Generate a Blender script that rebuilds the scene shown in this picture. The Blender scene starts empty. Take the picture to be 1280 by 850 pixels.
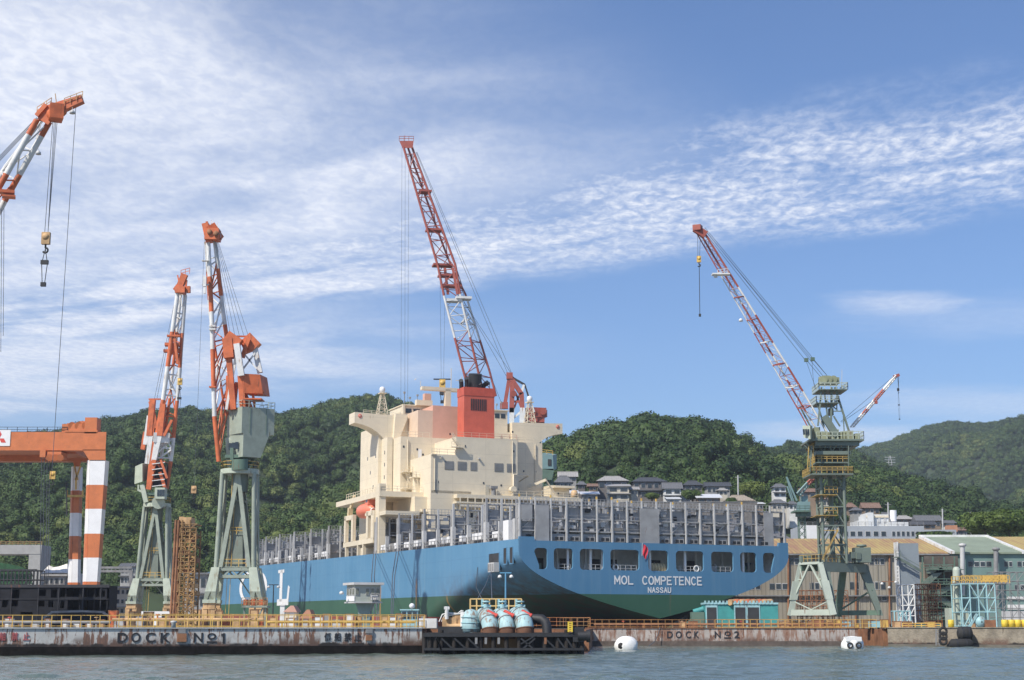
import bpy, bmesh, math, random
import numpy as np
from mathutils import Vector, Matrix, geometry, noise
R = math.radians
S = bpy.context.scene
COL = S.collection
random.seed(7)

# ------------------------------------------------------------------ camera, light, exposure
FPX = 1900.0; CAMH = 2.3; PITCH = math.atan(360 / FPX)
cd = bpy.data.cameras.new('camera'); cam = bpy.data.objects.new('camera', cd); COL.objects.link(cam)
cd.sensor_width = 36; cd.lens = 36 * FPX / 1280; cd.clip_start = 0.5; cd.clip_end = 20000
cam.location = (0, 0, CAMH); cam.rotation_euler = (math.pi / 2 + PITCH, 0, 0)
S.camera = cam
SUN_EL = R(47); SUN_H = Vector((-0.70, -0.71)).normalized()
sv = Vector((SUN_H.x * math.cos(SUN_EL), SUN_H.y * math.cos(SUN_EL), math.sin(SUN_EL)))
ld = bpy.data.lights.new('sun', 'SUN'); lo = bpy.data.objects.new('sun', ld); COL.objects.link(lo)
ld.energy = 4.6; ld.angle = R(0.53); ld.color = (1.0, 0.93, 0.82)
lo.rotation_euler = sv.to_track_quat('Z', 'Y').to_euler(); lo.location = (-200, -200, 300)
S.view_settings.view_transform = 'Standard'; S.view_settings.look = 'None'
S.view_settings.exposure = 0.26; S.view_settings.gamma = 1; S.view_settings.use_curve_mapping = False
SKY_STRENGTH = 0.10

def N(nt, typ, **kw):
    n = nt.nodes.new(typ)
    for k, v in kw.items():
        if k == 'inp':
            for a, b in v.items():
                if isinstance(b, bpy.types.NodeSocket): nt.links.new(b, n.inputs[a])
                else: n.inputs[a].default_value = b
        else: setattr(n, k, v)
    return n
def math_(nt, op, a, b=None, c=None, clamp=False):
    n = N(nt, 'ShaderNodeMath', operation=op, use_clamp=clamp)
    for i, x in enumerate((a, b, c)):
        if x is None: continue
        if isinstance(x, bpy.types.NodeSocket): nt.links.new(x, n.inputs[i])
        else: n.inputs[i].default_value = x
    return n.outputs[0]
def smooth(nt, x, a, b):
    n = N(nt, 'ShaderNodeMapRange', interpolation_type='SMOOTHSTEP', clamp=True)
    nt.links.new(x, n.inputs[0]); n.inputs[1].default_value = a; n.inputs[2].default_value = b
    return n.outputs[0]
def mixc(nt, fac, a, b, mode='MIX'):
    n = N(nt, 'ShaderNodeMix', data_type='RGBA', blend_type=mode)
    for i, x in ((0, fac), (6, a), (7, b)):
        if isinstance(x, bpy.types.NodeSocket): nt.links.new(x, n.inputs[i])
        elif i == 0: n.inputs[0].default_value = x
        else: n.inputs[i].default_value = (x[0], x[1], x[2], 1)
    return n.outputs[2]
def comb(nt, x, y, z):
    n = N(nt, 'ShaderNodeCombineXYZ')
    for i, a in enumerate((x, y, z)):
        if isinstance(a, bpy.types.NodeSocket): nt.links.new(a, n.inputs[i])
        else: n.inputs[i].default_value = a
    return n.outputs[0]
def noise_(nt, vec, scale, detail=4, rough=.55, dist=0):
    n = N(nt, 'ShaderNodeTexNoise'); nt.links.new(vec, n.inputs['Vector'])
    n.inputs['Scale'].default_value = scale; n.inputs['Detail'].default_value = detail
    n.inputs['Roughness'].default_value = rough; n.inputs['Distortion'].default_value = dist
    return n.outputs[0]

# ------------------------------------------------------------------ sky with a real cloud layer projected on a plane overhead
W = bpy.data.worlds.new('World'); S.world = W; W.use_nodes = True
nt = W.node_tree; nt.nodes.clear()
out = N(nt, 'ShaderNodeOutputWorld'); bg = N(nt, 'ShaderNodeBackground')
sky = N(nt, 'ShaderNodeTexSky', sky_type='NISHITA', sun_disc=False)
sky.sun_elevation = SUN_EL; sky.sun_rotation = math.atan2(SUN_H.x, SUN_H.y)
sky.air_density = 1.0; sky.dust_density = 0.6; sky.ozone_density = 3.0; sky.altitude = 0
tc = N(nt, 'ShaderNodeTexCoord'); sp = N(nt, 'ShaderNodeSeparateXYZ', inp={0: tc.outputs['Generated']})
dx, dy, dz = sp.outputs
zz = math_(nt, 'MAXIMUM', dz, 0.03)
qx = math_(nt, 'DIVIDE', dx, zz); qy = math_(nt, 'DIVIDE', dy, zz)
tt = math_(nt, 'SUBTRACT', math_(nt, 'MULTIPLY', qx, .835), math_(nt, 'MULTIPLY', qy, .55))   # along the band
nn = math_(nt, 'ADD', math_(nt, 'MULTIPLY', qx, .55), math_(nt, 'MULTIPLY', qy, .835))       # across the band
v2 = comb(nt, tt, nn, 0.0)
warp = noise_(nt, v2, 1.3, 3); nn2 = math_(nt, 'ADD', nn, math_(nt, 'MULTIPLY', math_(nt, 'SUBTRACT', warp, .5), 0.75))
band = math_(nt, 'MULTIPLY', smooth(nt, nn2, 2.55, 3.1), smooth(nt, nn2, 3.75, 3.35))
vr = comb(nt, math_(nt, 'MULTIPLY', qx, 1.0), math_(nt, 'MULTIPLY', qy, .62), 0.3)
rip = noise_(nt, vr, 30, 4, .6, .35); rip = smooth(nt, rip, .22, .80)
big = noise_(nt, comb(nt, math_(nt, 'MULTIPLY', tt, .5), nn, 4.0), 4.5, 5, .6, .3); big = smooth(nt, big, .28, .62)
# solid on the left, broken into ripples on the right
leftness = smooth(nt, tt, -1.2, -3.4)
ripm = math_(nt, 'ADD', math_(nt, 'MULTIPLY', rip, math_(nt, 'SUBTRACT', 1.0, math_(nt, 'MULTIPLY', leftness, .95))), math_(nt, 'MULTIPLY', leftness, .95))
c1 = math_(nt, 'MULTIPLY', math_(nt, 'MULTIPLY', band, ripm), math_(nt, 'ADD', math_(nt, 'MULTIPLY', big, .75), .25))
c1 = math_(nt, 'ADD', math_(nt, 'MULTIPLY', c1, .74), math_(nt, 'MULTIPLY', math_(nt, 'MULTIPLY', band, big), .16))
# thin haze veil above the band, fading to the right
veilm = math_(nt, 'MULTIPLY', smooth(nt, tt, -1.05, -2.1), smooth(nt, nn, 3.3, 2.8))
st = noise_(nt, comb(nt, math_(nt, 'MULTIPLY', tt, .7), math_(nt, 'MULTIPLY', nn, .95), 1.0), 2.1, 7, .52, .6)
veil = math_(nt, 'MULTIPLY', veilm, math_(nt, 'ADD', math_(nt, 'MULTIPLY', smooth(nt, st, .30, .74), .58), .36))
# a low faint sheet below the band on the left
lowm = math_(nt, 'MULTIPLY', smooth(nt, tt, -2.4, -4.2), math_(nt, 'MULTIPLY', smooth(nt, nn2, 3.2, 3.6), smooth(nt, nn2, 5.4, 4.2)))
low = math_(nt, 'MULTIPLY', lowm, math_(nt, 'ADD', math_(nt, 'MULTIPLY', smooth(nt, st, .32, .66), .55), .25))
# small lens clouds at the right and near the horizon
az = math_(nt, 'DIVIDE', dx, dy); el = math_(nt, 'DIVIDE', dz, dy)
def lens(a0, e0, ra, re, amt):
    a = math_(nt, 'DIVIDE', math_(nt, 'SUBTRACT', az, a0), ra); e = math_(nt, 'DIVIDE', math_(nt, 'SUBTRACT', el, e0), re)
    r = math_(nt, 'SQRT', math_(nt, 'ADD', math_(nt, 'MULTIPLY', a, a), math_(nt, 'MULTIPLY', e, e)))
    nz = noise_(nt, comb(nt, math_(nt, 'MULTIPLY', az, 9.0), math_(nt, 'MULTIPLY', el, 60.0), a0), 1.6, 6, .65)
    r = math_(nt, 'ADD', r, math_(nt, 'MULTIPLY', math_(nt, 'SUBTRACT', nz, .5), 1.1))
    return math_(nt, 'MULTIPLY', math_(nt, 'MULTIPLY', smooth(nt, r, 1.0, .15), smooth(nt, dy, 0, .1)), amt)
l1 = lens(.262, .2145, .065, .012, .42); l2 = lens(.21, .127, .10, .010, .42); l3 = lens(.34, .146, .18, .018, .30); l4 = lens(.33, .205, .16, .020, .16)
dens = math_(nt, 'MAXIMUM', c1, veil)
for l in (low, l1, l2, l3, l4): dens = math_(nt, 'MAXIMUM', dens, l)
dens = math_(nt, 'MULTIPLY', dens, smooth(nt, dz, 0.02, .10), clamp=True)
cc = mixc(nt, smooth(nt, rip, 0, 1), (7.0, 7.45, 8.7), (8.9, 9.1, 9.6))
skyc = mixc(nt, 1.0, sky.outputs[0], (.82, .97, 1.20), 'MULTIPLY')
fin = mixc(nt, dens, skyc, cc)
nt.links.new(fin, bg.inputs[0]); bg.inputs[1].default_value = SKY_STRENGTH
nt.links.new(bg.outputs[0], out.inputs[0])

# ------------------------------------------------------------------ pixel helpers (turn a reading in the photo into a world point at distance Y)
def ray(px, py):
    u = px - 640; v = 425 - py
    return Vector((u, FPX * math.cos(PITCH) - v * math.sin(PITCH), FPX * math.sin(PITCH) + v * math.cos(PITCH)))
def Q(px, py, Y):
    d = ray(px, 745 if py == 1 else py); k = Y / d.y
    return Vector((d.x * k, Y, CAMH + d.z * k))
def lerp(a, b, t): return a + (b - a) * t

# ------------------------------------------------------------------ materials
MATS = {}
def mat(name, col, rough=.6, metal=0.0, tide=None, seams=0, crisp=0, var=.18, vs=.6, rust=0.0, rustcol=(.17, .06, .025), spec=.5, bump=0, streak=True, rs=1.0):
    if name in MATS: return MATS[name]
    m = bpy.data.materials.new(name); m.use_nodes = True; nt = m.node_tree; b = nt.nodes['Principled BSDF']
    geo = N(nt, 'ShaderNodeNewGeometry'); pos = geo.outputs['Position']
    n1 = noise_(nt, pos, vs, 6, .65)
    c = mixc(nt, smooth(nt, n1, .25, .75), tuple(x * (1 - var) for x in col), tuple(min(1, x * (1 + var)) for x in col))
    if rust > 0:
        sp = N(nt, 'ShaderNodeSeparateXYZ', inp={0: pos})
        if streak: vv = comb(nt, math_(nt, 'MULTIPLY', sp.outputs[0], 1.4 * rs), math_(nt, 'MULTIPLY', sp.outputs[1], 1.4 * rs), math_(nt, 'MULTIPLY', sp.outputs[2], .14 * rs))
        else: vv = comb(nt, sp.outputs[0], sp.outputs[1], sp.outputs[2])
        n2 = noise_(nt, vv, 1.3 * (1 if streak else rs), 6, .7); n3 = noise_(nt, pos, .45, 3)
        f = smooth(nt, math_(nt, 'ADD', n2, math_(nt, 'MULTIPLY', math_(nt, 'SUBTRACT', n3, .5), .5)), .72 - .34 * rust, .80 - .24 * rust)
        c = mixc(nt, math_(nt, 'MULTIPLY', f, .85), c, rustcol)
    if seams:
        sp = N(nt, 'ShaderNodeSeparateXYZ', inp={0: pos}); fz = math_(nt, 'ABSOLUTE', math_(nt, 'SUBTRACT', math_(nt, 'FRACT', math_(nt, 'DIVIDE', sp.outputs[2], seams)), .5)); uu_ = math_(nt, 'ADD', math_(nt, 'MULTIPLY', sp.outputs[0], .92), math_(nt, 'MULTIPLY', sp.outputs[1], .386)); fx = math_(nt, 'ABSOLUTE', math_(nt, 'SUBTRACT', math_(nt, 'FRACT', math_(nt, 'DIVIDE', uu_, seams * 2.3)), .5))
        c = mixc(nt, math_(nt, 'MULTIPLY', math_(nt, 'MAXIMUM', math_(nt, 'GREATER_THAN', fz, .478), math_(nt, 'GREATER_THAN', fx, .49)), .22), c, tuple(x * .6 for x in col))
    if crisp:
        sp = N(nt, 'ShaderNodeSeparateXYZ', inp={0: pos}); hx = math_(nt, 'ADD', sp.outputs[0], math_(nt, 'MULTIPLY', sp.outputs[1], .3))
        s1 = noise_(nt, comb(nt, math_(nt, 'MULTIPLY', hx, 2.6), 0, math_(nt, 'MULTIPLY', sp.outputs[2], .42)), 1.0, 5, .75, .15); s2 = noise_(nt, comb(nt, math_(nt, 'MULTIPLY', hx, .33), 3, math_(nt, 'MULTIPLY', sp.outputs[2], .5)), 1.0, 3); s3 = noise_(nt, comb(nt, math_(nt, 'MULTIPLY', hx, 6.5), 7, math_(nt, 'MULTIPLY', sp.outputs[2], .9)), 1.0, 4, .7)
        f = smooth(nt, math_(nt, 'ADD', s1, math_(nt, 'MULTIPLY', math_(nt, 'SUBTRACT', s2, .5), .55)), .66 - crisp, .72 - crisp)
        c = mixc(nt, math_(nt, 'MULTIPLY', f, .9), c, mixc(nt, smooth(nt, s3, .35, .65), (.24, .095, .04), (.085, .035, .022)))
    if tide:
        sp = N(nt, 'ShaderNodeSeparateXYZ', inp={0: pos}); tn = noise_(nt, comb(nt, math_(nt, 'MULTIPLY', sp.outputs[0], 1.0), sp.outputs[1], math_(nt, 'MULTIPLY', sp.outputs[2], .6)), .55, 6, .75)
        c = mixc(nt, smooth(nt, math_(nt, 'ADD', sp.outputs[2], math_(nt, 'MULTIPLY', math_(nt, 'SUBTRACT', tn, .5), 1.0)), tide + .10, tide - .10), c, (.026, .020, .017))
        c = mixc(nt, math_(nt, 'MULTIPLY', smooth(nt, sp.outputs[2], tide + .9, tide), smooth(nt, tn, .42, .60)), c, (.12, .07, .05))
    nt.links.new(c, b.inputs['Base Color']); b.inputs['Roughness'].default_value = rough; b.inputs['Metallic'].default_value = metal
    b.inputs['Specular IOR Level'].default_value = spec
    if bump:
        bp = N(nt, 'ShaderNodeBump'); bp.inputs['Strength'].default_value = bump; bp.inputs['Distance'].default_value = .3
        nt.links.new(noise_(nt, pos, vs * 5, 5), bp.inputs['Height']); nt.links.new(bp.outputs[0], b.inputs['Normal'])
    MATS[name] = m; return m
M_white = mat('white_paint', (.66, .66, .64), .5, var=.14, rust=.38, rustcol=(.36, .22, .14), rs=1.6)
M_orange = mat('orange_paint', (.56, .135, .045), .55, var=.28, rust=.45, rustcol=(.22, .08, .035), rs=1.6)
M_gorange = mat('gantry_orange_paint', (.54, .16, .05), .55, var=.14, rust=.30, rustcol=(.26, .09, .04))
M_gwhite = mat('gantry_white_paint', (.76, .76, .76), .5, var=.06, rust=.08)
M_red = mat('crane_red_paint', (.33, .08, .055), .5, var=.18)
M_green = mat('crane_grey_green_paint', (.29, .33, .27), .55, var=.16, rust=.38, rustcol=(.17, .15, .10), rs=1.2)
M_greenl = mat('crane_light_green_paint', (.42, .47, .38), .55, var=.14, rust=.42, rustcol=(.26, .23, .15), rs=1.2)
M_dgreen = mat('crane_dark_green_paint', (.10, .16, .12), .55, var=.2, rust=.3)
M_yellow = mat('yellow_rail_paint', (.62, .40, .10), .55, var=.25, rust=.42, rs=2)
M_black = mat('black_steel', (.02, .021, .024), .6, var=.3)
M_dark = mat('dark_parts_and_opening_shade', (.03, .032, .035), .8, var=.3)  # near black for dark parts; in openings it paints their shade
M_rope = mat('steel_rope', (.07, .08, .10), .5)
M_glass = mat('window_glass', (.035, .045, .055), .12, var=.3)
M_blkrust = mat('dark_block_steel', (.017, .018, .022), .8, spec=.2, var=.4, rust=.25, rustcol=(.06, .03, .02))
M_cream = mat('cream_ship_paint', (.69, .605, .455), .5, var=.06, rust=.10, rustcol=(.36, .24, .13), seams=2.9)
M_pink = mat('salmon_casing_paint', (.62, .36, .27), .5, var=.06)
M_funnel = mat('funnel_red_paint', (.52, .105, .062), .5, var=.10, rust=.05)
M_grey = mat('lashing_bridge_grey_paint', (.31, .31, .31), .55, var=.18, rust=.25)
M_greyl = mat('light_grey_paint', (.46, .46, .455), .55, var=.12, rust=.15)
M_hatch = mat('hatch_grey_paint', (.22, .22, .22), .6, var=.3, rust=.2)
M_tan = mat('tan_crate_paint', (.50, .32, .16), .7, var=.35, rust=.4)
M_rusty = mat('rusty_steel', (.26, .12, .06), .8, var=.4, rust=.4)
M_scaf = mat('rusty_scaffold_tube', (.30, .18, .075), .7, var=.4, rust=.35)
M_cyan = mat('pale_cyan_paint', (.30, .50, .53), .5, var=.15, rust=.42, rustcol=(.15, .07, .03))
M_teal = mat('teal_paint', (.05, .26, .25), .55, var=.2, rust=.3)
M_blue = mat('blue_pole_paint', (.10, .27, .42), .5)
M_tank = mat('cyan_pump_paint', (.33, .49, .51), .6, var=.2, rust=.62, rustcol=(.20, .11, .06), rs=2.2)
M_tankrust = mat('rust_patch_on_pump', (.12, .055, .03), .85, var=.5, rust=.5)
M_conc = mat('weathered_concrete', (.25, .215, .165), .9, var=.3, vs=.8, rust=.45, rustcol=(.09, .07, .05), bump=.3, tide=.45)
M_ground = mat('quay_concrete', (.29, .27, .24), .9, var=.3, vs=.1)
M_tide = mat('black_tide_mark', (.014, .012, .011), .9, var=.5, vs=2, spec=.1)
M_gate1 = mat('grey_dock_gate_paint', (.50, .49, .465), .6, var=.14, rust=.35, rustcol=(.30, .20, .14), rs=1.5, tide=.92, crisp=.14)
M_gate2 = mat('rusty_dock_gate_paint', (.43, .38, .34), .7, var=.2, rust=.75, rustcol=(.24, .11, .06), rs=1.5, tide=.55, crisp=.13)
M_text = mat('black_lettering', (.02, .02, .025), .6, var=.2)
M_textw = mat('white_lettering', (.74, .74, .74), .5, var=.05)
M_rtext = mat('faded_red_lettering', (.42, .10, .10), .6, var=.2)
M_wood = mat('dark_timber', (.020, .016, .014), .85, var=.5, vs=2)
M_tyre = mat('black_rubber', (.02, .02, .02), .8, var=.3)
M_buoy = mat('white_buoy_cover', (.78, .78, .76), .6, var=.1, vs=3)
M_redm = mat('red_plastic', (.60, .07, .05), .4, var=.1)
M_boat = mat('lifeboat_orange', (.75, .20, .12), .4, var=.08)
M_trunk = mat('tree_bark', (.07, .05, .035), .9)

# ------------------------------------------------------------------ mesh builder
class MB:
    def __init__(s): s.v = []; s.f = []; s.m = []; s.sm = []
    def add(s, vs, fs, m=0, sm=False):
        o = len(s.v); s.v += [tuple(v) for v in vs]
        for f in fs: s.f.append(tuple(o + i for i in f)); s.m.append(m); s.sm.append(sm)
        return s
    def box(s, c, d, rz=0, m=0):
        c = Vector(c); hx, hy, hz = d[0] / 2, d[1] / 2, d[2] / 2; cs, sn = math.cos(rz), math.sin(rz)
        vs = []
        for z in (-hz, hz):
            for x, y in ((-hx, -hy), (hx, -hy), (hx, hy), (-hx, hy)):
                vs.append((c.x + x * cs - y * sn, c.y + x * sn + y * cs, c.z + z))
        return s.add(vs, [(0, 3, 2, 1), (4, 5, 6, 7), (0, 1, 5, 4), (1, 2, 6, 5), (2, 3, 7, 6), (3, 0, 4, 7)], m)
    def bx(s, x0, x1, y0, y1, z0, z1, m=0): return s.box(((x0 + x1) / 2, (y0 + y1) / 2, (z0 + z1) / 2), (abs(x1 - x0), abs(y1 - y0), abs(z1 - z0)), 0, m)
    def hexa(s, b, t, m=0):     # four bottom points (counter-clockwise), four top points
        return s.add(list(b) + list(t), [(0, 3, 2, 1), (4, 5, 6, 7), (0, 1, 5, 4), (1, 2, 6, 5), (2, 3, 7, 6), (3, 0, 4, 7)], m)
    def bar(s, p, q, w, h=None, m=0, w2=None):
        p = Vector(p); q = Vector(q); d = q - p
        if d.length < 1e-6: return s
        h = h or w; d.normalize(); up = Vector((0, 0, 1)) if abs(d.z) < .95 else Vector((0, 1, 0))
        a = d.cross(up).normalized(); b = a.cross(d).normalized(); k = (w2 / w) if w2 else 1
        vs = [e + a * (sx * w / 2 * f) + b * (sy * h / 2 * f) for e, f in ((p, 1), (q, k)) for sx, sy in ((-1, -1), (1, -1), (1, 1), (-1, 1))]
        return s.add(vs, [(0, 1, 2, 3), (7, 6, 5, 4), (4, 5, 1, 0), (5, 6, 2, 1), (6, 7, 3, 2), (7, 4, 0, 3)], m)
    def tube(s, p, q, r, n=8, m=0, r2=None, cap=True):
        p = Vector(p); q = Vector(q); d = q - p
        if d.length < 1e-6: return s
        d.normalize(); up = Vector((0, 0, 1)) if abs(d.z) < .95 else Vector((0, 1, 0))
        a = d.cross(up).normalized(); b = a.cross(d).normalized(); r2 = r if r2 is None else r2
        vs = [e + a * (rr * math.cos(2 * math.pi * i / n)) + b * (rr * math.sin(2 * math.pi * i / n)) for e, rr in ((p, r), (q, r2)) for i in range(n)]
        s.add(vs, [(i, (i + 1) % n, n + (i + 1) % n, n + i) for i in range(n)], m, n > 5)
        if cap: s.add(vs[:n], [tuple(range(n))[::-1]], m); s.add(vs[n:], [tuple(range(n))], m)
        return s
    def path(s, pts, r, n=8, m=0, rs=None):
        pts = [Vector(p) for p in pts]; rings = []; last = None
        for i, p in enumerate(pts):
            d = (pts[min(i + 1, len(pts) - 1)] - pts[max(i - 1, 0)]).normalized()
            if last is None:
                up = Vector((0, 0, 1)) if abs(d.z) < .9 else Vector((0, 1, 0)); a = d.cross(up).normalized()
            else: a = (last - d * last.dot(d)).normalized()
            b = a.cross(d); last = a; rr = rs[i] if rs else r
            rings += [p + a * (rr * math.cos(2 * math.pi * j / n)) + b * (rr * math.sin(2 * math.pi * j / n)) for j in range(n)]
        fs = [(i * n + j, i * n + (j + 1) % n, (i + 1) * n + (j + 1) % n, (i + 1) * n + j) for i in range(len(pts) - 1) for j in range(n)]
        s.add(rings, fs, m, True); k = (len(pts) - 1) * n
        s.add(rings[:n], [tuple(range(n))], m); s.add(rings[k:], [tuple(range(n))[::-1]], m)
        return s
    def lathe(s, c, prof, n=16, axis='Z', m=0):
        c = Vector(c); vs = []
        for r, h in prof:
            for i in range(n):
                a = 2 * math.pi * i / n; x, y = r * math.cos(a), r * math.sin(a)
                vs.append(c + (Vector((x, y, h)) if axis == 'Z' else Vector((x, h, y)) if axis == 'Y' else Vector((h, x, y))))
        fs = [(i * n + j, i * n + (j + 1) % n, (i + 1) * n + (j + 1) % n, (i + 1) * n + j) for i in range(len(prof) - 1) for j in range(n)]
        s.add(vs, fs, m, True); return s
    def prism(s, poly, y0, y1, m=0, plane='xz'):     # poly in the plane, extruded along the third axis
        n = len(poly)
        f = {'xz': lambda a, b, t: (a, t, b), 'yz': lambda a, b, t: (t, a, b), 'xy': lambda a, b, t: (a, b, t)}[plane]
        vs = [f(a, b, y0) for a, b in poly] + [f(a, b, y1) for a, b in poly]
        tri = geometry.tessellate_polygon([[Vector((a, b, 0)) for a, b in poly]])
        fs = [tuple(t) for t in tri] + [tuple(i + n for i in t)[::-1] for t in tri] + [(i, (i + 1) % n, n + (i + 1) % n, n + i) for i in range(n)]
        return s.add(vs, fs, m)
    def quad(s, a, b, c, d, m=0): return s.add([a, b, c, d], [(0, 1, 2, 3)], m)
    def build(s, name, mats, parent=None, off=(0, 0, 0), rz=0):
        me = bpy.data.meshes.new(name); o = Vector(off); c, sn = math.cos(-rz), math.sin(-rz)
        vs = [Vector(v) - o for v in s.v]
        if rz: vs = [Vector((v.x * c - v.y * sn, v.x * sn + v.y * c, v.z)) for v in vs]
        me.from_pydata([tuple(v) for v in vs], [], s.f)
        for mm in (mats if isinstance(mats, (list, tuple)) else [mats]): me.materials.append(mm)
        me.polygons.foreach_set('material_index', s.m); me.polygons.foreach_set('use_smooth', s.sm)
        bm = bmesh.new(); bm.from_mesh(me); bmesh.ops.recalc_face_normals(bm, faces=bm.faces); bm.to_mesh(me); bm.free()
        ob = bpy.data.objects.new(name, me); COL.objects.link(ob)
        if parent: ob.parent = parent
        return ob

class Thing:
    def __init__(s, name, label, cat, loc=(0, 0, 0), rz=0, group=None):
        s.o = bpy.data.objects.new(name, None); COL.objects.link(s.o); s.o.empty_display_size = .5
        s.o.location = loc; s.o.rotation_euler = (0, 0, rz); s.loc = Vector(loc); s.rz = rz
        s.o['label'] = label; s.o['category'] = cat
        if group: s.o['group'] = group
    def part(s, name, mb, mats, parent=None, label=None, world=True):
        o = mb.build(name, mats, parent or s.o, s.loc if world else (0, 0, 0), s.rz if world else 0)
        if label: o['label'] = label
        return o
def single(name, label, cat, mb, mats, loc, group=None):
    o = mb.build(name, mats, None, loc); o.location = loc
    o['label'] = label; o['category'] = cat
    if group: o['group'] = group
    return o
def struct(name, mb, mats, kind='structure'):
    o = mb.build(name, mats); o['kind'] = kind; return o
def copy_tree(o, parent=None):
    c = o.copy(); COL.objects.link(c)
    if parent: c.parent = parent
    for ch in list(o.children): copy_tree(ch, c)
    return c
def dup(o, loc, rz=None, label=None, group=None):
    c = copy_tree(o); c.location = loc
    if rz is not None: c.rotation_euler = (0, 0, rz)
    if label: c['label'] = label
    if group: c['group'] = group
    return c
def text_mesh(txt, h, thick=.03, bold=.0, space=1.0):
    cu = bpy.data.curves.new('lettering', 'FONT'); cu.body = txt; cu.size = h; cu.extrude = thick; cu.offset = bold
    cu.space_character = space; cu.align_x = 'CENTER'; cu.align_y = 'CENTER'
    ob = bpy.data.objects.new('lettering', cu); COL.objects.link(ob); bpy.context.view_layer.update()
    me = bpy.data.meshes.new_from_object(ob.evaluated_get(bpy.context.evaluated_depsgraph_get()))
    COL.objects.unlink(ob); bpy.data.objects.remove(ob); return me
def text_obj(name, txt, h, m, parent, loc, rot, width=None, **kw):
    me = text_mesh(txt, h, **kw); me.validate(); xs = [v.co.x for v in me.vertices]
    if width and xs:
        k = width / (max(xs) - min(xs))
        for v in me.vertices: v.co.x *= k
    me.materials.clear(); me.materials.append(m)
    o = bpy.data.objects.new(name, me); COL.objects.link(o); o.parent = parent; o.location = loc; o.rotation_euler = rot
    return o

# ------------------------------------------------------------------ railings: one thing, each post a part
def railing(p, q, label, h=1.05, sp=1.5, m=M_yellow, group=None, r=.026, rails=(1, .55, .12), name='safety_railing', maxp=98):
    p = Vector(p); q = Vector(q); L = (q - p).length; n = min(maxp, max(1, int(round(L / sp))))
    t = Thing(name, label, 'railing', p, 0, group)
    mb = MB()
    for k in rails: mb.bar(p + Vector((0, 0, h * k)), q + Vector((0, 0, h * k)), r * 2)
    t.part('rail', mb, m)
    pb = MB().bar((0, 0, 0), (0, 0, h - r), r * 2.1); o = pb.build('post', m, t.o)
    for i in range(1, n + 1):
        c = o.copy(); COL.objects.link(c); c.parent = t.o; c.location = (q - p) * (i / n)
    return t
def rail_in(mb, p, q, h=1.0, sp=1.5, r=.03, m=0):      # a railing that belongs to a bigger part
    p = Vector(p); q = Vector(q); n = max(1, int(round((q - p).length / sp)))
    for k in (h, h * .5): mb.bar(p + Vector((0, 0, k)), q + Vector((0, 0, k)), r * 2, m=m)
    for i in range(n + 1): a = lerp(p, q, i / n); mb.bar(a, a + Vector((0, 0, h)), r * 2, m=m)

# ------------------------------------------------------------------ the setting: water, ground, dock basin, hills
SX, SY, SA = 22.06, 230.3, .396; SCA, SSA = math.cos(SA), math.sin(SA)
def SW(x, y, z): return Vector((SX + x * SCA - y * SSA, SY + x * SSA + y * SCA, z))
GZ = 2.25
def water_mesh():
    xs = np.arange(-78, 92.01, .34); ysn = [48.0]
    while ysn[-1] < 216: ysn.append(ysn[-1] + .26 + ysn[-1] * .0012)
    yv = np.array(ysn); X, Y = np.meshgrid(xs, yv); Z = np.zeros_like(X); rg = np.random.RandomState(4)
    gust = .65 + .35 * np.sin(X * .05 + 1.3 * np.sin(Y * .045)) * np.sin(Y * .06 + .7)
    for k in range(70):
        L = .9 * (4.2 / .9) ** (rg.rand() ** 1.1); th = rg.normal(math.pi * .42, .8); a = .0048 * L ** .9; ph = rg.rand() * 6.283
        f = 2 * math.pi / L * (X * math.cos(th) + Y * math.sin(th)) + ph; Z += a * (np.sin(f) + .25 * np.sin(2 * f + .6))
    ex = np.clip((X + 78) / 10, 0, 1) * np.clip((92 - X) / 10, 0, 1) * np.clip((216 - Y) / 12, 0, 1) * np.clip((Y - 48) / 5, 0, 1); Z *= gust * ex
    return X, Y, Z
Xw, Yw, Zw = water_mesh(); mb = MB(); nx_ = Xw.shape[1]; ny_ = Xw.shape[0]
mb.v = [tuple(p) for p in np.stack([Xw.ravel(), Yw.ravel(), Zw.ravel()], 1).tolist()]
mb.f = [(j * nx_ + i, j * nx_ + i + 1, (j + 1) * nx_ + i + 1, (j + 1) * nx_ + i) for j in range(ny_ - 1) for i in range(nx_ - 1)]; mb.m = [0] * len(mb.f); mb.sm = [True] * len(mb.f)
xa, xb, ya, yb = float(Xw[0, 0]), float(Xw[0, -1]), 48.0, float(Yw[-1, 0])
for q_ in ((-4000, xa, -600, 700), (xb, 4000, -600, 700), (xa, xb, -600, ya), (xa, xb, yb, 700)): mb.quad((q_[0], q_[2], 0), (q_[1], q_[2], 0), (q_[1], q_[3], 0), (q_[0], q_[3], 0))
m = bpy.data.materials.new('harbour_water'); m.use_nodes = True; nt = m.node_tree; b = nt.nodes['Principled BSDF']
geo = N(nt, 'ShaderNodeNewGeometry'); pos = geo.outputs['Position']
b.inputs['Base Color'].default_value = (.035, .055, .055, 1); b.inputs['Roughness'].default_value = .10; b.inputs['IOR'].default_value = 1.33
sp_ = N(nt, 'ShaderNodeSeparateXYZ', inp={0: pos})
x_, y_ = sp_.outputs[0], sp_.outputs[1]
va = comb(nt, math_(nt, 'MULTIPLY', x_, .55), math_(nt, 'MULTIPLY', y_, .30), 0); vb = comb(nt, math_(nt, 'MULTIPLY', x_, 1.6), math_(nt, 'MULTIPLY', y_, .8), 3.0)
h1 = noise_(nt, va, 1.0, 5, .6, .3); h2 = noise_(nt, vb, 1.0, 4, .6); h3 = noise_(nt, pos, .05, 3)
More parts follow.
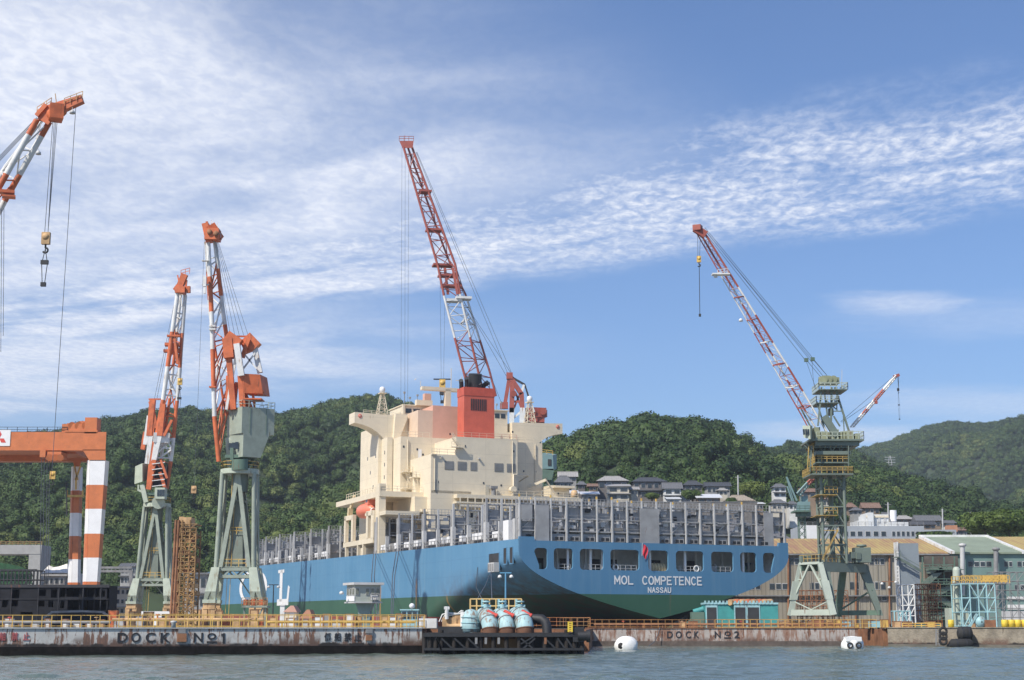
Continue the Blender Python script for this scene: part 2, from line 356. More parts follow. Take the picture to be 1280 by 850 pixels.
hh = math_(nt, 'ADD', math_(nt, 'MULTIPLY', h1, .8), math_(nt, 'MULTIPLY', h2, math_(nt, 'ADD', math_(nt, 'MULTIPLY', h3, .5), .15)))
bp = N(nt, 'ShaderNodeBump'); bp.inputs['Strength'].default_value = .8; bp.inputs['Distance'].default_value = .35
nt.links.new(hh, bp.inputs['Height']); nt.links.new(bp.outputs[0], b.inputs['Normal'])
b.inputs['Roughness'].default_value = .14
cw = mixc(nt, smooth(nt, h3, .4, .65), (.085, .12, .105), (.115, .15, .125)); nt.links.new(cw, b.inputs['Base Color'])
struct('water', mb, m)

A1 = Vector((-43.8, 130, 0)); B1 = Vector((-8.2, 141, 0)); dW = (B1 - A1).normalized()
L0 = A1 - dW * 130
front = [(L0.x, L0.y), (B1.x, B1.y), (-8, 151), (6.5, 151), (9.5, 199), (44.5, 199), (44.5, 214), (47.8, 214), (47.8, 197), (62.3, 185), (330, 140)]
outer = [Vector((x, y, GZ)) for x, y in front] + [Vector((3800, 300, GZ)), Vector((3800, 5200, GZ)), Vector((-3800, 5200, GZ)), Vector((-3800, 60, GZ))]
hole = [SW(x, y, GZ) for x, y in ((-28, -14), (28, -14), (28, 332), (-28, 332))]
tri = geometry.tessellate_polygon([outer, hole]); allp = outer + hole
mb = MB(); mb.add(allp, [tuple(t) for t in tri])
struct('ground', mb, M_ground)
mb = MB()
db = [SW(x, y, -11) for x, y in ((-28, -14), (28, -14), (28, 332), (-28, 332))]
mb.add(hole + db, [(0, 1, 5, 4), (1, 2, 6, 5), (2, 3, 7, 6), (3, 0, 4, 7), (4, 5, 6, 7)])
struct('dry_dock_basin', mb, M_conc)

def fence_wall(name, label, p, q, z0, z1, th, mats, cap=True, tide=.95):
    p = Vector((p[0], p[1], 0)); q = Vector((q[0], q[1], 0)); d = (q - p).normalized(); n = Vector((d.y, -d.x, 0))
    t = Thing(name, label, 'dock wall', p)
    a = p - n * th
    def slab(za, zb, f0, f1):
        m_ = MB(); pts = [p + n * f1, q + n * f1, q - n * th, p - n * th]
        m_.hexa([v + Vector((0, 0, za)) for v in pts], [v + Vector((0, 0, zb)) for v in pts]); return m_
    t.part('wall', slab(tide, z1, 0, 0), mats[0])
    t.part('tide_band', slab(z0, tide + .02, 0, .05), mats[1])
    if cap: t.part('cap', slab(z1 + .003, z1 + .10, 0, .12), mats[2])
    return t, p, q, d, n
gate1, gp, gq, gd, gn = fence_wall('dock_gate', 'long pale grey dock wall with rust streaks lettered DOCK Nº1', L0, B1, -1.5, 2.25, 2.2, (M_gate1, M_tide, M_greyl), tide=.72)
gate2, hp, hq, hd, hn = fence_wall('dock_gate', 'heavily rusted dock wall lettered DOCK Nº2 under the ship stern', (9.5, 199), (44.5, 199), -1.5, 2.25, 2.2, (M_gate2, mat('brown_tide_mark', (.11, .085, .07), .85, var=.3, vs=1.5), M_rusty), tide=.62)
quay, kp, kq, kd, kn = fence_wall('concrete_quay', 'stained tan concrete quay wall at the right with black fenders', (47.8, 197), (62.3, 185), -1.5, 2.3, 2.2, (M_conc, mat('wet_concrete', (.12, .11, .09), .8, var=.3), M_conc), tide=.3)
q2 = MB(); 
for (a, b_) in (((62.3, 185), (330, 140)),):
    p = Vector((a[0], a[1], 0)); q = Vector((b_[0], b_[1], 0)); d = (q - p).normalized(); n = Vector((d.y, -d.x, 0))
    q2.hexa([p + Vector((.01, 0, -1.5)), q + Vector((0, 0, -1.5)), q - n * 2 + Vector((0, 0, -1.5)), p - n * 2 + Vector((.01, 0, -1.5))], [p + Vector((.01, 0, 2.3)), q + Vector((0, 0, 2.3)), q - n * 2 + Vector((0, 0, 2.3)), p - n * 2 + Vector((.01, 0, 2.3))])
struct('quay_edge', q2, M_conc)
q3 = MB()
q3.bx(-9.5, 6.5, 151, 152.5, -1.5, 2.2); q3.hexa([(6.5, 151, -1.5), (7.5, 151, -1.5), (10.4, 200.9, -1.5), (9.4, 201, -1.5)], [(6.5, 151, 2.2), (7.5, 151, 2.2), (10.4, 200.9, 2.2), (9.4, 201, 2.2)])
q3.bx(44.5, 47.8, 214, 216, -1.5, 2.2); q3.bx(43.5, 44.5, 199.05, 214, -1.5, 2.2); q3.bx(47.8, 48.8, 199.2, 214, -1.5, 2.2)
q3.bx(-9.3, -8.3, 141.3, 151, -1.5, 2.2)
struct('quay_recess', q3, M_rusty)

# lettering on the walls
def wall_text(t, p, d, n, s, z, txt, h, m_, width, name='lettering', **kw):
    pos = p + d * s + n * .03; ang = math.atan2(d.y, d.x)
    return text_obj(name, txt, h, m_, t.o, Vector((pos.x, pos.y, z)) - t.loc, (math.pi / 2, 0, ang), width, **kw)
def s_at(px, p, d):      # distance along a wall whose picture column is px
    u = (px - 640) / 1934.0
    return (u * p.y - p.x) / (d.x - u * d.y)
def zat(py, px, p, d): 
    s = s_at(px, p, d); Y = p.y + d.y * s; return Q(px, py, Y).z
def wt(t, p, d, n, x0, x1, y0, y1, txt, m_, **kw):
    s0, s1 = s_at(x0, p, d), s_at(x1, p, d); z1, z0 = zat(y0, (x0 + x1) / 2, p, d), zat(y1, (x0 + x1) / 2, p, d)
    wall_text(t, p, d, n, (s0 + s1) / 2, (z0 + z1) / 2, txt, (z1 - z0) * 1.38, m_, s1 - s0, **kw)
for ch, x0, x1 in (('D', 147, 159.5), ('O', 164.5, 176), ('C', 182.5, 194.5), ('K', 200, 212), ('N', 242.5, 254)): wt(gate1, gp, gd, gn, x0, x1, 791.5, 803.5, ch, M_text, bold=.02)
wt(gate1, gp, gd, gn, 259.5, 270.5, 792, 799.5, 'O', M_text, bold=.025)
def bar_on(t, p, d, n, x0, x1, y0, y1, m_):
    s0, s1 = s_at(x0, p, d), s_at(x1, p, d); za, zb = zat(y1, x0, p, d), zat(y0, x0, p, d); a = p + d * s0 + n * .03; b_ = p + d * s1 + n * .03
    mb = MB(); mb.bar(Vector((a.x, a.y, (za + zb) / 2)), Vector((b_.x, b_.y, (za + zb) / 2)), .05, zb - za); t.part('lettering', mb, m_)
bar_on(gate1, gp, gd, gn, 259, 271, 801.5, 803.5, M_text); bar_on(gate1, gp, gd, gn, 278.6, 281.4, 791.5, 803.5, M_text); bar_on(gate1, gp, gd, gn, 276.8, 278.7, 792.3, 794.6, M_text)
for ch, x0, x1 in (('D', 833.5, 840.5), ('O', 844.5, 852), ('C', 857, 863.5), ('K', 867, 873), ('N', 893, 900.5), ('2', 917.5, 924)): wt(gate2, hp, hd, hn, x0, x1, 789.5, 798, ch, M_text, bold=.02)
wt(gate2, hp, hd, hn, 905.5, 913, 789.5, 795, 'O', M_text, bold=.02); bar_on(gate2, hp, hd, hn, 905, 913.5, 796.5, 798, M_text)
for ch, x0 in (('係', 405.5), ('船', 418), ('禁', 430.5), ('止', 443)): wt(gate1, gp, gd, gn, x0, x0 + 8.5, 793, 801, ch, M_text, bold=.012)
for ch, x0 in (('係', -14), ('船', 0), ('禁', 15), ('止', 29.5)): wt(gate1, gp, gd, gn, x0, x0 + 8, 792.5, 800.5, ch, M_rtext, bold=.01)
# little brackets and scuppers hanging on the wall face
def bolt_on(px, py, w, h, m_, label=None):
    s = s_at(px, gp, gd); z = zat(py, px, gp, gd); a = gp + gd * s + gn * .1
    mb = MB(); mb.box((a.x, a.y, z), (w, .22, h), math.atan2(gd.y, gd.x)); gate1.part('bracket', mb, m_, label=label)
bolt_on(227.5, 789, .62, .36, M_hatch); bolt_on(227.5, 797, .8, .7, M_rusty); bolt_on(461, 789, .6, .35, M_hatch); bolt_on(461, 797, .55, .5, M_rusty)
# railings along the walls
def wp(p, d, n, s, off, z): v = p + d * s - n * off; return Vector((v.x, v.y, z))
sA, sE = s_at(-60, gp, gd), s_at(538, gp, gd)
railing(wp(gp, gd, gn, sA, .15, 2.35), wp(gp, gd, gn, sE - .6, .15, 2.35), 'long yellow safety railing along the top edge of the grey DOCK Nº1 wall', 1.02, .8)
railing(wp(gp, gd, gn, s_at(150, gp, gd), 2.3, 2.25), wp(gp, gd, gn, s_at(420, gp, gd), 2.3, 2.25), 'yellow railing set behind the first one, on the wall below the tall green cranes', 1.25, 1.0)
railing(wp(gp, gd, gn, s_at(415, gp, gd), 1.6, 2.3), wp(gp, gd, gn, s_at(536, gp, gd), 1.6, 2.3), 'short yellow railing on the wall end below the green control cabin', 1.2, .7)
railing(wp(hp, hd, hn, .3, .15, 2.35), wp(hp, hd, hn, 34.6, .15, 2.35), 'rusty yellow safety railing on the rusted DOCK Nº2 wall', 1.0, .9, mat('rusty_rail', (.42, .21, .07), .7, var=.3, rust=.6))
railing(wp(hp, hd, hn, 17, 2.6, 2.25), wp(hp, hd, hn, 38, 2.6, 2.25), 'yellow railing on the quay in front of the right green crane', 1.15, .9)
railing(Q(738, 783, 212), Q(662, 783, 212) , 'orange railing on the quay between the black bent pipe and the hull', 1.2, .9, mat('orange_rail', (.45, .17, .06), .6, var=.3, rust=.4))

# ------------------------------------------------------------------ hills, lofted from their skylines with real depth
def interp(pts, x):
    if x <= pts[0][0]: return pts[0][1]
    for (x0, y0), (x1, y1) in zip(pts, pts[1:]):
        if x <= x1: return y0 + (y1 - y0) * (x - x0) / (x1 - x0)
    return pts[-1][1]
class Hill:
    def __init__(s, sky, Yb, Yr, expo, amp, ns, seed, tree_h, x0, x1, bend=0.0, zb=GZ):
        s.sky = sky; s.Yb = Yb; s.Yr = Yr; s.e = expo; s.amp = amp; s.ns = ns; s.seed = seed; s.th = tree_h; s.x0 = x0; s.x1 = x1; s.bend = bend; s.zb = zb
    def point(s, u, t):        # u picture column, t 0 foot .. 1 ridge .. 2 far foot
        Yr = s.Yr + s.bend * math.sin(u * .013 + s.seed); d = ray(u, 785); zr = Q(u, interp(s.sky, u), Yr).z - s.th
        Y = lerp(s.Yb, Yr, t); X = (u - 640) / 1934.0 * Y
        prof = t ** s.e if t <= 1 else max(0, 1 - (t - 1) ** 1.5)
        n = noise.fractal(Vector((X * s.ns, Y * s.ns * .6, s.seed)), 1.0, 2.1, 4)
        env = math.sin(min(1, t) * math.pi) ** .8 * min(1, (1 - t) * 2.2) if t <= 1 else 0
        z = s.zb + (zr - s.zb) * prof + n * s.amp * env
        return Vector((X, Y, max(s.zb - .5, z)))
    def mesh(s, nu=90, ntt=44):
        mb = MB(); vs = []
        for j in range(ntt + 1):
            t = 2.0 * j / ntt
            for i in range(nu + 1): vs.append(s.point(lerp(s.x0, s.x1, i / nu), t))
        w = nu + 1
        mb.add(vs, [(j * w + i, j * w + i + 1, (j + 1) * w + i + 1, (j + 1) * w + i) for j in range(ntt) for i in range(nu)], 0, True)
        return mb
M_soil = mat('forest_floor', (.028, .045, .018), .95, var=.4, vs=.03)
skyL = [(-260, 575), (-120, 560), (0, 548), (51, 541), (90, 532), (124, 526), (181, 514), (226, 511), (263, 514), (330, 516), (380, 511), (420, 502), (440, 497), (455, 494.5), (480, 496), (505, 505), (540, 522), (600, 550), (660, 580), (760, 640)]
skyM = [(560, 640), (600, 598), (640, 572), (690, 553), (710, 547), (745, 541), (770, 531), (800, 525), (820, 522.5), (850, 524), (880, 527), (895, 530), (911, 536), (933, 549), (945, 557), (965, 569), (990, 590), (1040, 615), (1100, 645)]
skyB = [(860, 600), (900, 575), (940, 560), (961, 559.5), (977, 558), (992, 553), (1008, 552), (1030, 556), (1067, 556.6), (1100, 575), (1150, 600), (1200, 625)]
skyR = [(980, 600), (1020, 576), (1060, 561), (1074, 556), (1099, 551), (1130, 542), (1152, 533), (1174, 524), (1202, 520.5), (1224, 521.5), (1249, 521.5), (1280, 516), (1340, 508), (1420, 500), (1520, 510)]
skyF = [(930, 606), (965, 578), (1000, 572), (1030, 574), (1061, 582), (1099, 586), (1124, 592), (1146, 604), (1174, 605), (1208, 614), (1233, 621), (1249, 630), (1280, 634), (1340, 628), (1500, 620)]
HL = Hill(skyL, 420, 900, 1.0, 46, .0085, 3.1, 4.5, -260, 760, 60)
HM = Hill(skyM, 385, 620, .72, 16, .012, 8.2, 4.5, 545, 1110, 30)
HB = Hill(skyB, 620, 1000, .9, 10, .01, 1.7, 5, 860, 1200, 20)
HR = Hill(skyR, 900, 1750, 1.0, 80, .0052, 5.5, 12, 980, 1520, 80)
HF = Hill(skyF, 400, 700, .62, 15, .012, 2.2, 4.5, 930, 1500, 30)
for h in (HL, HM, HB, HR, HF): struct('hill', h.mesh(), M_soil)

# forest: thousands of crowns nobody could count
def crown_mesh(seed, leaves=950, rag=.30):
    rnd = random.Random(seed); mb = MB()
    lobes = [(Vector((rnd.uniform(-.55, .55), rnd.uniform(-.55, .55), rnd.uniform(-.15, .45))), rnd.uniform(.38, .62)) for _ in range(7)] + [(Vector((0, 0, .1)), .7)]
    for _ in range(leaves):
        c, r = rnd.choice(lobes); d = Vector((rnd.gauss(0, 1), rnd.gauss(0, 1), rnd.gauss(.25, 1))).normalized()
        p = c + d * r * (1 + rnd.uniform(-.12, rag * .5)); s_ = rnd.uniform(.05, .105)
        nn_ = (d + Vector((rnd.uniform(-.7, .7), rnd.uniform(-.7, .7), rnd.uniform(-.3, .9)))).normalized()
        a = nn_.orthogonal().normalized(); a = Matrix.Rotation(rnd.uniform(0, 6.3), 3, nn_) @ a; b_ = nn_.cross(a)
        mb.add([p - a * s_, p - b_ * s_ * .7, p + a * s_, p + b_ * s_ * .7], [(0, 1, 2, 3)])
    for c, r in lobes:                       # inner mass so that light does not pass straight through
        n = 8; vs = []; k = r * .80
        for j in range(5):
            th = math.pi * j / 4
            for i in range(n): vs.append(c + Vector((math.sin(th) * math.cos(i * 6.283 / n), math.sin(th) * math.sin(i * 6.283 / n), math.cos(th))) * k * rnd.uniform(.85, 1.1))
        mb.add(vs, [(j * n + i, j * n + (i + 1) % n, (j + 1) * n + (i + 1) % n, (j + 1) * n + i) for j in range(4) for i in range(n)])
    return mb
def leaf_mat(name, ca, cb, cc_, ps=.012):
    m = bpy.data.materials.new(name); m.use_nodes = True; nt = m.node_tree; b = nt.nodes['Principled BSDF']
    oi = N(nt, 'ShaderNodeObjectInfo'); geo = N(nt, 'ShaderNodeNewGeometry')
    n1 = noise_(nt, geo.outputs['Position'], ps, 4, .6); n2 = noise_(nt, geo.outputs['Position'], .6, 3, .7)
    f = math_(nt, 'ADD', math_(nt, 'MULTIPLY', oi.outputs['Random'], .45), math_(nt, 'MULTIPLY', smooth(nt, n1, .35, .65), .55))
    c = mixc(nt, smooth(nt, f, .1, .7), ca, cb); c = mixc(nt, smooth(nt, f, .68, .98), c, cc_)
    c = mixc(nt, smooth(nt, n2, .3, .7), mixc(nt, 1.0, c, (.68, .72, .68), 'MULTIPLY'), mixc(nt, 1.0, c, (1.3, 1.25, 1.15), 'MULTIPLY'))
    nt.links.new(c, b.inputs['Base Color']); b.inputs['Roughness'].default_value = .62; b.inputs['Specular IOR Level'].default_value = .25
    return m
M_leaf = leaf_mat('broadleaf_foliage', (.024, .050, .014), (.052, .090, .022), (.115, .142, .038))
M_leafl = leaf_mat('light_foliage', (.055, .090, .018), (.085, .125, .028), (.12, .15, .035))
crowns = []
ccol = bpy.data.collections.new('crown_sources')
for k in range(6):
    o = crown_mesh(100 + k).build('crown_shape', M_leaf); COL.objects.unlink(o); ccol.objects.link(o); crowns.append(o)
def forest(name, pts, label=None):
    me = bpy.data.meshes.new(name); me.from_pydata([tuple(p[0]) for p in pts], [], [])
    sa = me.attributes.new('sz', 'FLOAT_VECTOR', 'POINT'); sa.data.foreach_set('vector', np.array([p[1] for p in pts], dtype=np.float32).ravel())
    ra = me.attributes.new('rz', 'FLOAT_VECTOR', 'POINT'); ra.data.foreach_set('vector', np.array([(0, 0, random.uniform(0, 6.28)) for _ in pts], dtype=np.float32).ravel())
    ia = me.attributes.new('idx', 'INT', 'POINT'); ia.data.foreach_set('value', np.array([random.randrange(6) for _ in pts], dtype=np.int32))
    o = bpy.data.objects.new(name, me); COL.objects.link(o); o['kind'] = 'stuff'
    g = bpy.data.node_groups.new('forest_nodes', 'GeometryNodeTree')
    g.interface.new_socket('Geometry', in_out='INPUT', socket_type='NodeSocketGeometry'); g.interface.new_socket('Geometry', in_out='OUTPUT', socket_type='NodeSocketGeometry')
    gi = g.nodes.new('NodeGroupInput'); go = g.nodes.new('NodeGroupOutput'); ip = g.nodes.new('GeometryNodeInstanceOnPoints')
    ci = g.nodes.new('GeometryNodeCollectionInfo'); ci.inputs['Collection'].default_value = ccol; ci.inputs['Separate Children'].default_value = True; ci.inputs['Reset Children'].default_value = True
    def attr(n_, t_):
        a = g.nodes.new('GeometryNodeInputNamedAttribute'); a.data_type = t_; a.inputs['Name'].default_value = n_; return a.outputs['Attribute']
    ip.inputs['Pick Instance'].default_value = True
    g.links.new(gi.outputs[0], ip.inputs['Points']); g.links.new(ci.outputs[0], ip.inputs['Instance'])
    g.links.new(attr('idx', 'INT'), ip.inputs['Instance Index']); g.links.new(attr('sz', 'FLOAT_VECTOR'), ip.inputs['Scale'])
    e2r = g.nodes.new('FunctionNodeEulerToRotation'); g.links.new(attr('rz', 'FLOAT_VECTOR'), e2r.inputs[0]); g.links.new(e2r.outputs[0], ip.inputs['Rotation'])
    g.links.new(ip.outputs[0], go.inputs[0])
    md = o.modifiers.new('forest', 'NODES'); md.node_group = g
    if label: o['label'] = label
    return o
def scatter(h, step, tmin=.02, tmax=1.12, rmin=3.2, rmax=6.0, skip=None):
    pts = []; Y = h.Yb + (h.Yr - h.Yb) * tmin
    while True:
        t = (Y - h.Yb) / (h.Yr - h.Yb)
        if t > tmax: break
        du = step / Y * 1934.0; u = h.x0 + random.random() * du
        while u < h.x1:
            uu = u + random.uniform(-.4, .4) * du; tt_ = max(0.0, t + random.uniform(-.4, .4) * step / (h.Yr - h.Yb)); p = h.point(uu, tt_)
            r = lerp(rmin, rmax, random.random() ** 1.6)
            if not (skip and skip(uu, p)) and p.z > GZ + .8: pts.append((p + Vector((0, 0, r * .35)), (r * random.uniform(.9, 1.15), r * random.uniform(.9, 1.15), r * random.uniform(.85, 1.25))))
            u += du
        Y += step
    return pts
def clear_town(u, p): 
    return False
def pyof(p):
    d = p.y * math.cos(PITCH) + (p.z - CAMH) * math.sin(PITCH); up = -p.y * math.sin(PITCH) + (p.z - CAMH) * math.cos(PITCH)
    return 425 - FPX * up / d
def skipM(u, p):
    py = pyof(p); lim = interp([(690, 588), (720, 598), (760, 592), (850, 600), (905, 602), (930, 612), (960, 606), (1000, 606), (1050, 625), (1110, 640)], u)
    return py > lim and p.y < 458
def skipF(u, p):
    py = pyof(p); return py > interp([(940, 600), (1000, 606), (1050, 615), (1065, 616), (1120, 632), (1180, 640), (1500, 640)], u) and u < 1190 and p.y < 452
def skipL(u, p):
    return pyof(p) > 745
forest('forest', scatter(HL, 5.4, skip=skipL, rmin=2.4, rmax=5.8), 'dense green forest covering the long hill at the left')
forest('forest', scatter(HM, 5.0, skip=skipM, rmin=2.2, rmax=6.4), 'dense green forest on the hill behind the ship')
forest('forest', scatter(HB, 7.5) + scatter(HR, 6.8, rmin=3.8, rmax=6.6), 'distant forest on the high hill at the right')
forest('forest', scatter(HF, 5.2, skip=skipF, rmin=2.2, rmax=6.2), 'dark green forest on the lower slope at the right')

# ------------------------------------------------------------------ the container ship, in its own frame: x to starboard, y forward, z up
ship = Thing('container_ship', 'huge blue container ship standing empty in dry dock, MOL COMPETENCE lettered on its stern', 'ship', (SX, SY, 0), SA)
def hull_mat():
    m = bpy.data.materials.new('hull_paint'); m.use_nodes = True; nt = m.node_tree; b = nt.nodes['Principled BSDF']
    tc = N(nt, 'ShaderNodeTexCoord'); o = tc.outputs['Object']; sp = N(nt, 'ShaderNodeSeparateXYZ', inp={0: o}); x, y, z = sp.outputs
    n1 = noise_(nt, o, .09, 5, .6); big = smooth(nt, n1, .25, .75)
    sv_ = comb(nt, math_(nt, 'MULTIPLY', x, .9), math_(nt, 'MULTIPLY', y, .9), math_(nt, 'MULTIPLY', z, .04)); n2 = noise_(nt, sv_, 1.0, 5, .7)
    blue = mixc(nt, big, (.078, .215, .36), (.11, .255, .405)); blue = mixc(nt, smooth(nt, n2, .45, .75), blue, (.13, .27, .40))
    # plating seams, a little darker
    sy_ = math_(nt, 'ABSOLUTE', math_(nt, 'SUBTRACT', math_(nt, 'FRACT', math_(nt, 'MULTIPLY', y, 1 / 9.3)), .5)); sz_ = math_(nt, 'ABSOLUTE', math_(nt, 'SUBTRACT', math_(nt, 'FRACT', math_(nt, 'MULTIPLY', z, 1 / 2.6)), .5))
    seam = math_(nt, 'MAXIMUM', math_(nt, 'GREATER_THAN', sy_, .492), math_(nt, 'GREATER_THAN', sz_, .482))
    blue = mixc(nt, math_(nt, 'MULTIPLY', seam, .22), blue, (.05, .13, .24))
    green = mixc(nt, big, (.032, .095, .060), (.048, .122, .078)); red = mixc(nt, big, (.22, .055, .045), (.30, .08, .06))
    c = mixc(nt, math_(nt, 'GREATER_THAN', z, math_(nt, 'ADD', 3.7, math_(nt, 'MULTIPLY', y, .011))), red, green); c = mixc(nt, math_(nt, 'GREATER_THAN', z, math_(nt, 'ADD', 7.2, math_(nt, 'MULTIPLY', y, .006))), c, blue)
    n3 = noise_(nt, o, .5, 5, .7)
    # rust runs below two overboard outlets and general weathering of the boot top
    for yc, zt, w in ((45.0, 11.0, .55), (65.0, 10.4, .6), (30, 8, .4)):
        dxx = math_(nt, 'ABSOLUTE', math_(nt, 'ADD', math_(nt, 'SUBTRACT', y, yc), math_(nt, 'MULTIPLY', math_(nt, 'SUBTRACT', n3, .5), .8)))
        f = math_(nt, 'MULTIPLY', smooth(nt, dxx, w, w * .2), smooth(nt, z, zt, zt - 1.2))
        f = math_(nt, 'MULTIPLY', f, math_(nt, 'LESS_THAN', x, 0)); c = mixc(nt, math_(nt, 'MULTIPLY', f, .75), c, (.38, .20, .06))
    # after underbody: brown weathering plus a brown sheen painted into the colour
    und = math_(nt, 'MULTIPLY', smooth(nt, y, 42, 12), math_(nt, 'MULTIPLY', smooth(nt, z, 12.0, 7.0), math_(nt, 'GREATER_THAN', y, .15)))
    c = mixc(nt, math_(nt, 'MULTIPLY', und, smooth(nt, n3, .3, .7)), c, (.10, .062, .05))
    scr = math_(nt, 'MULTIPLY', smooth(nt, n2, .60, .72), math_(nt, 'MULTIPLY', smooth(nt, z, 13, 6), .35)); c = mixc(nt, scr, c, (.17, .11, .07))
    nt.links.new(c, b.inputs['Base Color']); b.inputs['Roughness'].default_value = .48; b.inputs['Specular IOR Level'].default_value = .35
    return m
M_hull = hull_mat()
HB2 = 22.8
def zdeck(y): return 15.0 + .0125 * y
def zside(y): return interp([(0, 13.2), (8, 12.2), (16, 10.6), (26, 8.4), (38, 5.5), (52, 1.5), (70, -4), (90, -8.2), (295, -8.2)], y)
def zkeel(y): return interp([(0, 3.7), (10, 3.0), (20, 1.0), (30, -2.5), (42, -7), (55, -9.6), (295, -9.6)], y)
def nexp(y): return interp([(0, 1.9), (20, 1.9), (45, 2.2), (80, 3.5), (120, 5), (295, 4)], y)
def wid(y): return interp([(0, 1), (192, 1), (215, .965), (240, .86), (262, .66), (280, .42), (292, .15), (296, .02)], y)
def hull_section(y):
    zd, zs, zk, n = zdeck(y), zside(y), zkeel(y), nexp(y); w = wid(y); pts = []
    for k in range(9):
        z = lerp(zd, zs, k / 8); fl = lerp(1, wid(min(296, y + 22)) / max(w, .02) if y > 170 else 1, (1 - (z + 9.6) / (zd + 9.6)))
        pts.append((HB2 * w * min(1, fl), z))
    for k in range(1, 25):
        t = (k / 24); t = 1 - (1 - t) ** 1.3 if y > 60 else t; z = lerp(zs, zk, t); b = max(0, 1 - t ** n)
        fl = lerp(1, wid(min(296, y + 22)) / max(w, .02) if y > 170 else 1, (1 - (z + 9.6) / (zd + 9.6)))
        pts.append((HB2 * w * min(1, fl) * b, z))
    return pts
ys = [.12, 2, 4, 7, 10, 13, 16, 20, 24, 28, 32, 36, 40, 45, 50, 56, 62, 70, 80, 92, 105, 120, 140, 160, 180, 192, 200, 208, 216, 224, 232, 240, 250, 262, 272, 282, 290, 296]
mb = MB(); secs = [hull_section(y) for y in ys]; n = len(secs[0])
for sgn in (-1, 1):
    vs = [(sgn * x, y, z) for y, sc in zip(ys, secs) for x, z in sc]
    mb.add(vs, [(j * n + i, j * n + i + 1, (j + 1) * n + i + 1, (j + 1) * n + i) for j in range(len(ys) - 1) for i in range(n - 1)], 0, True)
# weather deck
vs = []
for y in ys[5:]: vs += [(-HB2 * wid(y), y, zdeck(y) - .3), (HB2 * wid(y), y, zdeck(y) - .3)]
mb.add(vs, [(2 * j, 2 * j + 1, 2 * j + 3, 2 * j + 2) for j in range(len(ys[5:]) - 1)], 1)
hull = ship.part('hull', mb, (M_hull, M_hatch), world=False)
# transom with real mooring-deck openings
s0 = hull_section(0); outl = [(-22.8, 15.35), (-20.4, 15.35), (-20.3, 14.8), (21.0, 14.8), (21.1, 15.35), (22.8, 15.35)]
outl += [(x, z) for x, z in s0 if z < 14.8] + [(-x, z) for x, z in s0[::-1] if z < 14.8 and x > .001]
def rrect(x0, x1, z0, z1, r=.55, cut=None):
    pts = []
    for cx, cz, a0 in ((x1 - r, z1 - r, 0), (x0 + r, z1 - r, 90), (x0 + r, z0 + r, 180), (x1 - r, z0 + r, 270)):
        for k in range(4): a = R(a0 + 30 * k); pts.append((cx + r * math.cos(a), cz + r * math.sin(a)))
    return pts
wins = [(-20.4, -18.3), (-17.3, -14.2), (-13.1, -9.2), (-8.1, -3.3), (-1.8, 1.6), (2.9, 7.7), (9.0, 12.9), (14.1, 17.0), (18.2, 20.3)]
holes = []
for i, (x0, x1) in enumerate(wins):
    h_ = rrect(x0, x1, 10.7, 13.75)
    if i in (0, 8):      # the outer openings have a cut lower outer corner
        h_ = [((x0 + .75 if i == 0 and z < 11.4 and x < x0 + .6 else x1 - .55 if i == 8 and z < 11.4 and x > x1 - .6 else x), z) for x, z in h_]
    holes.append(h_)
loops = [[Vector((x, z, 0)) for x, z in outl]] + [[Vector((x, z, 0)) for x, z in h_] for h_ in holes]
tri = geometry.tessellate_polygon(loops); flat = [v for l in loops for v in l]
mb = MB(); mb.add([(v.x, 0, v.y) for v in flat], [tuple(t) for t in tri])
o_ = 0
for li, l in enumerate(loops):
    k = len(l); a = [(v.x, 0, v.y) for v in l] + [(v.x, .35, v.y) for v in l]
    mb.add(a, [(i, (i + 1) % k, k + (i + 1) % k, k + i) for i in range(k)], 0)
ship.part('transom', mb, (M_hull,), world=False)
# mooring deck inside
mb = MB(); mb.bx(-19.8, 19.8, .4, 9, 10.35, 10.5); mb.bx(-22.3, 22.3, 8.8, 9.1, 12.6, 14.6); mb.bx(-20.3, 20.3, 8.8, 9.1, 10.4, 12.6); mb.bx(-22.3, 22.3, .4, 13, 14.45, 14.6, 0)
for g_ in (-1, 1): mb.hexa([(g_ * 19.8, .45, 10.4), (g_ * 20.0, .45, 10.4), (g_ * 20.0, 9, 10.4), (g_ * 19.8, 9, 10.4)], [(g_ * 22.1, .45, 13.2), (g_ * 22.4, .45, 13.2), (g_ * 22.4, 9, 13.2), (g_ * 22.1, 9, 13.2)]); mb.bx(g_ * 22.4, g_ * 22.1, .45, 9, 13.2, 14.45)
for x in np.linspace(-19, 19, 9): mb.bx(x - .12, x + .12, 5.5, 5.8, 10.5, 14.45)
for x in (-16, -11.5, -6.5, -3.6, 4, 10.5): mb.bx(x - .9, x + .9, 8.7, 8.79, 10.5, 12.7, 1)  # flat black panels paint the dark openings in the back wall
for x in (-10.9, -8.9, 5.0, -14.6, -1, 15.2): mb.bx(x - .16, x + .16, .9, 1.2, 10.5, 14.45, 2)
ship.part('mooring_deck', mb, (mat('mooring_deck_pale_grey', (.66, .66, .64), .6, var=.15, rust=.2, rustcol=(.4, .3, .22)), M_black, M_textw), world=False)
for i, (x0, x1) in enumerate(wins):
    if i in (1, 2, 3, 5, 6):
        mb = MB(); rail_in(mb, (x0 + .15, .7, 10.5), (x1 - .15, .7, 10.5), 1.0, .9, .03); ship.part('opening_rail', mb, M_greyl, world=False)
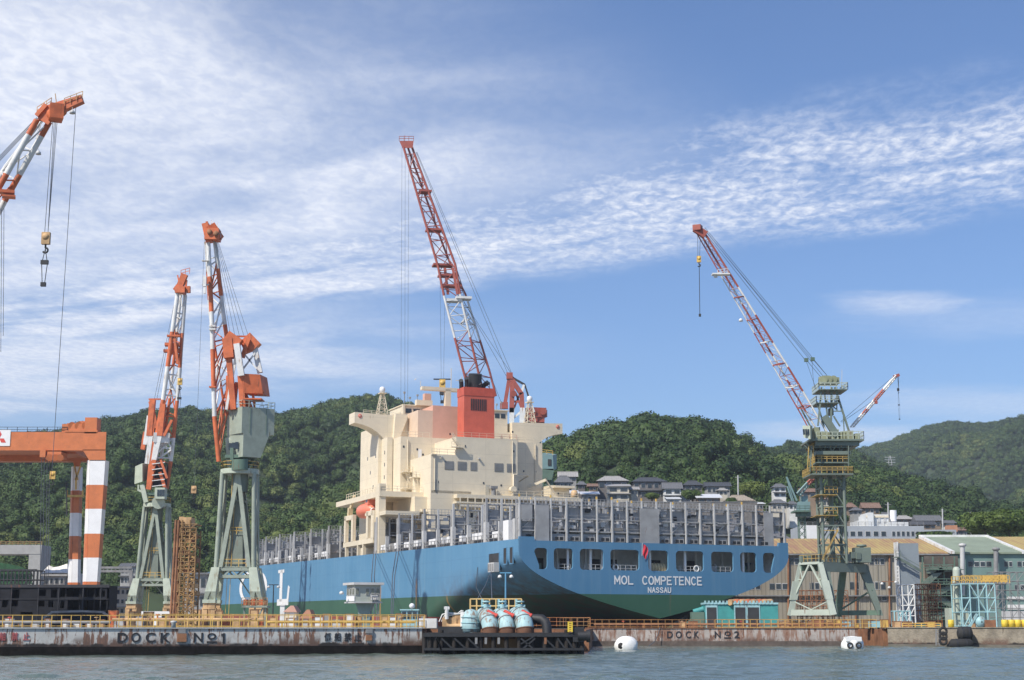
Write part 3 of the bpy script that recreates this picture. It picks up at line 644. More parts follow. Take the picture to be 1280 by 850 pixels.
def winch(x, s_=1.0):
    t = MB(); t.lathe((x, 3.2, 11.35), [(0, -1.0), (.75, -1.0), (.75, -.9), (.42, -.88), (.42, .5), (.75, .52), (.75, .62), (0, .62)], 14, 'X', 0); t.bx(x + .7, x + 1.25, 2.8, 3.6, 10.5, 11.7, 1); t.bx(x - 1.1, x + 1.2, 2.7, 3.7, 10.5, 10.7, 1)
    ship.part('mooring_winch', t, (M_greyl, M_dgreen), world=False)
for x in (-19.3, 0.3, 10.8, 15.6): winch(x)
ropeb = MB()
for k in range(5): ropeb.lathe((-.3 + .5 * k, 1.9, 11.2), [(.2, -.16), (.75, -.16), (.75, .16), (.2, .16)], 12, 'X')
ship.part('mooring_rope_coil', ropeb, mat('rope_hemp', (.62, .50, .30), .9), world=False)
mb = MB()
for x in (-6.9, 6.8): 
    for k in range(12):
        a = k * math.pi / 6; b_ = (k + 1) * math.pi / 6
        mb.tube((x + .42 * math.cos(a), .75, 11.15 + .42 * math.sin(a)), (x + .42 * math.cos(b_), .75, 11.15 + .42 * math.sin(b_)), .13, 6)
ship.part('fairlead_ring', mb, M_white, world=False)
# lettering on the stern
def arc_(cx, cy, rx, ry, a0, a1, n=10): return [(cx + rx * math.cos(R(lerp(a0, a1, i / n))), cy + ry * math.sin(R(lerp(a0, a1, i / n)))) for i in range(n + 1)]
GL = {'M': [[(0, 0), (0, 1), (.5, .30), (1, 1), (1, 0)]], 'O': [arc_(.5, .5, .5, .5, 90, 450, 16)], 'L': [[(0, 1), (0, 0), (.85, 0)]], 'C': [arc_(.5, .5, .5, .5, 48, 312, 14)],
      'P': [[(0, 0), (0, 1), (.55, 1)] + arc_(.6, .74, .32, .26, 90, -90, 8) + [(0, .48)]], 'E': [[(.85, 1), (0, 1), (0, 0), (.9, 0)], [(0, .52), (.75, .52)]], 'T': [[(0, 1), (1, 1)], [(.5, 1), (.5, 0)]],
      'N': [[(0, 0), (0, 1), (.95, 0), (.95, 1)]], 'A': [[(0, 0), (.5, 1), (1, 0)], [(.2, .36), (.8, .36)]], 'S': [arc_(.5, .75, .42, .25, 20, 200, 9) + arc_(.5, .26, .45, .26, 60, -160, 10)], 'U': [[(0, 1), (0, .4)] + arc_(.48, .35, .48, .35, 180, 360, 10) + [(.96, 1)]]}
def stern_text(txt, x0, x1, zc, h, w):
    n = len(txt); cw = (x1 - x0) / n; lw = cw * (.72 if True else 1); mb = MB()
    for k, ch in enumerate(txt):
        ox = x0 + cw * k + (cw - lw) / 2
        for si, st in enumerate(GL[ch]):
            pts = [Vector((ox + a * lw, zc - h / 2 + b * h)) for a, b in st]
            for p, q in zip(pts, pts[1:]):
                d = (q - p).normalized(); nn_ = Vector((-d.y, d.x)) * w / 2; p2, q2 = p - d * w * .42, q + d * w * .42
                yy = -.030 - .0011 * (len(mb.v) // 4 % 29)
                mb.add([(v.x, yy, v.y) for v in (p2 - nn_, q2 - nn_, q2 + nn_, p2 + nn_)], [(0, 1, 2, 3)])
    ship.part('lettering', mb, M_textw, world=False)
stern_text('MOL', -7.6, -4.2, 9.28, 1.12, .21); stern_text('COMPETENCE', -2.95, 7.4, 9.28, 1.12, .21); stern_text('NASSAU', -2.0, 2.0, 7.87, .70, .15)
# lettering on the port side: slab-serif M, O and L
mb = MB(); xs = -HB2 - .05
def sbar(y0, z0, y1, z1, w): mb.bar((xs, y0, z0), (xs, y1, z1), .07, w)
def sslab(ya, yb, za, zb): mb.bx(xs - .03, xs + .03, ya, yb, za, zb)
sslab(137.2, 139.6, 8.2, 15.3); sslab(135.8, 141.2, 14.6, 15.3); sslab(131.4, 141.6, 7.3, 8.7); sbar(132.2, 8.2, 131.2, 11.4, 1.5)
ship.part('side_lettering', mb, M_textw, world=False); mb = MB(); oc = 166.2
for k in range(36):
    a, b_ = 2 * math.pi * k / 36, 2 * math.pi * (k + 1) / 36
    yo, yi, zo, zi = 14.6, 11.6, 4.25, 3.6
    P_ = [(xs, oc + yo * math.cos(t), 12.1 + zo * math.sin(t)) for t in (a, b_)] + [(xs, oc + yi * math.cos(t), 12.1 + zi * math.sin(t)) for t in (b_, a)]
    mb.quad(*P_)
ship.part('side_lettering', mb, M_textw, world=False)
# side openings near the stern: dark panels painted for the shade inside
for y0, y1, z0, z1 in ((7.6, 11.6, 10.7, 13.3), (4.7, 5.8, 11.6, 13.9), (2.3, 3.4, 11.6, 13.9)):
    o_ = MB().prism(rrect(y0, y1, z0, z1, .3), -HB2 - .03, -HB2 + .4, 0, 'yz'); pp = ship.part('side_opening_shade', o_, M_dark, world=False)
    b_ = .12; fr = MB()
    for a in ((y0 - b_, y1 + b_, z1, z1 + b_), (y0 - b_, y1 + b_, z0 - b_, z0), (y0 - b_, y0, z0, z1), (y1, y1 + b_, z0, z1)): fr.bx(-HB2 - .07, -HB2 + .1, *a)
    fr.build('frame', M_hull, pp)
mb = MB(); mb.bx(-HB2 - .9, -HB2 - .06, 7.5, 9.9, 10.5, 11.9); ship.part('side_platform', mb, M_greyl, world=False)
for y in (7.7, 8.5, 9.3): mb = MB(); mb.bx(-HB2 - .95, -HB2 - .9, y, y + .55, 10.7, 11.7); ship.part('platform_slot', mb, M_hatch, world=False)
# transom top strip, port box and rails
mb = MB(); mb.bx(-22.6, 22.6, .4, 3.2, 14.62, 14.78); ship.part('deck_edge', mb, M_hatch, world=False)
mb = MB(); mb.bx(-22.6, -22.0, 4.5, 6.6, 15.05, 18.0); ship.part('deck_box', mb, M_textw, world=False)

# ------------------------------------------------------------------ lashing bridges and hatch covers
def lashing(hgt, z0, stern=False, seed=1, tall=True):
    rnd = random.Random(seed); mb = MB(); nb = 18; pitch = 2.5; top = z0 + hgt
    for k in range(nb + 1):
        x = -22.5 + k * pitch; tp = top + (.95 if k % 1 == 0 else 0)
        pw_ = .10 if stern else .15; mb.bx(x - pw_, x + pw_, -.32, -.02, z0, tp, 1 if (k + seed) % 2 or stern else 0); mb.bx(x - .13, x + .13, .55, .85, z0, tp - .9, 0)
        mb.bx(x - .05, x + .42, -.04, .6, z0, top - .1, 0) if k % 3 == 0 else None
        mb.bx(x - .09, x + .09, -.2, 0, tp, tp + .45, 2) if rnd.random() < .4 else None
    levels = [z0 + hgt * .28, z0 + hgt * .62, top]
    for z in levels: mb.bx(-22.6, 22.6, -.12, .9, z - .09, z + .09, 0)
    for z in levels[:-1]: mb.bx(-22.5, 22.5, -.2, -.15, z + .48, z + .53, 0)
    for k in range(nb):
        x = -22.5 + k * pitch
        rail_z = top
        for j in range(1, 4): mb.bar((x + j * .62, -.16, rail_z + .06), (x + j * .62, -.16, rail_z + .95), .06, m=0)
        for j in range(3):
            zz_ = rnd.uniform(z0 + .3, top - .8); ww = rnd.uniform(.35, .9); xx = x + rnd.uniform(.4, 1.5)
            mb.bx(xx, xx + ww, .2, .45, zz_, zz_ + rnd.uniform(.3, .9), rnd.choice((0, 0, 1, 1, 3)))
        if rnd.random() < .6: mb.bx(x + .2, x + 2.3, .5, .56, z0 + hgt * .62, z0 + hgt * rnd.uniform(.8, .95), 0)
        if rnd.random() < .75: mb.bx(x + .2, x + 2.3, .44, .5, z0 + .15, z0 + hgt * rnd.uniform(.22, .55), 0)
        if rnd.random() < .4: mb.bar((x + .3, .3, z0 + hgt * .3), (x + 2.2, .3, z0 + hgt * .6), .12, m=1)
    mb.bx(-22.6, 22.6, -.18, -.12, top + .45, top + .5, 0); mb.bx(-22.6, 22.6, -.18, -.12, top + .92, top + .98, 0)
    if stern:
        for a, b_ in ((-22.3, -20.6), (-20.1, -17.9), (-2.95, .3), (18.7, 20.4)):
            mb.bx(a, b_, -.42, -.34, z0 + .02 if a > -22 else z0 + 3, top - .15, 0)
        for k in range(nb):
            x = -22.5 + k * pitch
            if k in (0, 1, 8, 17): continue
            for j in range(2): mb.bx(x + .55 + j * .75, x + 1.1 + j * .75, -.43, -.38, z0 + .15, z0 + .62, 3)
            mb.bx(x + .25, x + 2.3, .1, .16, z0 + .1, z0 + 1.1, 0)
            if k % 2: mb.bx(x + .3, x + 2.2, .9, 1.0, z0 + .1, z0 + hgt * .55, 0)
    return mb
M_lash = (M_grey, M_greyl, M_yellow, M_black)
lb0 = lashing(5.35, 14.8, True, 3).build('lashing_bridge', M_lash, ship.o); lb0.location = (0, .7, 0)
protos = [lashing(6.1, 0, False, 10 + k).build('lashing_bridge', M_lash, ship.o) for k in range(3)]
used = [False] * 3
def put(o, i, y, z):
    if not used[i]: used[i] = True; c = o
    else: c = o.copy(); COL.objects.link(c); c.parent = ship.o
    c.location = (0, y, z); return c
bays = [13.7, 28.2, 42.3, 55.9, 69.0]; fwd = [101.4, 115.1, 129.2, 142.2, 155.4, 169.4, 183.4, 197.4, 211]
for i, y in enumerate(bays + fwd): 
    c = put(protos[i % 3], i % 3, y, zdeck(y) - .3); 
    w = wid(y)
    if w < 1: c.scale = (w, 1, 1)
def hatch(y0, y1):
    mb = MB(); z = zdeck((y0 + y1) / 2) - .3; rnd = random.Random(int(y0)); w = wid(y1)
    for k in range(5): x0 = (-20.4 + k * 8.2) * w; mb.bx(x0, x0 + 8.0 * w, y0 + 1.2, y1 - .9, z + 1.55, z + 2.15 + rnd.uniform(0, .25), 0)
    mb.bx(-20.6 * w, 20.6 * w, y0 + 1.3, y1 - 1.0, z, z + 1.55, 0)
    for k in range(7):
        yy = lerp(y0 + 2, y1 - 2, k / 6)
        if rnd.random() < .55: mb.bx((-22.0) * w, (-21.2) * w, yy - .7, yy + rnd.uniform(.3, .9), z + .9, z + 1.9, 1)
    o = ship.part('hatch_cover', mb, (M_hatch, M_textw), world=False)
    for yy, hw in ((lerp(y0, y1, .5), .2), (y0 - .1, .45)): ship.part('side_stanchion', MB().bx(-22.78 * w, -22.2 * w, yy - hw, yy + hw, z, z + 3.25), M_greyl, world=False)
ally = [2.2] + bays
for a, b_ in zip(ally, ally[1:]): hatch(a, b_)
for a, b_ in zip(fwd, fwd[1:]): hatch(a, b_)
mb = MB()
for sx in (-1, 1):
    for y0, y1 in ((6.8, 66), (100, 212)):
        nseg = 12
        for k in range(nseg):
            a, b_ = lerp(y0, y1, k / nseg), lerp(y0, y1, (k + 1) / nseg)
            rail_in(mb, (sx * HB2 * .995 * wid(a), a, zdeck(a) - .05), (sx * HB2 * .995 * wid(b_), b_, zdeck(b_) - .05), 1.1, 1.6, .045)
ship.part('deck_railing', mb, M_hatch, world=False)

# ------------------------------------------------------------------ superstructure
sup = MB()
sup.bx(-15.6, 14.5, 76, 86, 15, 39.0)                        # after block
sup.bx(-17.6, 17.2, 84, 96, 15, 42.0)                        # bridge block
sup.bx(-13.6, 4.0, 64, 76.0, 15, 34.4)                       # engine casing, lower part
sup.bx(-8.6, 4.0, 64.03, 76.0, 34.4, 37.9)                   # engine casing, higher part
sup.bx(-12.4, 10.4, 84.5, 93, 42, 46.4)                      # wheelhouse
sup.bx(14.5, 18.6, 72, 86, 15, 30.2)                         # starboard annex
superstructure = ship.part('superstructure', sup, M_cream, world=False)
def rail_part(pts, h=1.0, m_=M_cream, sp=1.6, r=.035):
    mb = MB()
    for a, b_ in zip(pts, pts[1:]): rail_in(mb, a, b_, h, sp, r)
    ship.part('deck_railing', mb, m_, superstructure, world=False)
# bridge wings: box beams with a curved underside
def wing(sg, xt):
    xi = 11.0; prof = [(xt, 44.35), (xt, 42.2), (xt - 1.7, 41.9), (xt - 3.4, 41.35), (xt - 4.8, 40.5), (xt - 6.0, 39.4), (xi, 39.2), (xi, 44.0)]
    mb = MB(); mb.prism([(sg * x, z) for x, z in prof], 83.4, 87.2, 0, 'xz'); ship.part('bridge_wing', mb, M_cream, superstructure, world=False)
    mb = MB(); mb.lathe((sg * (xt - 1.1), 83.3, 43.6), [(.22, -.05), (.38, 0), (.22, .05)], 12, 'Y'); ship.part('lifebuoy', mb, M_redm, superstructure, world=False)
wing(-1, 22.8); wing(1, 22.4)
rail_part([(-12.5, 83.5, 43.9), (-21, 83.5, 44.3)], .6)
sb = MB(); sb.bx(-16.9, -15.75, 80.5, 84, 15.5, 39.3); ship.part('side_trunk', sb, M_cream, superstructure, world=False)
mb = MB(); mb.prism([(-15.0, 39.0), (-13.9, 39.0), (-12.2, 43.2), (-12.2, 44.3), (-14.6, 44.3)], 82.4, 84.4, 0, 'xz'); ship.part('wing_bracket', mb, M_cream, superstructure, world=False)
# wheelhouse detail
mb = MB(); mb.bx(-12.6, 10.6, 84.2, 93.3, 46.4, 46.6); mb.bx(-12.6, -12.2, 84, 84.6, 42, 46.5); mb.bx(-9.8, -6.4, 83.6, 84.6, 46.5, 47.6); ship.part('wheelhouse_roof', mb, M_cream, superstructure, world=False)
for x0, x1 in ((-11.8, -10.6), (-10.2, -8.8), (5.9, 7.2), (7.6, 8.6), (8.9, 9.9)): ship.part('window', MB().bx(x0, x1, 84.44, 84.49, 44.9, 45.8), M_glass, superstructure, world=False)
ship.part('door', MB().bx(-11.2, -10.2, 84.42, 84.48, 42.2, 44.2), mat('door_grey', (.45, .42, .34), .5), superstructure, world=False)
mb = MB(); mb.bar((-9.9, 83.9, 43.8), (-6.6, 83.9, 40.0), .18, .7); ship.part('stair', mb, M_cream, superstructure, world=False)
# salmon casing and funnel
ship.part('casing', MB().bx(-8.5, -3.2, 77.5, 84.4, 39.0, 45.7), M_pink, superstructure, world=False); ship.part('casing', MB().bx(-11.6, -8.5, 77.52, 84.4, 39.0, 44.6), mat('pale_salmon_cream_paint', (.64, .49, .37), .5, var=.05), superstructure, world=False)
fn = MB(); fn.bx(-4.75, 1.6, 70, 73.6, 37.95, 48.4); funnel = ship.part('funnel', fn, M_funnel, superstructure, world=False)
fb = MB(); fb.bx(-4.83, 1.68, 69.92, 73.68, 46.9, 48.55); fb.build('rim_band', mat('funnel_dark_red', (.48, .08, .045), .5), funnel)
lv = MB()
for k in range(9): lv.bx(-3.35 + k * .38, -3.15 + k * .38, 69.93, 69.99, 44.0, 46.3)
lv.build('louvre', M_black, funnel)
mb = MB(); mb.tube((-1.7, 72.2, 48.3), (-1.9, 71.4, 51.5), 1.35, 18, 0, 1.3); mb.path([(-4.4, 72.5, 48.3), (-4.5, 72.2, 49.4), (-4.9, 71.4, 50.0)], .45, 10); mb.path([(-3.6, 71.8, 48.3), (-3.7, 71.5, 49.8), (-4.0, 70.8, 50.4)], .4, 10); mb.path([(.2, 72.5, 48.3), (.2, 72.3, 49.4), (.9, 71.5, 50.0)], .5, 10); mb.path([(-.8, 71.3, 48.3), (-.9, 71.2, 49.1), (-1.3, 70.7, 49.5)], .35, 8)
mb.bar((-3.9, 71, 49), (-3.9, 71, 50.6), .1); mb.bar((1.0, 71, 49), (1.0, 71, 50), .1); mb.build('exhaust_pipe', M_black, funnel)
rail_part([(-8.5, 64.15, 37.9), (3.9, 64.15, 37.9)], .9, mat('funnel_rail', (.62, .36, .26), .5))
rail_part([(-13.5, 64.15, 34.4), (-8.7, 64.15, 34.4)], 1.0); rail_part([(-15.5, 76.1, 39.0), (-9.6, 76.1, 39.0)], 1.0); rail_part([(4.0, 76.1, 39.0), (14.4, 76.1, 39.0)], 1.0)
# windows in the casing, small portholes and doors
for x0, x1 in ((-10.9, -9.1), (-8.3, -6.5), (-5.7, -4.4), (-.8, 1.0), (1.75, 3.55)):
    w_ = ship.part('vent_grille', MB().bx(x0, x1, 63.93, 63.99, 31.6, 33.2), mat('grille_grey', (.24, .23, .20), .6, var=.1), superstructure, world=False)
    g_ = MB()
    for k in range(7): g_.bx(x0 + .05, x1 - .05, 63.89, 63.93, 31.7 + k * .21, 31.78 + k * .21)
    g_.build('grille_bar', M_grey, w_)
for x, y, z in ((-15.0, 75.97, 37.0), (-12.2, 75.97, 36.6), (-11.0, 75.97, 35.6), (-5.4, 75.97, 39.9), (-12.7, 75.97, 33), (13, 75.97, 36.4), (8, 75.97, 41), (10.2, 71.9, 24)):
    ship.part('porthole', MB().bx(x - .16, x + .16, y - .03, y, z - .2, z + .2), M_glass, superstructure, world=False)
for y, z in ((82, 36.4), (82, 34), (82, 31.5), (85.6, 36), (89, 33), (87, 30), (91, 36), (85.5, 27.5)):
    xx = -17.62 if y > 84 else -16.93
    ship.part('porthole', MB().bx(xx, xx + .02, y - .2, y + .2, z - .35, z + .35), M_glass, superstructure, world=False)
for x in (-10.1, -9.1): ship.part('porthole', MB().bx(x - .2, x + .2, 63.96, 64, 22.6, 23.2), M_glass, superstructure, world=False)
ship.part('door', MB().bx(-12.0, -11.3, 75.93, 75.98, 34.6, 36.6), M_textw, superstructure, world=False)
for x, y, z, h_ in ((-14.2, 75.95, 27.6, 10.8), (6.5, 75.95, 27.7, 11), (12.9, 75.95, 30.2, 8.6), (2.9, 63.95, 27, 10.6), (-12.9, 63.95, 27.6, 6.5)): ship.part('pipe', MB().tube((x, y - .12, z), (x, y - .12, z + h_), .11, 6), M_cream, superstructure, world=False)
for x, y, z in ((7.2, 75.98, 36.6), (10.4, 75.98, 33.2), (7.2, 75.98, 30.2), (13, 75.98, 33.2), (-13.2, 75.98, 30), (-12.2, 63.98, 29.2), (.6, 63.98, 29.0), (3.2, 63.98, 35.6), (-6.8, 63.98, 36.2), (-3, 63.98, 29.3), (16.2, 71.98, 28.6)): ship.part('porthole', MB().bx(x - .14, x + .14, y - .04, y - .01, z - .18, z + .18), M_glass, superstructure, world=False)
for x, z in ((9.0, 27.7), (-12.6, 27.6), (-2.2, 27.0)): yy = 63.98 if x == -2.2 else 75.98 if x > 0 else 63.98; ship.part('door', MB().bx(x - .4, x + .4, yy - .05, yy - .01, z, z + 2.0), mat('door_grey', (.45, .42, .34)), superstructure, world=False)
for x in (-11.5, -4.0, 6.0, 12.0): yy = 63.95 if x < 4 else 75.95; ship.part('deck_lamp', MB().box((x, yy - .2, 30.4 if x > 4 else 33.9), (.35, .4, .25)), M_greyl, superstructure, world=False)
# zig-zag outside stairs with landings
def flight(x0, y, z0, x1, z1, w=.8, label=None):
    mb = MB(); mb.bar((x0, y, z0), (x1, y, z1), w, .16); mb.bar((x0, y - .4, z0 + .9), (x1, y - .4, z1 + .9), .07); mb.bar((x0, y + .4, z0 + .9), (x1, y + .4, z1 + .9), .07)
    for k in range(6): t = k / 5; p = lerp(Vector((x0, y - .4, z0)), Vector((x1, y - .4, z1)), t); mb.bar(p, p + Vector((0, 0, .9)), .05)
    ship.part('stair', mb, M_cream, superstructure, world=False)
def landing(x0, x1, y0, y1, z):
    mb = MB(); mb.bx(x0, x1, y0, y1, z - .15, z); ship.part('landing', mb, M_cream, superstructure, world=False)
    rail_part([(x0, y0, z), (x1, y0, z)], .9, sp=1.0)
landing(-9.8, -7.2, 63.2, 64, 35.9); flight(-9.6, 63.5, 37.6, -8.4, 35.9, .5)
landing(-13.6, -12.6, 63.5, 64, 34.4); landing(-15.6, -12.0, 74.2, 75.9, 32.0); flight(-13.6, 74.8, 36.0, -12.2, 32.0); landing(-15.6, -13.6, 74.4, 75.9, 28.9); flight(-14.6, 74.9, 32, -13.6, 28.9)
landing(-15.2, -13.6, 70, 72, 30.6); flight(-14.4, 70.5, 30.6, -13.8, 27.3); landing(3.9, 6.4, 72.5, 76, 36.0); landing(3.9, 6.8, 73, 76, 32.4); landing(3.9, 6.2, 73, 76, 29.6); flight(4.6, 74, 39, 6, 36); flight(6, 74, 36, 4.7, 32.4); flight(4.7, 74, 32.4, 6, 29.6)
# wide deck slab below the house and what hangs from it
mb = MB(); mb.bx(-22.3, 3.9, 68.0, 97, 26.5, 27.5); mb.bx(-9.0, 16.5, 62.2, 68.0, 26.2, 26.9); mb.bx(-13.5, -5.5, 64, 68, 27.1, 27.6); mb.bx(3.9, 18.9, 68.0, 97, 27.0, 27.6); ship.part('boat_deck', mb, M_cream, superstructure, world=False)
rail_part([(-22.1, 68.1, 27.5), (-9, 68.1, 27.5)], 1.0); rail_part([(-1, 62.4, 26.9), (16, 62.4, 26.9)], 1.0); rail_part([(-22.2, 68.1, 27.5), (-22.2, 90, 27.5)], 1.0)
mb = MB(); mb.bx(-22.3, -21.0, 68.2, 70.5, 15.8, 28.9); ship.part('corner_post', mb, M_cream, superstructure, world=False)
mb = MB(); mb.tube((-1.3, 63.2, 26.9), (-1.3, 63.2, 28.4), .45, 10); mb.bx(-2, -.6, 62.7, 63.7, 28.2, 28.7); ship.part('ventilator', mb, M_hatch, superstructure, world=False)
mb = MB(); mb.tube((2.6, 62.8, 27), (2.6, 62.8, 28.0), .18); mb.tube((2.6, 62.5, 28.2), (2.6, 63.6, 28.2), .6, 12); ship.part('ventilator', mb, M_cream, superstructure, world=False)
mb = MB(); mb.path([(3.0, 63.6, 27.5), (3.0, 63.6, 31.1), (7.2, 66, 31.3), (7.5, 71.5, 30.6)], .13, 6); ship.part('pipe', mb, M_cream, superstructure, world=False)
mb = MB(); mb.bar((9.5, 71.8, 29.6), (12.5, 69.8, 31.0), .35, .5); mb.bar((12.5, 69.8, 31.0), (14.8, 70.3, 28.2), .2); mb.bar((8.7, 70.5, 27.6), (14.8, 70.3, 30.0), .12); mb.bx(14.6, 18.9, 70.0, 72, 29.6, 30.0); ship.part('provision_crane', mb, M_cream, superstructure, world=False)
mb = MB(); mb.bx(-8.5, 4.0, 62.0, 62.2, 24.6, 25.0)
for k in range(9): mb.bx(-8.5 + k * 1.5, -8.3 + k * 1.5, 62.05, 62.2, 24, 26.2)
mb.bx(-9.2, 4.5, 62, 66, 25.2, 25.5); ship.part('under_deck_frame', mb, M_cream, superstructure, world=False)
# port boat platform with arched openings
mb = MB()
mb.bx(-22.7, -15.6, 70.5, 90, 18.0, 18.9)
mb.bx(-22.75, -15.6, 66.2, 97, 15.3, 15.6)
for y in (71.2, 74.2, 84.0, 88.9): mb.bx(-22.75, -22.1, y - .55, y + .55, 18.9, 24.0)
for y0, y1 in ((70.7, 74.9), (83.5, 89.4)): mb.bx(-22.75, -22.0, y0, y1, 23.2, 24.1)
mb.bx(-22.7, -15.8, 70.2, 71.0, 18.9, 24.0); mb.bx(-22.3, -15.6, 70.4, 77, 23.4, 24.0)
for y in (76.5, 80, 88): mb.bx(-22.7, -22.1, y, y + .6, 15.4, 18)
ship.part('boat_platform', mb, M_cream, superstructure, world=False)
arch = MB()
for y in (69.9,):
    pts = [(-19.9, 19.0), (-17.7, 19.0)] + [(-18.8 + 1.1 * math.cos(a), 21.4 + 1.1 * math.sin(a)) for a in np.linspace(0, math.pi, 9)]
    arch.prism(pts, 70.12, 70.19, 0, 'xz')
ship.part('arch_shade_panel', arch, mat('painted_interior_shade', (.10, .085, .06), .8), superstructure, world=False)  # flat sheet coloured as the shade inside the arch
mb = MB(); mb.bx(-22.2, -15.6, 64.5, 68.5, 22.9, 23.6); mb.bx(-16, -13.6, 66, 76, 23.6, 26.5)
for x in (-15.0, -13.9): mb.bar((x, 65, 23.6), (x + 1.2, 71, 26.5), .15)
ship.part('lower_house', mb, M_cream, superstructure, world=False)
# poop house between the lashing bridges
for x, y in ((-16.8, 84.5), (15.4, 84.5)):       # lattice masts carrying white radar domes
    mb = MB()
    for sx, sy in ((-1, -1), (1, -1), (1, 1), (-1, 1)): mb.bar((x + sx * 1.0, y + sy, 44), (x + sx * .3, y + sy * .3, 48.6), .12)
    for k in range(4):
        z = 44.4 + k * 1.05; r = 1.0 - .7 * (z - 44) / 4.6; r2 = 1.0 - .7 * (z + 1 - 44) / 4.6
        for a, b_ in (((-1, -1), (1, -1)), ((1, -1), (1, 1)), ((1, 1), (-1, 1)), ((-1, 1), (-1, -1))):
            mb.bar((x + a[0] * r, y + a[1] * r, z), (x + b_[0] * r, y + b_[1] * r, z), .08); mb.bar((x + a[0] * r, y + a[1] * r, z), (x + b_[0] * r2, y + b_[1] * r2, z + 1), .07)
    mb.bx(x - .7, x + .7, y - .7, y + .7, 48.5, 48.65)
    ms = ship.part('radar_mast', mb, M_cream, superstructure, world=False)
    d_ = MB().lathe((x, y, 49.3), [(0, -.65), (.4, -.62), (.58, -.2), (.6, .1), (.5, .42), (.28, .6), (0, .66)], 14); d_.build('radar_dome', M_textw, ms)
mb = MB(); mb.bx(-4.8, -3.6, 80.4, 81.4, 44, 49.6); mb.bx(-9.8, -2.0, 80.4, 81.6, 49.2, 49.9); mb.bar((-9.9, 81, 49.9), (-9.9, 81, 51), .08); mb.bar((-3.4, 81, 49.9), (-3.4, 81, 54), .12); mb.bar((-1.2, 81, 49.9), (-1.2, 81, 52.4), .12); mb.bar((-2.4, 81, 51.6), (0, 81, 51.6), .1); mb.bar((-11, 80.6, 51.3), (-11, 81.5, 51.3), .1)
ship.part('signal_mast', mb, M_cream, superstructure, world=False)
mb = MB()
for x, h_ in ((-9.0, 2.2), (-10.6, 1.6), (-6.9, 1.2), (-11.8, 2.6), (6, 2), (8.4, 1.3), (9.4, 1.8)): mb.bar((x, 85.5, 46.5), (x, 85.5, 46.5 + h_), .09); mb.bx(x - .2, x + .2, 85.3, 85.7, 46.4 + h_, 46.75 + h_)
mb.bx(-7.6, -6.2, 85, 86.2, 46.5, 49.2, 1); mb.bx(-9.6, -8.4, 84.7, 85.4, 46.5, 47.4); ship.part('antenna', mb, (M_grey, M_pink), superstructure, world=False)

# things resting on or hanging from the ship
o = MB(); L = 6.0
prof = [(0, -4.4), (.7, -4.1), (1.25, -2.8), (1.45, -.5), (1.45, 1.2), (1.3, 2.6), (.85, 3.8), (0, 4.3)]
bt = Thing('lifeboat', 'enclosed orange lifeboat in its cradle at the port side below the bridge wing', 'lifeboat', SW(-21.3, 79.4, 24.6), SA)
hb = MB(); hb.lathe((0, 0, 0), prof, 14, 'Y'); bt.part('hull', hb, M_boat, world=False)
cn = MB(); cn.bx(-.8, .8, -3.6, -1.6, .9, 2.1); cn.bx(-.7, .7, -3.62, -3.55, 1.3, 1.9); bt.part('wheelhouse', cn, M_boat, world=False); bt.part('window', MB().bx(-.82, -.8, -3.3, -2.0, 1.4, 1.9), M_glass, world=False)
bt.part('propeller_guard', MB().lathe((0, -4.5, -.3), [(.5, -.2), (.6, 0), (.5, .2)], 12, 'Y'), M_textw, world=False)
dv = Thing('boat_davit', 'cream davit arm standing behind the orange lifeboat', 'davit', SW(-22, 88.0, 24.1), SA)
mb = MB(); mb.bar((0, 0, 0), (0, -.3, 1.6), .9, .9); mb.bar((0, -.3, 1.4), (.3, -1.8, 4.0), .35, .6); mb.bar((0, .6, 0), (0, -.2, 1.5), .3); dv.part('arm', mb, mat('davit_cream', (.62, .50, .30), .6), world=False)
fl = Thing('ensign', 'limp red ensign on a short staff at the middle of the ship stern', 'flag', SW(-3.0, -.3, 12.6), SA)
fl.part('staff', MB().tube((0, 0, .3), (-.1, -.35, 2.2), .04, 6), M_white, world=False)
mb = MB(); cols_ = []
g = [[(.02 + .75 * v * (1 - .25 * u) + .1 * math.sin(6 * u), -.35 + .12 * math.sin(9 * v + 4 * u), 2.1 - 1.9 * u - .55 * v) for v in np.linspace(0, 1, 7)] for u in np.linspace(0, 1, 7)]
mb.add([p for r in g for p in r], [(j * 7 + i, j * 7 + i + 1, (j + 1) * 7 + i + 1, (j + 1) * 7 + i) for j in range(6) for i in range(6)], 0, True); fl.part('cloth', mb, mat('ensign_red', (.55, .03, .05), .8), world=False)

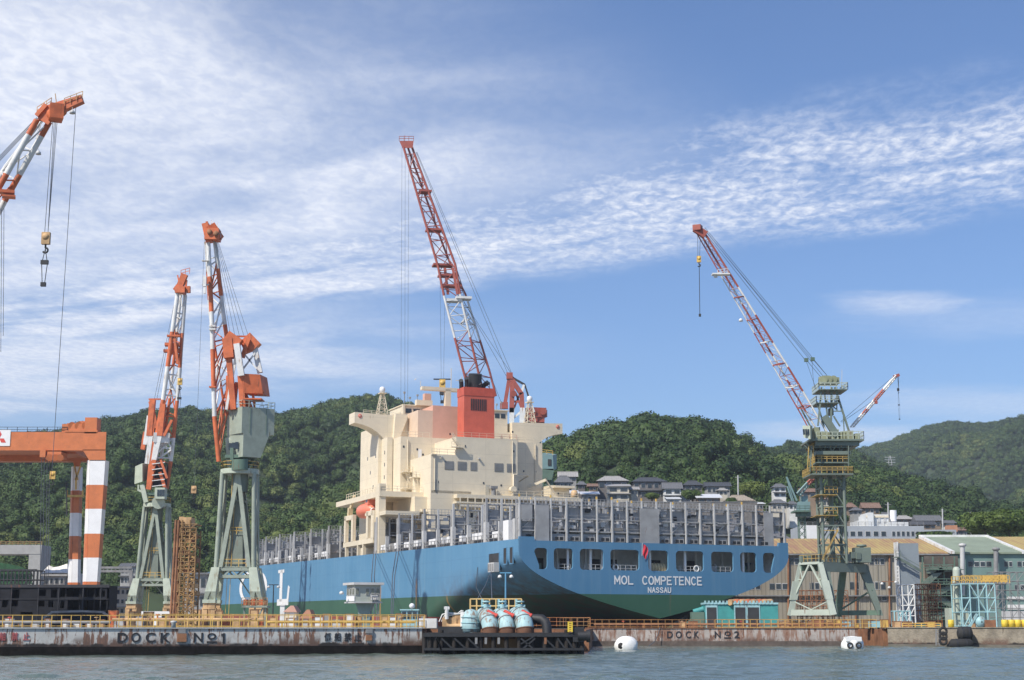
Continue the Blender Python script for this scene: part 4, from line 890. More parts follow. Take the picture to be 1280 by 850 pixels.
# ------------------------------------------------------------------ crane helpers
def pl(pts, t):     # point along a polyline, t 0..1 by segment count of its total length
    pts = [Vector(p) for p in pts]; ls = [(b - a).length for a, b in zip(pts, pts[1:])]; L = sum(ls) * t
    for (a, b), l in zip(zip(pts, pts[1:]), ls):
        if L <= l or (a, b) == (pts[-2], pts[-1]): return lerp(a, b, min(1.0, L / l if l else 0))
        L -= l
    return pts[-1]
def bands(cuts, t, a=0, b=1):      # alternating paint bands
    k = sum(1 for c in cuts if t > c); return a if k % 2 == 0 else b
def chord_tube(mb, pts, r, cuts, c0=0, c1=1, n=8, seg=None):
    st = sorted(set([0, 1] + [c for c in cuts if 0 < c < 1] + [i / 10 for i in range(11)]))
    for a, b in zip(st, st[1:]): mb.tube(pl(pts, a), pl(pts, b), r, n, bands(cuts, (a + b) / 2, c0, c1))
def lace(mb, A, B, n, r, cuts=(), c0=0, c1=1, cross=False, zig=True, t0=0, t1=1, rung=True):
    for i in range(n + 1):
        t = lerp(t0, t1, i / n)
        if rung: mb.tube(pl(A, t), pl(B, t), r, 5, bands(cuts, t, c0, c1), cap=False)
        if i < n:
            u = lerp(t0, t1, (i + 1) / n); m_ = bands(cuts, (t + u) / 2, c0, c1)
            if zig: mb.tube(pl(A if i % 2 else B, t), pl(B if i % 2 else A, u), r, 5, m_, cap=False)
            if cross: mb.tube(pl(B if i % 2 else A, t), pl(A if i % 2 else B, u), r, 5, m_, cap=False)
def ropes(thing, pairs, r=.03, name='rope'):
    for p, q in pairs: thing.part(name, MB().tube(p, q, r, 5), M_rope)
def hook_block(label, p, s=1.0, rope_to=None, chain=0, m_=None, group=None):
    t = Thing('hook_block', label, 'hook', p); m_ = m_ or M_yellow
    mb = MB(); mb.box(p, (1.0 * s, .55 * s, 1.5 * s)); mb.lathe(p + Vector((0, -.32 * s, .2 * s)), [(0, 0), (.42 * s, 0), (.42 * s, .64 * s), (0, .64 * s)], 12, 'Y'); t.part('block', mb, m_)
    hk = MB(); a = [p + Vector((0, 0, -.75 * s)), p + Vector((0, 0, -1.2 * s))] + [p + Vector((.32 * s * math.sin(x), 0, -1.5 * s + .32 * s * math.cos(x))) for x in np.linspace(0, 4.2, 8)]
    hk.path(a, .12 * s, 6); t.part('hook', hk, M_black)
    if rope_to:
        for q in rope_to: t.part('rope', MB().tube(p + Vector((.2 * s * (1 if q.x > p.x else -1), 0, .7 * s)), q, .035, 5), M_rope)
    if chain:
        mb = MB(); 
        for dx in (-.35, .35): mb.tube(p + Vector((0, 0, -1.3 * s)), p + Vector((dx * s, 0, -chain * .55)), .05 * s, 5); mb.tube(p + Vector((dx * s, 0, -chain * .55)), p + Vector((dx * s * .4, 0, -chain)), .05 * s, 5)
        mb.box(p + Vector((0, 0, -chain * .52)), (.9 * s, .4 * s, .5 * s)); mb.box(p + Vector((0, 0, -chain)), (.6 * s, .4 * s, .5 * s)); t.part('sling', mb, M_black)
    return t

# ------------------------------------------------------------------ the two tall level-luffing dock cranes on the left (grey green portals)
def dock_crane(label, Y, cx, P_):
    """P_ holds picture columns/rows read from the photo, cx the centre column; every part sits at its own depth around Y"""
    k = Y / 1934.0
    base = Q(cx, 785, Y); base.z = GZ
    t = Thing('dock_crane', label, 'crane', base)
    def A(px, py, dy=0.0): return Q(px, py, Y + dy)
    W_ = P_['w'] * k                        # portal half width in metres
    # four tapered portal legs, each with its notched foot
    zt = A(cx, P_['ptop']).z; zb = A(cx, P_['pbot']).z; WY = W_ * .58; c = Vector((A(cx, P_['pbot']).x, Y + WY, 0))
    for i, (sx, sy) in enumerate(((-1, -1), (1, -1), (1, 1), (-1, 1))):
        wb, wt_ = W_ * .25, W_ * .17; bx, by = c.x + sx * W_, c.y + sy * WY; tx, ty = c.x + sx * W_ * .80, c.y + sy * WY * .80
        mb = MB(); zm = lerp(zb, zt, .26)
        f = .26; mx, my = lerp(bx, tx, f), lerp(by, ty, f); wm = lerp(wb, wt_, f)
        q4 = lambda x, y, w, z: [Vector((x - w, y - w, z)), Vector((x + w, y - w, z)), Vector((x + w, y + w, z)), Vector((x - w, y + w, z))]
        mb.hexa(q4(mx, my, wm, zm), q4(tx, ty, wt_, zt))
        for s2 in (-1, 1):                   # split foot
            mb.hexa(q4(bx + s2 * wb * .72, by, wb * .28, zb), [Vector((lerp(mx, bx, 0) + s2 * wm * a - (0), my + b * wm, zm)) for a, b in ((0 if s2 > 0 else 1, -1), (1 if s2 > 0 else 0, -1), (1 if s2 > 0 else 0, 1), (0 if s2 > 0 else 1, 1))])
        mb.box((bx, by, zb - .2), (wb * 2.2, wb * 1.6, .5)); lg = t.part('portal_leg', mb, M_greenl)
        bg = MB(); bg.box((bx, by, zb - .9), (wb * 2.0, wb * 1.1, .9)); [bg.box((bx + j * wb * .75, by, (zb - 1.2 + GZ) / 2), (wb * .9, wb * .9, max(.5, zb - 1.1 - GZ))) for j in (-1, 1)]
        for j in (-1, 1): bg.tube((bx + j * wb * .9, by - wb * .7, GZ + .45), (bx + j * wb * .9, by + wb * .7, GZ + .45), .42, 10)
        o_ = bg.build('wheel_bogie', M_tan, lg, t.loc)
    # portal ring beams with lattice
    mb = MB(); r = W_ * .80
    ry = WY * .80; cs = [Vector((c.x - r, c.y - ry, 0)), Vector((c.x + r, c.y - ry, 0)), Vector((c.x + r, c.y + ry, 0)), Vector((c.x - r, c.y + ry, 0))]
    h2 = (zt - zb) * .28
    for i in range(4):
        a, b = cs[i], cs[(i + 1) % 4]
        for z in (zt - .3, zt - h2): mb.bar(a + Vector((0, 0, z)), b + Vector((0, 0, z)), .34, .45)
        n = 5
        for j in range(n):
            p = lerp(a, b, j / n) + Vector((0, 0, zt - (.3 if j % 2 == 0 else h2))); q = lerp(a, b, (j + 1) / n) + Vector((0, 0, zt - (h2 if j % 2 == 0 else .3))); mb.bar(p, q, .2)
        m_ = (a + b) / 2; mb.bar(m_ + Vector((0, 0, zt - h2)), lerp(a, b, .12) + Vector((0, 0, lerp(zb, zt, .12))), .2) if i != 0 else None
    t.part('portal_frame', mb, M_green)
    mb = MB(); mb.bx(c.x - r, c.x + r, c.y - ry, c.y + ry, zt - .02, zt + .12)
    for i in range(4): rail_in(mb, cs[i] + Vector((0, 0, zt + .1)), cs[(i + 1) % 4] + Vector((0, 0, zt + .1)), 1.1, 1.1, .04, 1)
    t.part('portal_deck', mb, (M_green, M_yellow))
    # raking tubular legs up to the slewing ring
    zr = A(cx, P_['ring']).z; rr = P_['ringw'] * k
    for i in range(4):
        a = cs[i]; 
        for tx, ty in ((cs[i].x * .0 + c.x + (cs[i].x - c.x) / r * rr * .92, c.y + (cs[i].y - c.y) / r * rr * .92),):
            t.part('tower_leg', MB().tube(a + Vector((0, 0, zt)), Vector((tx, ty, zr)), P_['tr'], 10, 0, P_['tr'] * .95), M_green)
        b = cs[(i + 1) % 4]; mt = Vector(((a.x + b.x) / 2, (a.y + b.y) / 2, 0)); mt = Vector((c.x + (mt.x - c.x) / r * rr * .9, c.y + (mt.y - c.y) / r * rr * .9, zr))
        for e in (a, b): t.part('tower_brace', MB().bar(lerp(e, a if e is b else b, .12) + Vector((0, 0, zt)), mt, P_['tr'] * 1.7, P_['tr'] * 1.5), M_green)
    mb = MB(); cw = rr * .33
    mb.hexa([Vector((c.x + sx * cw * 1.25, c.y + sy * cw * 1.25, zt)) for sx, sy in ((-1, -1), (1, -1), (1, 1), (-1, 1))], [Vector((c.x + sx * cw * .55, c.y + sy * cw * .55, zr)) for sx, sy in ((-1, -1), (1, -1), (1, 1), (-1, 1))])
    mb.tube((c.x, c.y, lerp(zt, zr, .8)), (c.x, c.y, zr), cw * 1.5, 12, 0)
    for kk in (.35, .7): z = lerp(zt, zr, kk); mb.box((c.x, c.y, z), (cw * 2.3, cw * 2.3, .3), 0, 0)
    rail_in(mb, (c.x - cw * 1.3, c.y - cw * 1.3, lerp(zt, zr, .35)), (c.x + cw * 1.3, c.y - cw * 1.3, lerp(zt, zr, .35)), 1, 1, .04, 1)
    t.part('tower_core', mb, (mat('core_dull_green', (.17, .20, .165), .6, var=.15, rust=.25), M_yellow))
    mb = MB(); mb.tube((c.x, c.y, zr - .2), (c.x, c.y, zr + .55), rr * 1.12, 24); t.part('slewing_ring', mb, M_greenl)
    mb = MB(); n = 20
    for j in range(n):
        a0, a1 = 6.2832 * j / n, 6.2832 * (j + 1) / n; p = Vector((c.x + rr * 1.1 * math.cos(a0), c.y + rr * 1.1 * math.sin(a0), zr + .55)); q = Vector((c.x + rr * 1.1 * math.cos(a1), c.y + rr * 1.1 * math.sin(a1), zr + .55)); rail_in(mb, p, q, 1.1, 2, .035)
    t.part('ring_railing', mb, M_yellow)
    mb = MB(); mb.tube((c.x, c.y, zr + .5), (c.x, c.y, zr + 2.2), rr * .55, 14); mb.box((c.x, c.y - rr * .1, zr + 2.4), (rr * 1.5, rr * 1.5, .5)); t.part('slewing_base', mb, M_dgreen)
    ldr = MB(); rr_ = .25
    for s2 in (-1, 1): ldr.bar((c.x - cw * 1.2 + s2 * rr_, c.y - cw * 1.4, GZ + 1), (c.x - cw * .8 + s2 * rr_, c.y - cw * 1.0, zr), .07)
    t.part('ladder', ldr, M_yellow)
    return t, A, c, zr, rr, k

# ---- nearer crane (crane with the big grey green machinery house)
t2, A, c2, zr, rr, k2 = dock_crane('tallest left crane, red and white jib over a large square grey green machinery house', 231, 291.5, dict(w=29.5, ptop=709, pbot=750, ring=590, ringw=22, tr=.36))
def hull_box(mb, corners, zb_pts=None): pass
# machinery house, turned so that one narrow side faces left into the sun
pL = A(281, 517); pC = A(303, 508, -1.2); pR = A(343.5, 510.5, 1.8); dR = pR - pC; dL = pL - pC
dL = Vector((dL.x, 3.4, 0)); dR = Vector((dR.x, dR.y, 0)); z1 = pC.z; z0 = A(303, 541, -1.2).z; zl = A(281, 547).z; zm = A(337, 556).z
C0 = Vector((pC.x, pC.y, 0))
def qz(ps, z): return [Vector((p.x, p.y, z)) for p in ps]
ring4 = [C0, C0 + dR, C0 + dR + dL, C0 + dL]
mb = MB(); mb.hexa(qz(ring4, z0), qz(ring4, z1)); house = t2.part('machinery_house', mb, M_green)
mb = MB(); lo = [C0 + dR * .06, C0 + dR * .86, C0 + dR * .86 + dL, C0 + dL * .95]; mb.hexa(qz([lo[0], lo[0] + dR * .55, lo[3] + dR * .55, lo[3]], z0 - 3.6), qz(lo, z0)); t2.part('under_house', mb, M_green)
for kx in (.25, .75): mb = MB(); e = C0 + dR * kx; d_ = Vector((0, -.03, 0)); mb.bar(Vector((e.x, e.y - .04, z0)), Vector((e.x, e.y - .04, z1)), .06); mb.build('panel_seam', M_dgreen, house, t2.loc)
mb = MB(); e0 = C0 + dR * .1
rail_in(mb, C0 + Vector((0, 0, z1)), C0 + dR + Vector((0, 0, z1)), 1.0, 1.0, .035); rail_in(mb, C0 + dR + Vector((0, 0, z1)), C0 + dR + dL + Vector((0, 0, z1)), 1.0, 1.0, .035); rail_in(mb, C0 + Vector((0, 0, z1)), C0 + dL + Vector((0, 0, z1)), 1.0, 1.0, .035); mb.build('roof_rail', M_greenl, house, t2.loc)
mb = MB(); a = C0 + dL; mb.hexa(qz([a + Vector((.3, -.5, 0)), a + Vector((1.7, -.5, 0)), a + Vector((1.7, 1.5, 0)), a + Vector((.3, 1.5, 0))], zr + 1.0), qz([a + Vector((-.1, -.6, 0)), a + Vector((2.6, -1.2, 0)), a + Vector((2.6, 1.0, 0)), a + Vector((-.1, 1.0, 0))], zl + .2)); t2.part('front_column', mb, M_greenl)
for j in range(3):
    p = lerp(C0, C0 + dL, .25 + .22 * j); t2.part('cab_window', MB().bar(Vector((p.x - .06, p.y - .06, z0 - 2.4)), Vector((p.x - .06, p.y - .06, z0 - 1.3)), .5, .12), M_glass)
mb = MB(); mb.bar(A(300, 583), A(322, 552, 1), .5); mb.bar(A(310, 583, 2), A(331, 556, 2), .4); mb.bar(A(290, 586), A(290, 560), .5); mb.tube(A(300, 575), A(300, 588), 1.4, 10); t2.part('house_strut', mb, M_dgreen)
# A-frame mast above the house, counterweight hanging between its arms
mb = MB()
for dy in (0, 3.6):
    mb.bar(A(284, 421, dy), A(292, 512, dy), .85, .85, 0); mb.bar(A(296, 430, dy - .5), A(302, 470, dy - .5), .9, .9, 1); mb.bar(A(283, 421, dy), A(299, 432, dy), 1.5, 2.0, 0); mb.bar(A(285, 424, dy), A(287, 448, dy), 1.5, 1.8, 0)
    mb.bar(A(301, 470, dy), A(304, 512, dy), .9, .9, 0); mb.bar(A(296, 440, dy), A(283, 512, dy), .4, .4, 1)
for x in (0,):
    mb.bar(A(308, 421.5, 2), A(321, 435, 2), 1.5, 1.8, 0); mb.bar(A(306, 425, 2), A(312, 440, 2), 1.2, 1.4, 0); mb.bar(A(286, 470, 1), A(285, 512, 1), .7, .9, 0); mb.bar(A(296, 478, 1), A(292, 512, 1), .5, .7, 0); mb.bar(A(318, 432, 2), A(325, 466, 2), .8, .8, 1); mb.bar(A(304, 461, 1), A(319, 441, 1), .25, .25, 1); mb.bar(A(304, 441, 1), A(321, 461, 1), .25, .25, 1); mb.bar(A(303, 447, 1), A(311, 424, 1), .6, .8, 0)
mb.bar(A(284, 420.5, 1), A(312, 420.5, 2), .25); mb.bar(A(305, 492, 1), A(314, 513, 1), .8, .8, 0); mb.bar(A(316, 492, 1), A(319, 513, 1), .35, .35, 0)
t2.part('mast', mb, (M_orange, M_white))
mb = MB(); p0, p1, p2_, p3 = A(302, 467, -.5), A(325, 468, .6), A(328.5, 492, .6), A(304, 491, -.5); bk = Vector((.6, 3.2, 0))
mb.hexa([p3, p2_, p2_ + bk, p3 + bk], [p0, p1, p1 + bk, p0 + bk])
for j in range(4): q = lerp(p3, p2_, .1 + .26 * j); mb.lathe(q + Vector((0, 1, .3)), [(0, -.8), (.45, -.8), (.45, .6), (0, .6)], 10, 'Y')
mb.bx(p3.x, p2_.x, p3.y, p3.y + 3, p3.z - 1.0, p3.z - .8); t2.part('counterweight', mb, M_orange)
# jib: two heavy chords, a thin one, lattice in bands of red and white
j1 = [A(260, 300), A(264.5, 392), A(268, 520), A(273.5, 577)]; j2 = [A(268.5, 300, .6), A(278.5, 388, 2.0), A(289, 461, 3), A(292, 512, 3)]
j3 = [A(257, 302, 1), A(262, 392, 4), A(279, 500, 5), A(283, 520, 5)]; cuts = [.17, .33, .50, .67, .80]
mb = MB(); chord_tube(mb, j1, .36, cuts, 1, 0); chord_tube(mb, j2, .34, cuts, 1, 0); chord_tube(mb, j3, .2, cuts, 1, 0)
lace(mb, j1, j2, 7, .13, cuts, 1, 0, t0=.12, t1=.93); lace(mb, j1, j3, 9, .10, cuts, 1, 0, t0=.1); lace(mb, j2, j3, 9, .10, cuts, 1, 0, t0=.1)
t2.part('jib', mb, (M_orange, M_white))
mb = MB(); mb.bar(A(257, 280), A(262, 303), 1.0, 1.4); mb.bar(A(262, 282), A(274, 300, .6), 1.3, 1.5); mb.box(A(266, 294), (2.2, 2.2, 1.8)); mb.bar(A(270, 298), A(277, 299), .3); mb.bar(A(259.5, 284), A(258.5, 277), .35); t2.part('jib_head', mb, M_orange)
for px, py in ((262, 290), (270, 292)): t2.part('sheave', MB().lathe(A(px, py, -1.2), [(0, -.2), (.42, -.2), (.42, .2), (0, .2)], 12, 'Y'), M_rusty)
mb = MB(); rail_in(mb, A(264, 283), A(276, 297), 1, 1.0, .04); mb.bar(A(272, 284), A(272, 278), .08); t2.part('head_railing', mb, M_white)
ropes(t2, [(A(268 + i, 300, i * .4), A(288 + i * 5.5, 419, i)) for i in range(5)])
ropes(t2, [(A(255.5, 300, -1), A(247, 510, -1)), (A(247, 510, -1), A(242.5, 610, -1))], .025)
hook_block('small tan hook hanging on a long rope beside the tallest left crane', A(242.3, 612, -1), .75, m_=M_tan)
t2.part('lifting_tackle', MB().box(A(256, 352, -1), (.5, .5, 1.6)).box(A(256, 363, -1), (.35, .35, 1.0)), M_white)
for py in (326, 356): t2.part('platform', MB().box(A(257, py, -.4), (1.1, .8, .12)), M_white)
for py in (408, 412, 484): t2.part('jib_clamp', MB().box(A(266, py, -.2), (1.0, 1.0, .22)), M_orange if py > 450 else M_white)

# ---- farther crane, seen from its other side
t1, A, c1_, zr, rr, k1 = dock_crane('smaller orange and white crane at the left with a pale green box behind its jib', 304, 188, dict(w=23.5, ptop=723, pbot=752, ring=632, ringw=15.5, tr=.36))
mb = MB(); mb.hexa([A(168, 605), A(178, 602, -1), A(184, 600, 3), A(173, 604, 4)], [A(169, 583), A(178, 579, -1), A(184, 579, 3), A(174, 583, 4)]); t1.part('machinery_house', mb, M_greenl)
mb = MB(); mb.bar(A(172, 612), A(184, 618), .4); mb.bar(A(178, 606), A(183, 628), .9, .9); mb.bar(A(173, 613), A(173, 606), .3); t1.part('house_strut', mb, M_greenl)
cab = t1.part('cab', MB().box(A(201, 617, -1.5), (2.0, 2.0, 2.2)), M_greenl)
for i in range(3): MB().box(A(197.8 + i * 3.2, 616, -2.55), (.42, .08, 1.3)).build('cab_window', M_glass, cab, t1.loc)
t1.part('slewing_drum', MB().tube(A(198, 628, -1.5), A(198, 628, 3), 1.3, 12), M_greenl)
cuts = [.20, .38, .55, .74, .86]
j1 = [A(222, 367), A(204, 499), A(193, 560), A(185, 611)]; j2 = [A(231.5, 369, 1), A(221, 506, 1.5), A(215, 566, 2), A(208.5, 611, 2)]; j3 = [A(226, 368, 3), A(212, 500, 5), A(202, 570, 6), A(197, 605, 6)]
mb = MB(); chord_tube(mb, j1, .46, cuts, 1, 0); chord_tube(mb, j2, .40, cuts, 1, 0); chord_tube(mb, j3, .32, cuts, 1, 0)
lace(mb, j1, j2, 8, .17, cuts, 1, 0, t0=.10, t1=.95, cross=False); lace(mb, j2, j3, 8, .13, cuts, 1, 0); lace(mb, j1, j3, 8, .13, cuts, 1, 0)
mb.box(A(215.5, 431, 1), (3.0, 1.8, .55), .15, 0); mb.box(A(214.5, 439, 1), (3.2, 1.6, .5), .15, 0); mb.box(A(213, 436, 1), (.8, 1.4, 1.5), .15, 0); mb.box(A(218.3, 436, 1), (.8, 1.4, 1.5), .15, 0); mb.box(A(217, 420), (2.6, 1.0, .35), .1, 0); mb.bar(A(211, 455), A(217, 412), .5, .5, 0); mb.bar(A(222, 455), A(217, 412), .5, .5, 0); t1.part('jib', mb, (M_orange, M_white))
mb = MB(); mb.bar(A(222, 365), A(231, 343), 1.0, 1.3); mb.box(A(226, 363), (2.0, 2.0, 1.3)); mb.bar(A(222, 366), A(227, 352), .5, .6); mb.bar(A(231, 368), A(233, 350), .4, .5); mb.bar(A(218.5, 363), A(223, 357), .8); mb.bar(A(235.5, 358), A(235.5, 366), .8); mb.bar(A(224, 354), A(222, 344), .25); t1.part('jib_head', mb, M_orange)
mb = MB(); rail_in(mb, A(226, 345), A(237, 342), 1.2, 1.2, .05); t1.part('head_railing', mb, M_orange)
# mast and back links
mb = MB()
for dy, m0 in ((0, 0), (4, 0)):
    mb.bar(A(191, 500, dy), A(187, 545, dy), 1.1, 1.1, m0); mb.bar(A(187, 520, dy), A(182, 556, dy), .9, .9, 1); mb.bar(A(182, 540, dy), A(178.5, 562, dy), .8, .8, 0)
    mb.bar(A(188, 502, dy), A(196, 535, dy), .7, .7, 0); mb.bar(A(192, 528, dy), A(187, 560, dy), .8, .8, 1 if dy else 0); mb.bar(A(191, 552, dy), A(186, 608, dy), .8, .8, 0); mb.bar(A(189, 545, dy), A(184, 580, dy), .9, .9, 1)
    mb.bar(A(204, 505, dy), A(200, 545, dy), 1.1, 1.1, 0); mb.bar(A(200, 545, dy), A(193, 575, dy), .9, .9, 1); mb.bar(A(193, 575, dy), A(186, 612, dy), .9, .9, 0)
mb.bar(A(186, 499, 1), A(201, 499, 1), .3); mb.box(A(201, 548, 1), (3.2, 2.4, 2.0), .4, 1); mb.bar(A(198, 560, 1), A(214, 560, 1), .3, .3, 1); mb.bar(A(201, 540, 1), A(214, 559, 1), .3, .3, 1); mb.bar(A(200, 572, 1), A(214, 562, 1), .3, .3, 1)
mb.bar(A(215, 525, -.5), A(205, 545, -.5), .5, .5, 0); mb.bar(A(209, 598, -.5), A(201, 575, -.5), .45, .45, 0); mb.bar(A(207, 612, 0), A(200, 590, 0), .6, .6, 0)
mb.box(A(199, 595, 2), (3.4, 2, 4.0), 0, 2)
for i in range(5): mb.bar(A(190, 580 + i * 7, -.6), A(206, 578 + i * 7, -.6), .15, .15, 1)
t1.part('mast', mb, (M_orange, M_white, M_dark))
ropes(t1, [(A(221, 364), A(193, 499)), (A(222, 366, 1), A(196, 499, 1))], .04)
hook_block('yellow hook block hanging close beside the farther orange crane jib', A(225, 477, -2), .9, [A(231, 365, -1), A(233, 365, -1)], 6.5)

# ------------------------------------------------------------------ near crane at the far left: its jib reaches into the picture, its tower stands outside the frame
YA = 172
def A(px, py, dy=0.0): return Q(px, py, YA + dy)
base = A(-190, 785); base.z = GZ
tA = Thing('jib_crane', 'near orange and white crane jib reaching in at the upper left edge', 'crane', base)
cuts = [.055, .20, .30, .45, .6, .75, .88]
j1 = [A(46, 150), A(0, 232), A(-95, 400), A(-150, 498)]; j2 = [A(62, 152, 1), A(2, 258, 2), A(-75, 400, 3), A(-125, 490, 3)]; j3 = [A(52, 150, 3), A(1, 216, 5), A(-95, 380, 6), A(-140, 470, 6)]
mb = MB(); chord_tube(mb, j1, .38, cuts); chord_tube(mb, j2, .36, cuts); chord_tube(mb, j3, .26, cuts, 1, 1)
lace(mb, j1, j2, 9, .10, cuts); lace(mb, j1, j3, 9, .09, cuts, 1, 1); lace(mb, j2, j3, 9, .09, cuts, 1, 1)
mb.box(A(6, 240), (2.2, 1.2, .35), .3, 0); mb.box(A(11, 246), (1.5, 1.2, .2), .3, 0); tA.part('jib', mb, (M_orange, M_white))
mb = MB(); mb.hexa([A(47, 148), A(60, 156), A(61, 156, 2.4), A(48, 148, 2.4)], [A(54, 131), A(76, 134), A(77, 134, 2.4), A(55, 131, 2.4)]); mb.bar(A(62, 143, .6), A(103, 124, .6), .9, .9); mb.bar(A(60, 136, 1.6), A(103, 122.5, 1.6), .7, .7); mb.box(A(70, 141), (1.6, 2, 1.8), .4); mb.bar(A(46, 145), A(58, 131), .5, .5)
for i in range(3): mb.lathe(A(66 + i * 5, 143 - i * 2.5), [(0, -.3), (.7, -.3), (.7, .3), (0, .3)], 12, 'Y')
tA.part('jib_head', mb, M_orange)
mb = MB(); rail_in(mb, A(80, 131), A(103, 122), .8, .9, .035); rail_in(mb, A(46, 142), A(64, 130), .8, .8, .035); mb.bar(A(71, 132), A(69, 117), .09); tA.part('head_railing', mb, M_tan)
ropes(tA, [(A(46 + i * 3, 147 - i, i * .6), A(-130 + i * 4, 330, i)) for i in range(3)], .05)
for px, py in ((90.5, 134), (48, 185)):
    mb = MB(); mb.bar(A(px, py), A(px, py + 3.5), .05); mb.lathe(A(px, py + 5.5), [(.08, .25), (.3, 0), (.34, -.25), (0, -.25)], 10); tA.part('floodlight', mb, M_greyl)
ropes(tA, [(A(2, 262, 1), A(1, 440, 1)), (A(5, 258, 2), A(4, 420, 2))], .03)
hook_block('heavy tan hook block with slings hanging from the upper left jib', A(57.5, 298), .95, [A(66 + i * 1.8, 152, i * .5) for i in range(4)], 5.5, m_=M_tan)
hook_block('small yellow hook on a single long rope in front of the gantry crane', A(66, 594), .6, [A(95, 131, 1)], 0)
# tower, A-frame and portal of that crane (beyond the frame)
mb = MB(); top = A(-160, 500, 2); b0 = Vector((base.x, base.y, 0))
for sx, sy in ((-1, -1), (1, -1), (1, 1), (-1, 1)): mb.tube(Vector((top.x + sx * 5.2, top.y + 4 + sy * 5, GZ)), Vector((top.x + sx * 2.2, top.y + 4 + sy * 2.2, top.z - 1)), .5, 8)
mb.box((top.x, top.y + 4, top.z - .6), (6, 6, .8)); mb.box((top.x, top.y + 4, GZ + 6), (9, 9, .5)); tA.part('tower', mb, M_green)
mb = MB(); mb.box((top.x - 1, top.y + 5, top.z + 2.4), (8, 5, 4.6), .3); tA.part('machinery_house', mb, M_greenl)
mb = MB(); mb.bar((top.x, top.y + 4, top.z + 4), A(-128, 325, 2), .8); mb.bar((top.x + 3, top.y + 4, top.z + 4), A(-128, 325, 2), .8); tA.part('mast', mb, M_orange)

# ------------------------------------------------------------------ orange and white gantry crane
YG = 300
def G(px, py, dy=0.0): return Q(px, py, YG + dy)
bg_ = G(121, 785); bg_.z = GZ
tg = Thing('gantry_crane', 'big orange gantry crane at the left edge with orange and white banded legs', 'crane', bg_)
xr = G(132, 560).x; xl = G(-420, 560).x; zt = G(60, 540).z; zb = G(60, 563).z
xo = G(131.6, 550, 3.2).x; mb = MB(); mb.hexa([(xl, YG, zb), (xr, YG, zb), (xo, YG + 3.2, zb), (xl, YG + 3.2, zb)], [(xl, YG, zt), (xr, YG, zt), (xo, YG + 3.2, zt), (xl, YG + 3.2, zt)]); tg.part('girder', mb, M_gorange)
mb = MB(); xq = G(116, 560, 15).x; mb.bx(xl, xq, YG + 12, YG + 15, zb - .8, zt - .5); mb.bx(xl, xq - 4, YG + 3.2, YG + 12, zb + .3, zb + .9); mb.bx(xq - 4, xq, YG + 3.2, YG + 12, zb - .3, zt - .6); tg.part('girder', mb, M_gorange, label='rear girder of the gantry, set behind the front one')
mb = MB(); rail_in(mb, (xl, YG + .1, zt), (G(84, 540).x, YG + .1, zt), 1.0, 2.0, .04); mb.bar((xl, YG + .4, zt - .1 + .15), (xr - 4, YG + .4, zt + .05), .3, .15); tg.part('girder_railing', mb, M_dark)
def banded_leg(xt0, xt1, xb0, xb1, rows, dy, dpt, dpb, splay=1.0):
    mb = MB(); col = 1
    for i, (ra, rb) in enumerate(zip(rows, rows[1:])):
        def row(r_):
            f = (r_ - rows[0]) / (rows[-1] - rows[0]); a, b = lerp(xt0, xb0, f), lerp(xt1, xb1, f); d = lerp(dpt, dpb, f)
            p, q = G(a, r_, dy), G(b, r_, dy); return [p, q, q + Vector((0, d, 0)), p + Vector((-.6 * splay, d, 0))]
        mb.hexa(row(rb), row(ra), i % 2)
    tg.part('leg', mb, (M_gwhite, M_gorange))
banded_leg(112.5, 131.6, 106.5, 117, (575, 606, 636, 667, 697, 727, 790), 0, 3.0, 2.0)
banded_leg(110.2, 112.2, 103, 106.3, (575, 606, 636, 667, 697, 727, 790), 1.2, 1.4, 1.0)
banded_leg(92.5, 99.5, 88.5, 96, (583, 613, 641, 670, 699, 728, 790), 13, 2.4, 2.0)
banded_leg(90.8, 92.2, 84.5, 88.2, (583, 613, 641, 670, 699, 728, 790), 14, 1.2, 1.0)
mb = MB(); mb.hexa([G(112, 576), G(132, 576), G(132, 576, 3.2), G(112, 576, 3.2)], [G(103, 562), G(132, 562), G(132, 562, 3.2), G(103, 562, 3.2)]); mb.hexa([G(93, 583, 12.2), G(99.6, 583, 12.2), G(99.6, 583, 15), G(93, 583, 15)], [G(87, 564, 12.2), G(106, 564, 12.2), G(106, 564, 15), G(87, 564, 15)]); tg.part('haunch', mb, M_gorange)
mb = MB(); mb.bar(G(93, 582, 11.5), G(97, 600, 11.5), .3); mb.bar(G(101, 582, 11.5), G(94, 600, 11.5), .3); mb.bx(G(83, 612, 11).x, G(104, 612, 11).x, YG + 11.2, YG + 12.4, G(90, 615).z, G(90, 612.5).z); mb.bar(G(95, 612, 11.5), G(95, 598, 11.5), .3); mb.bar(G(84, 613, 11.5), G(83.5, 620, 11.5), .3); mb.bar(G(103.5, 613, 11.5), G(103.5, 620, 11.5), .3); tg.part('leg_platform', mb, M_yellow)
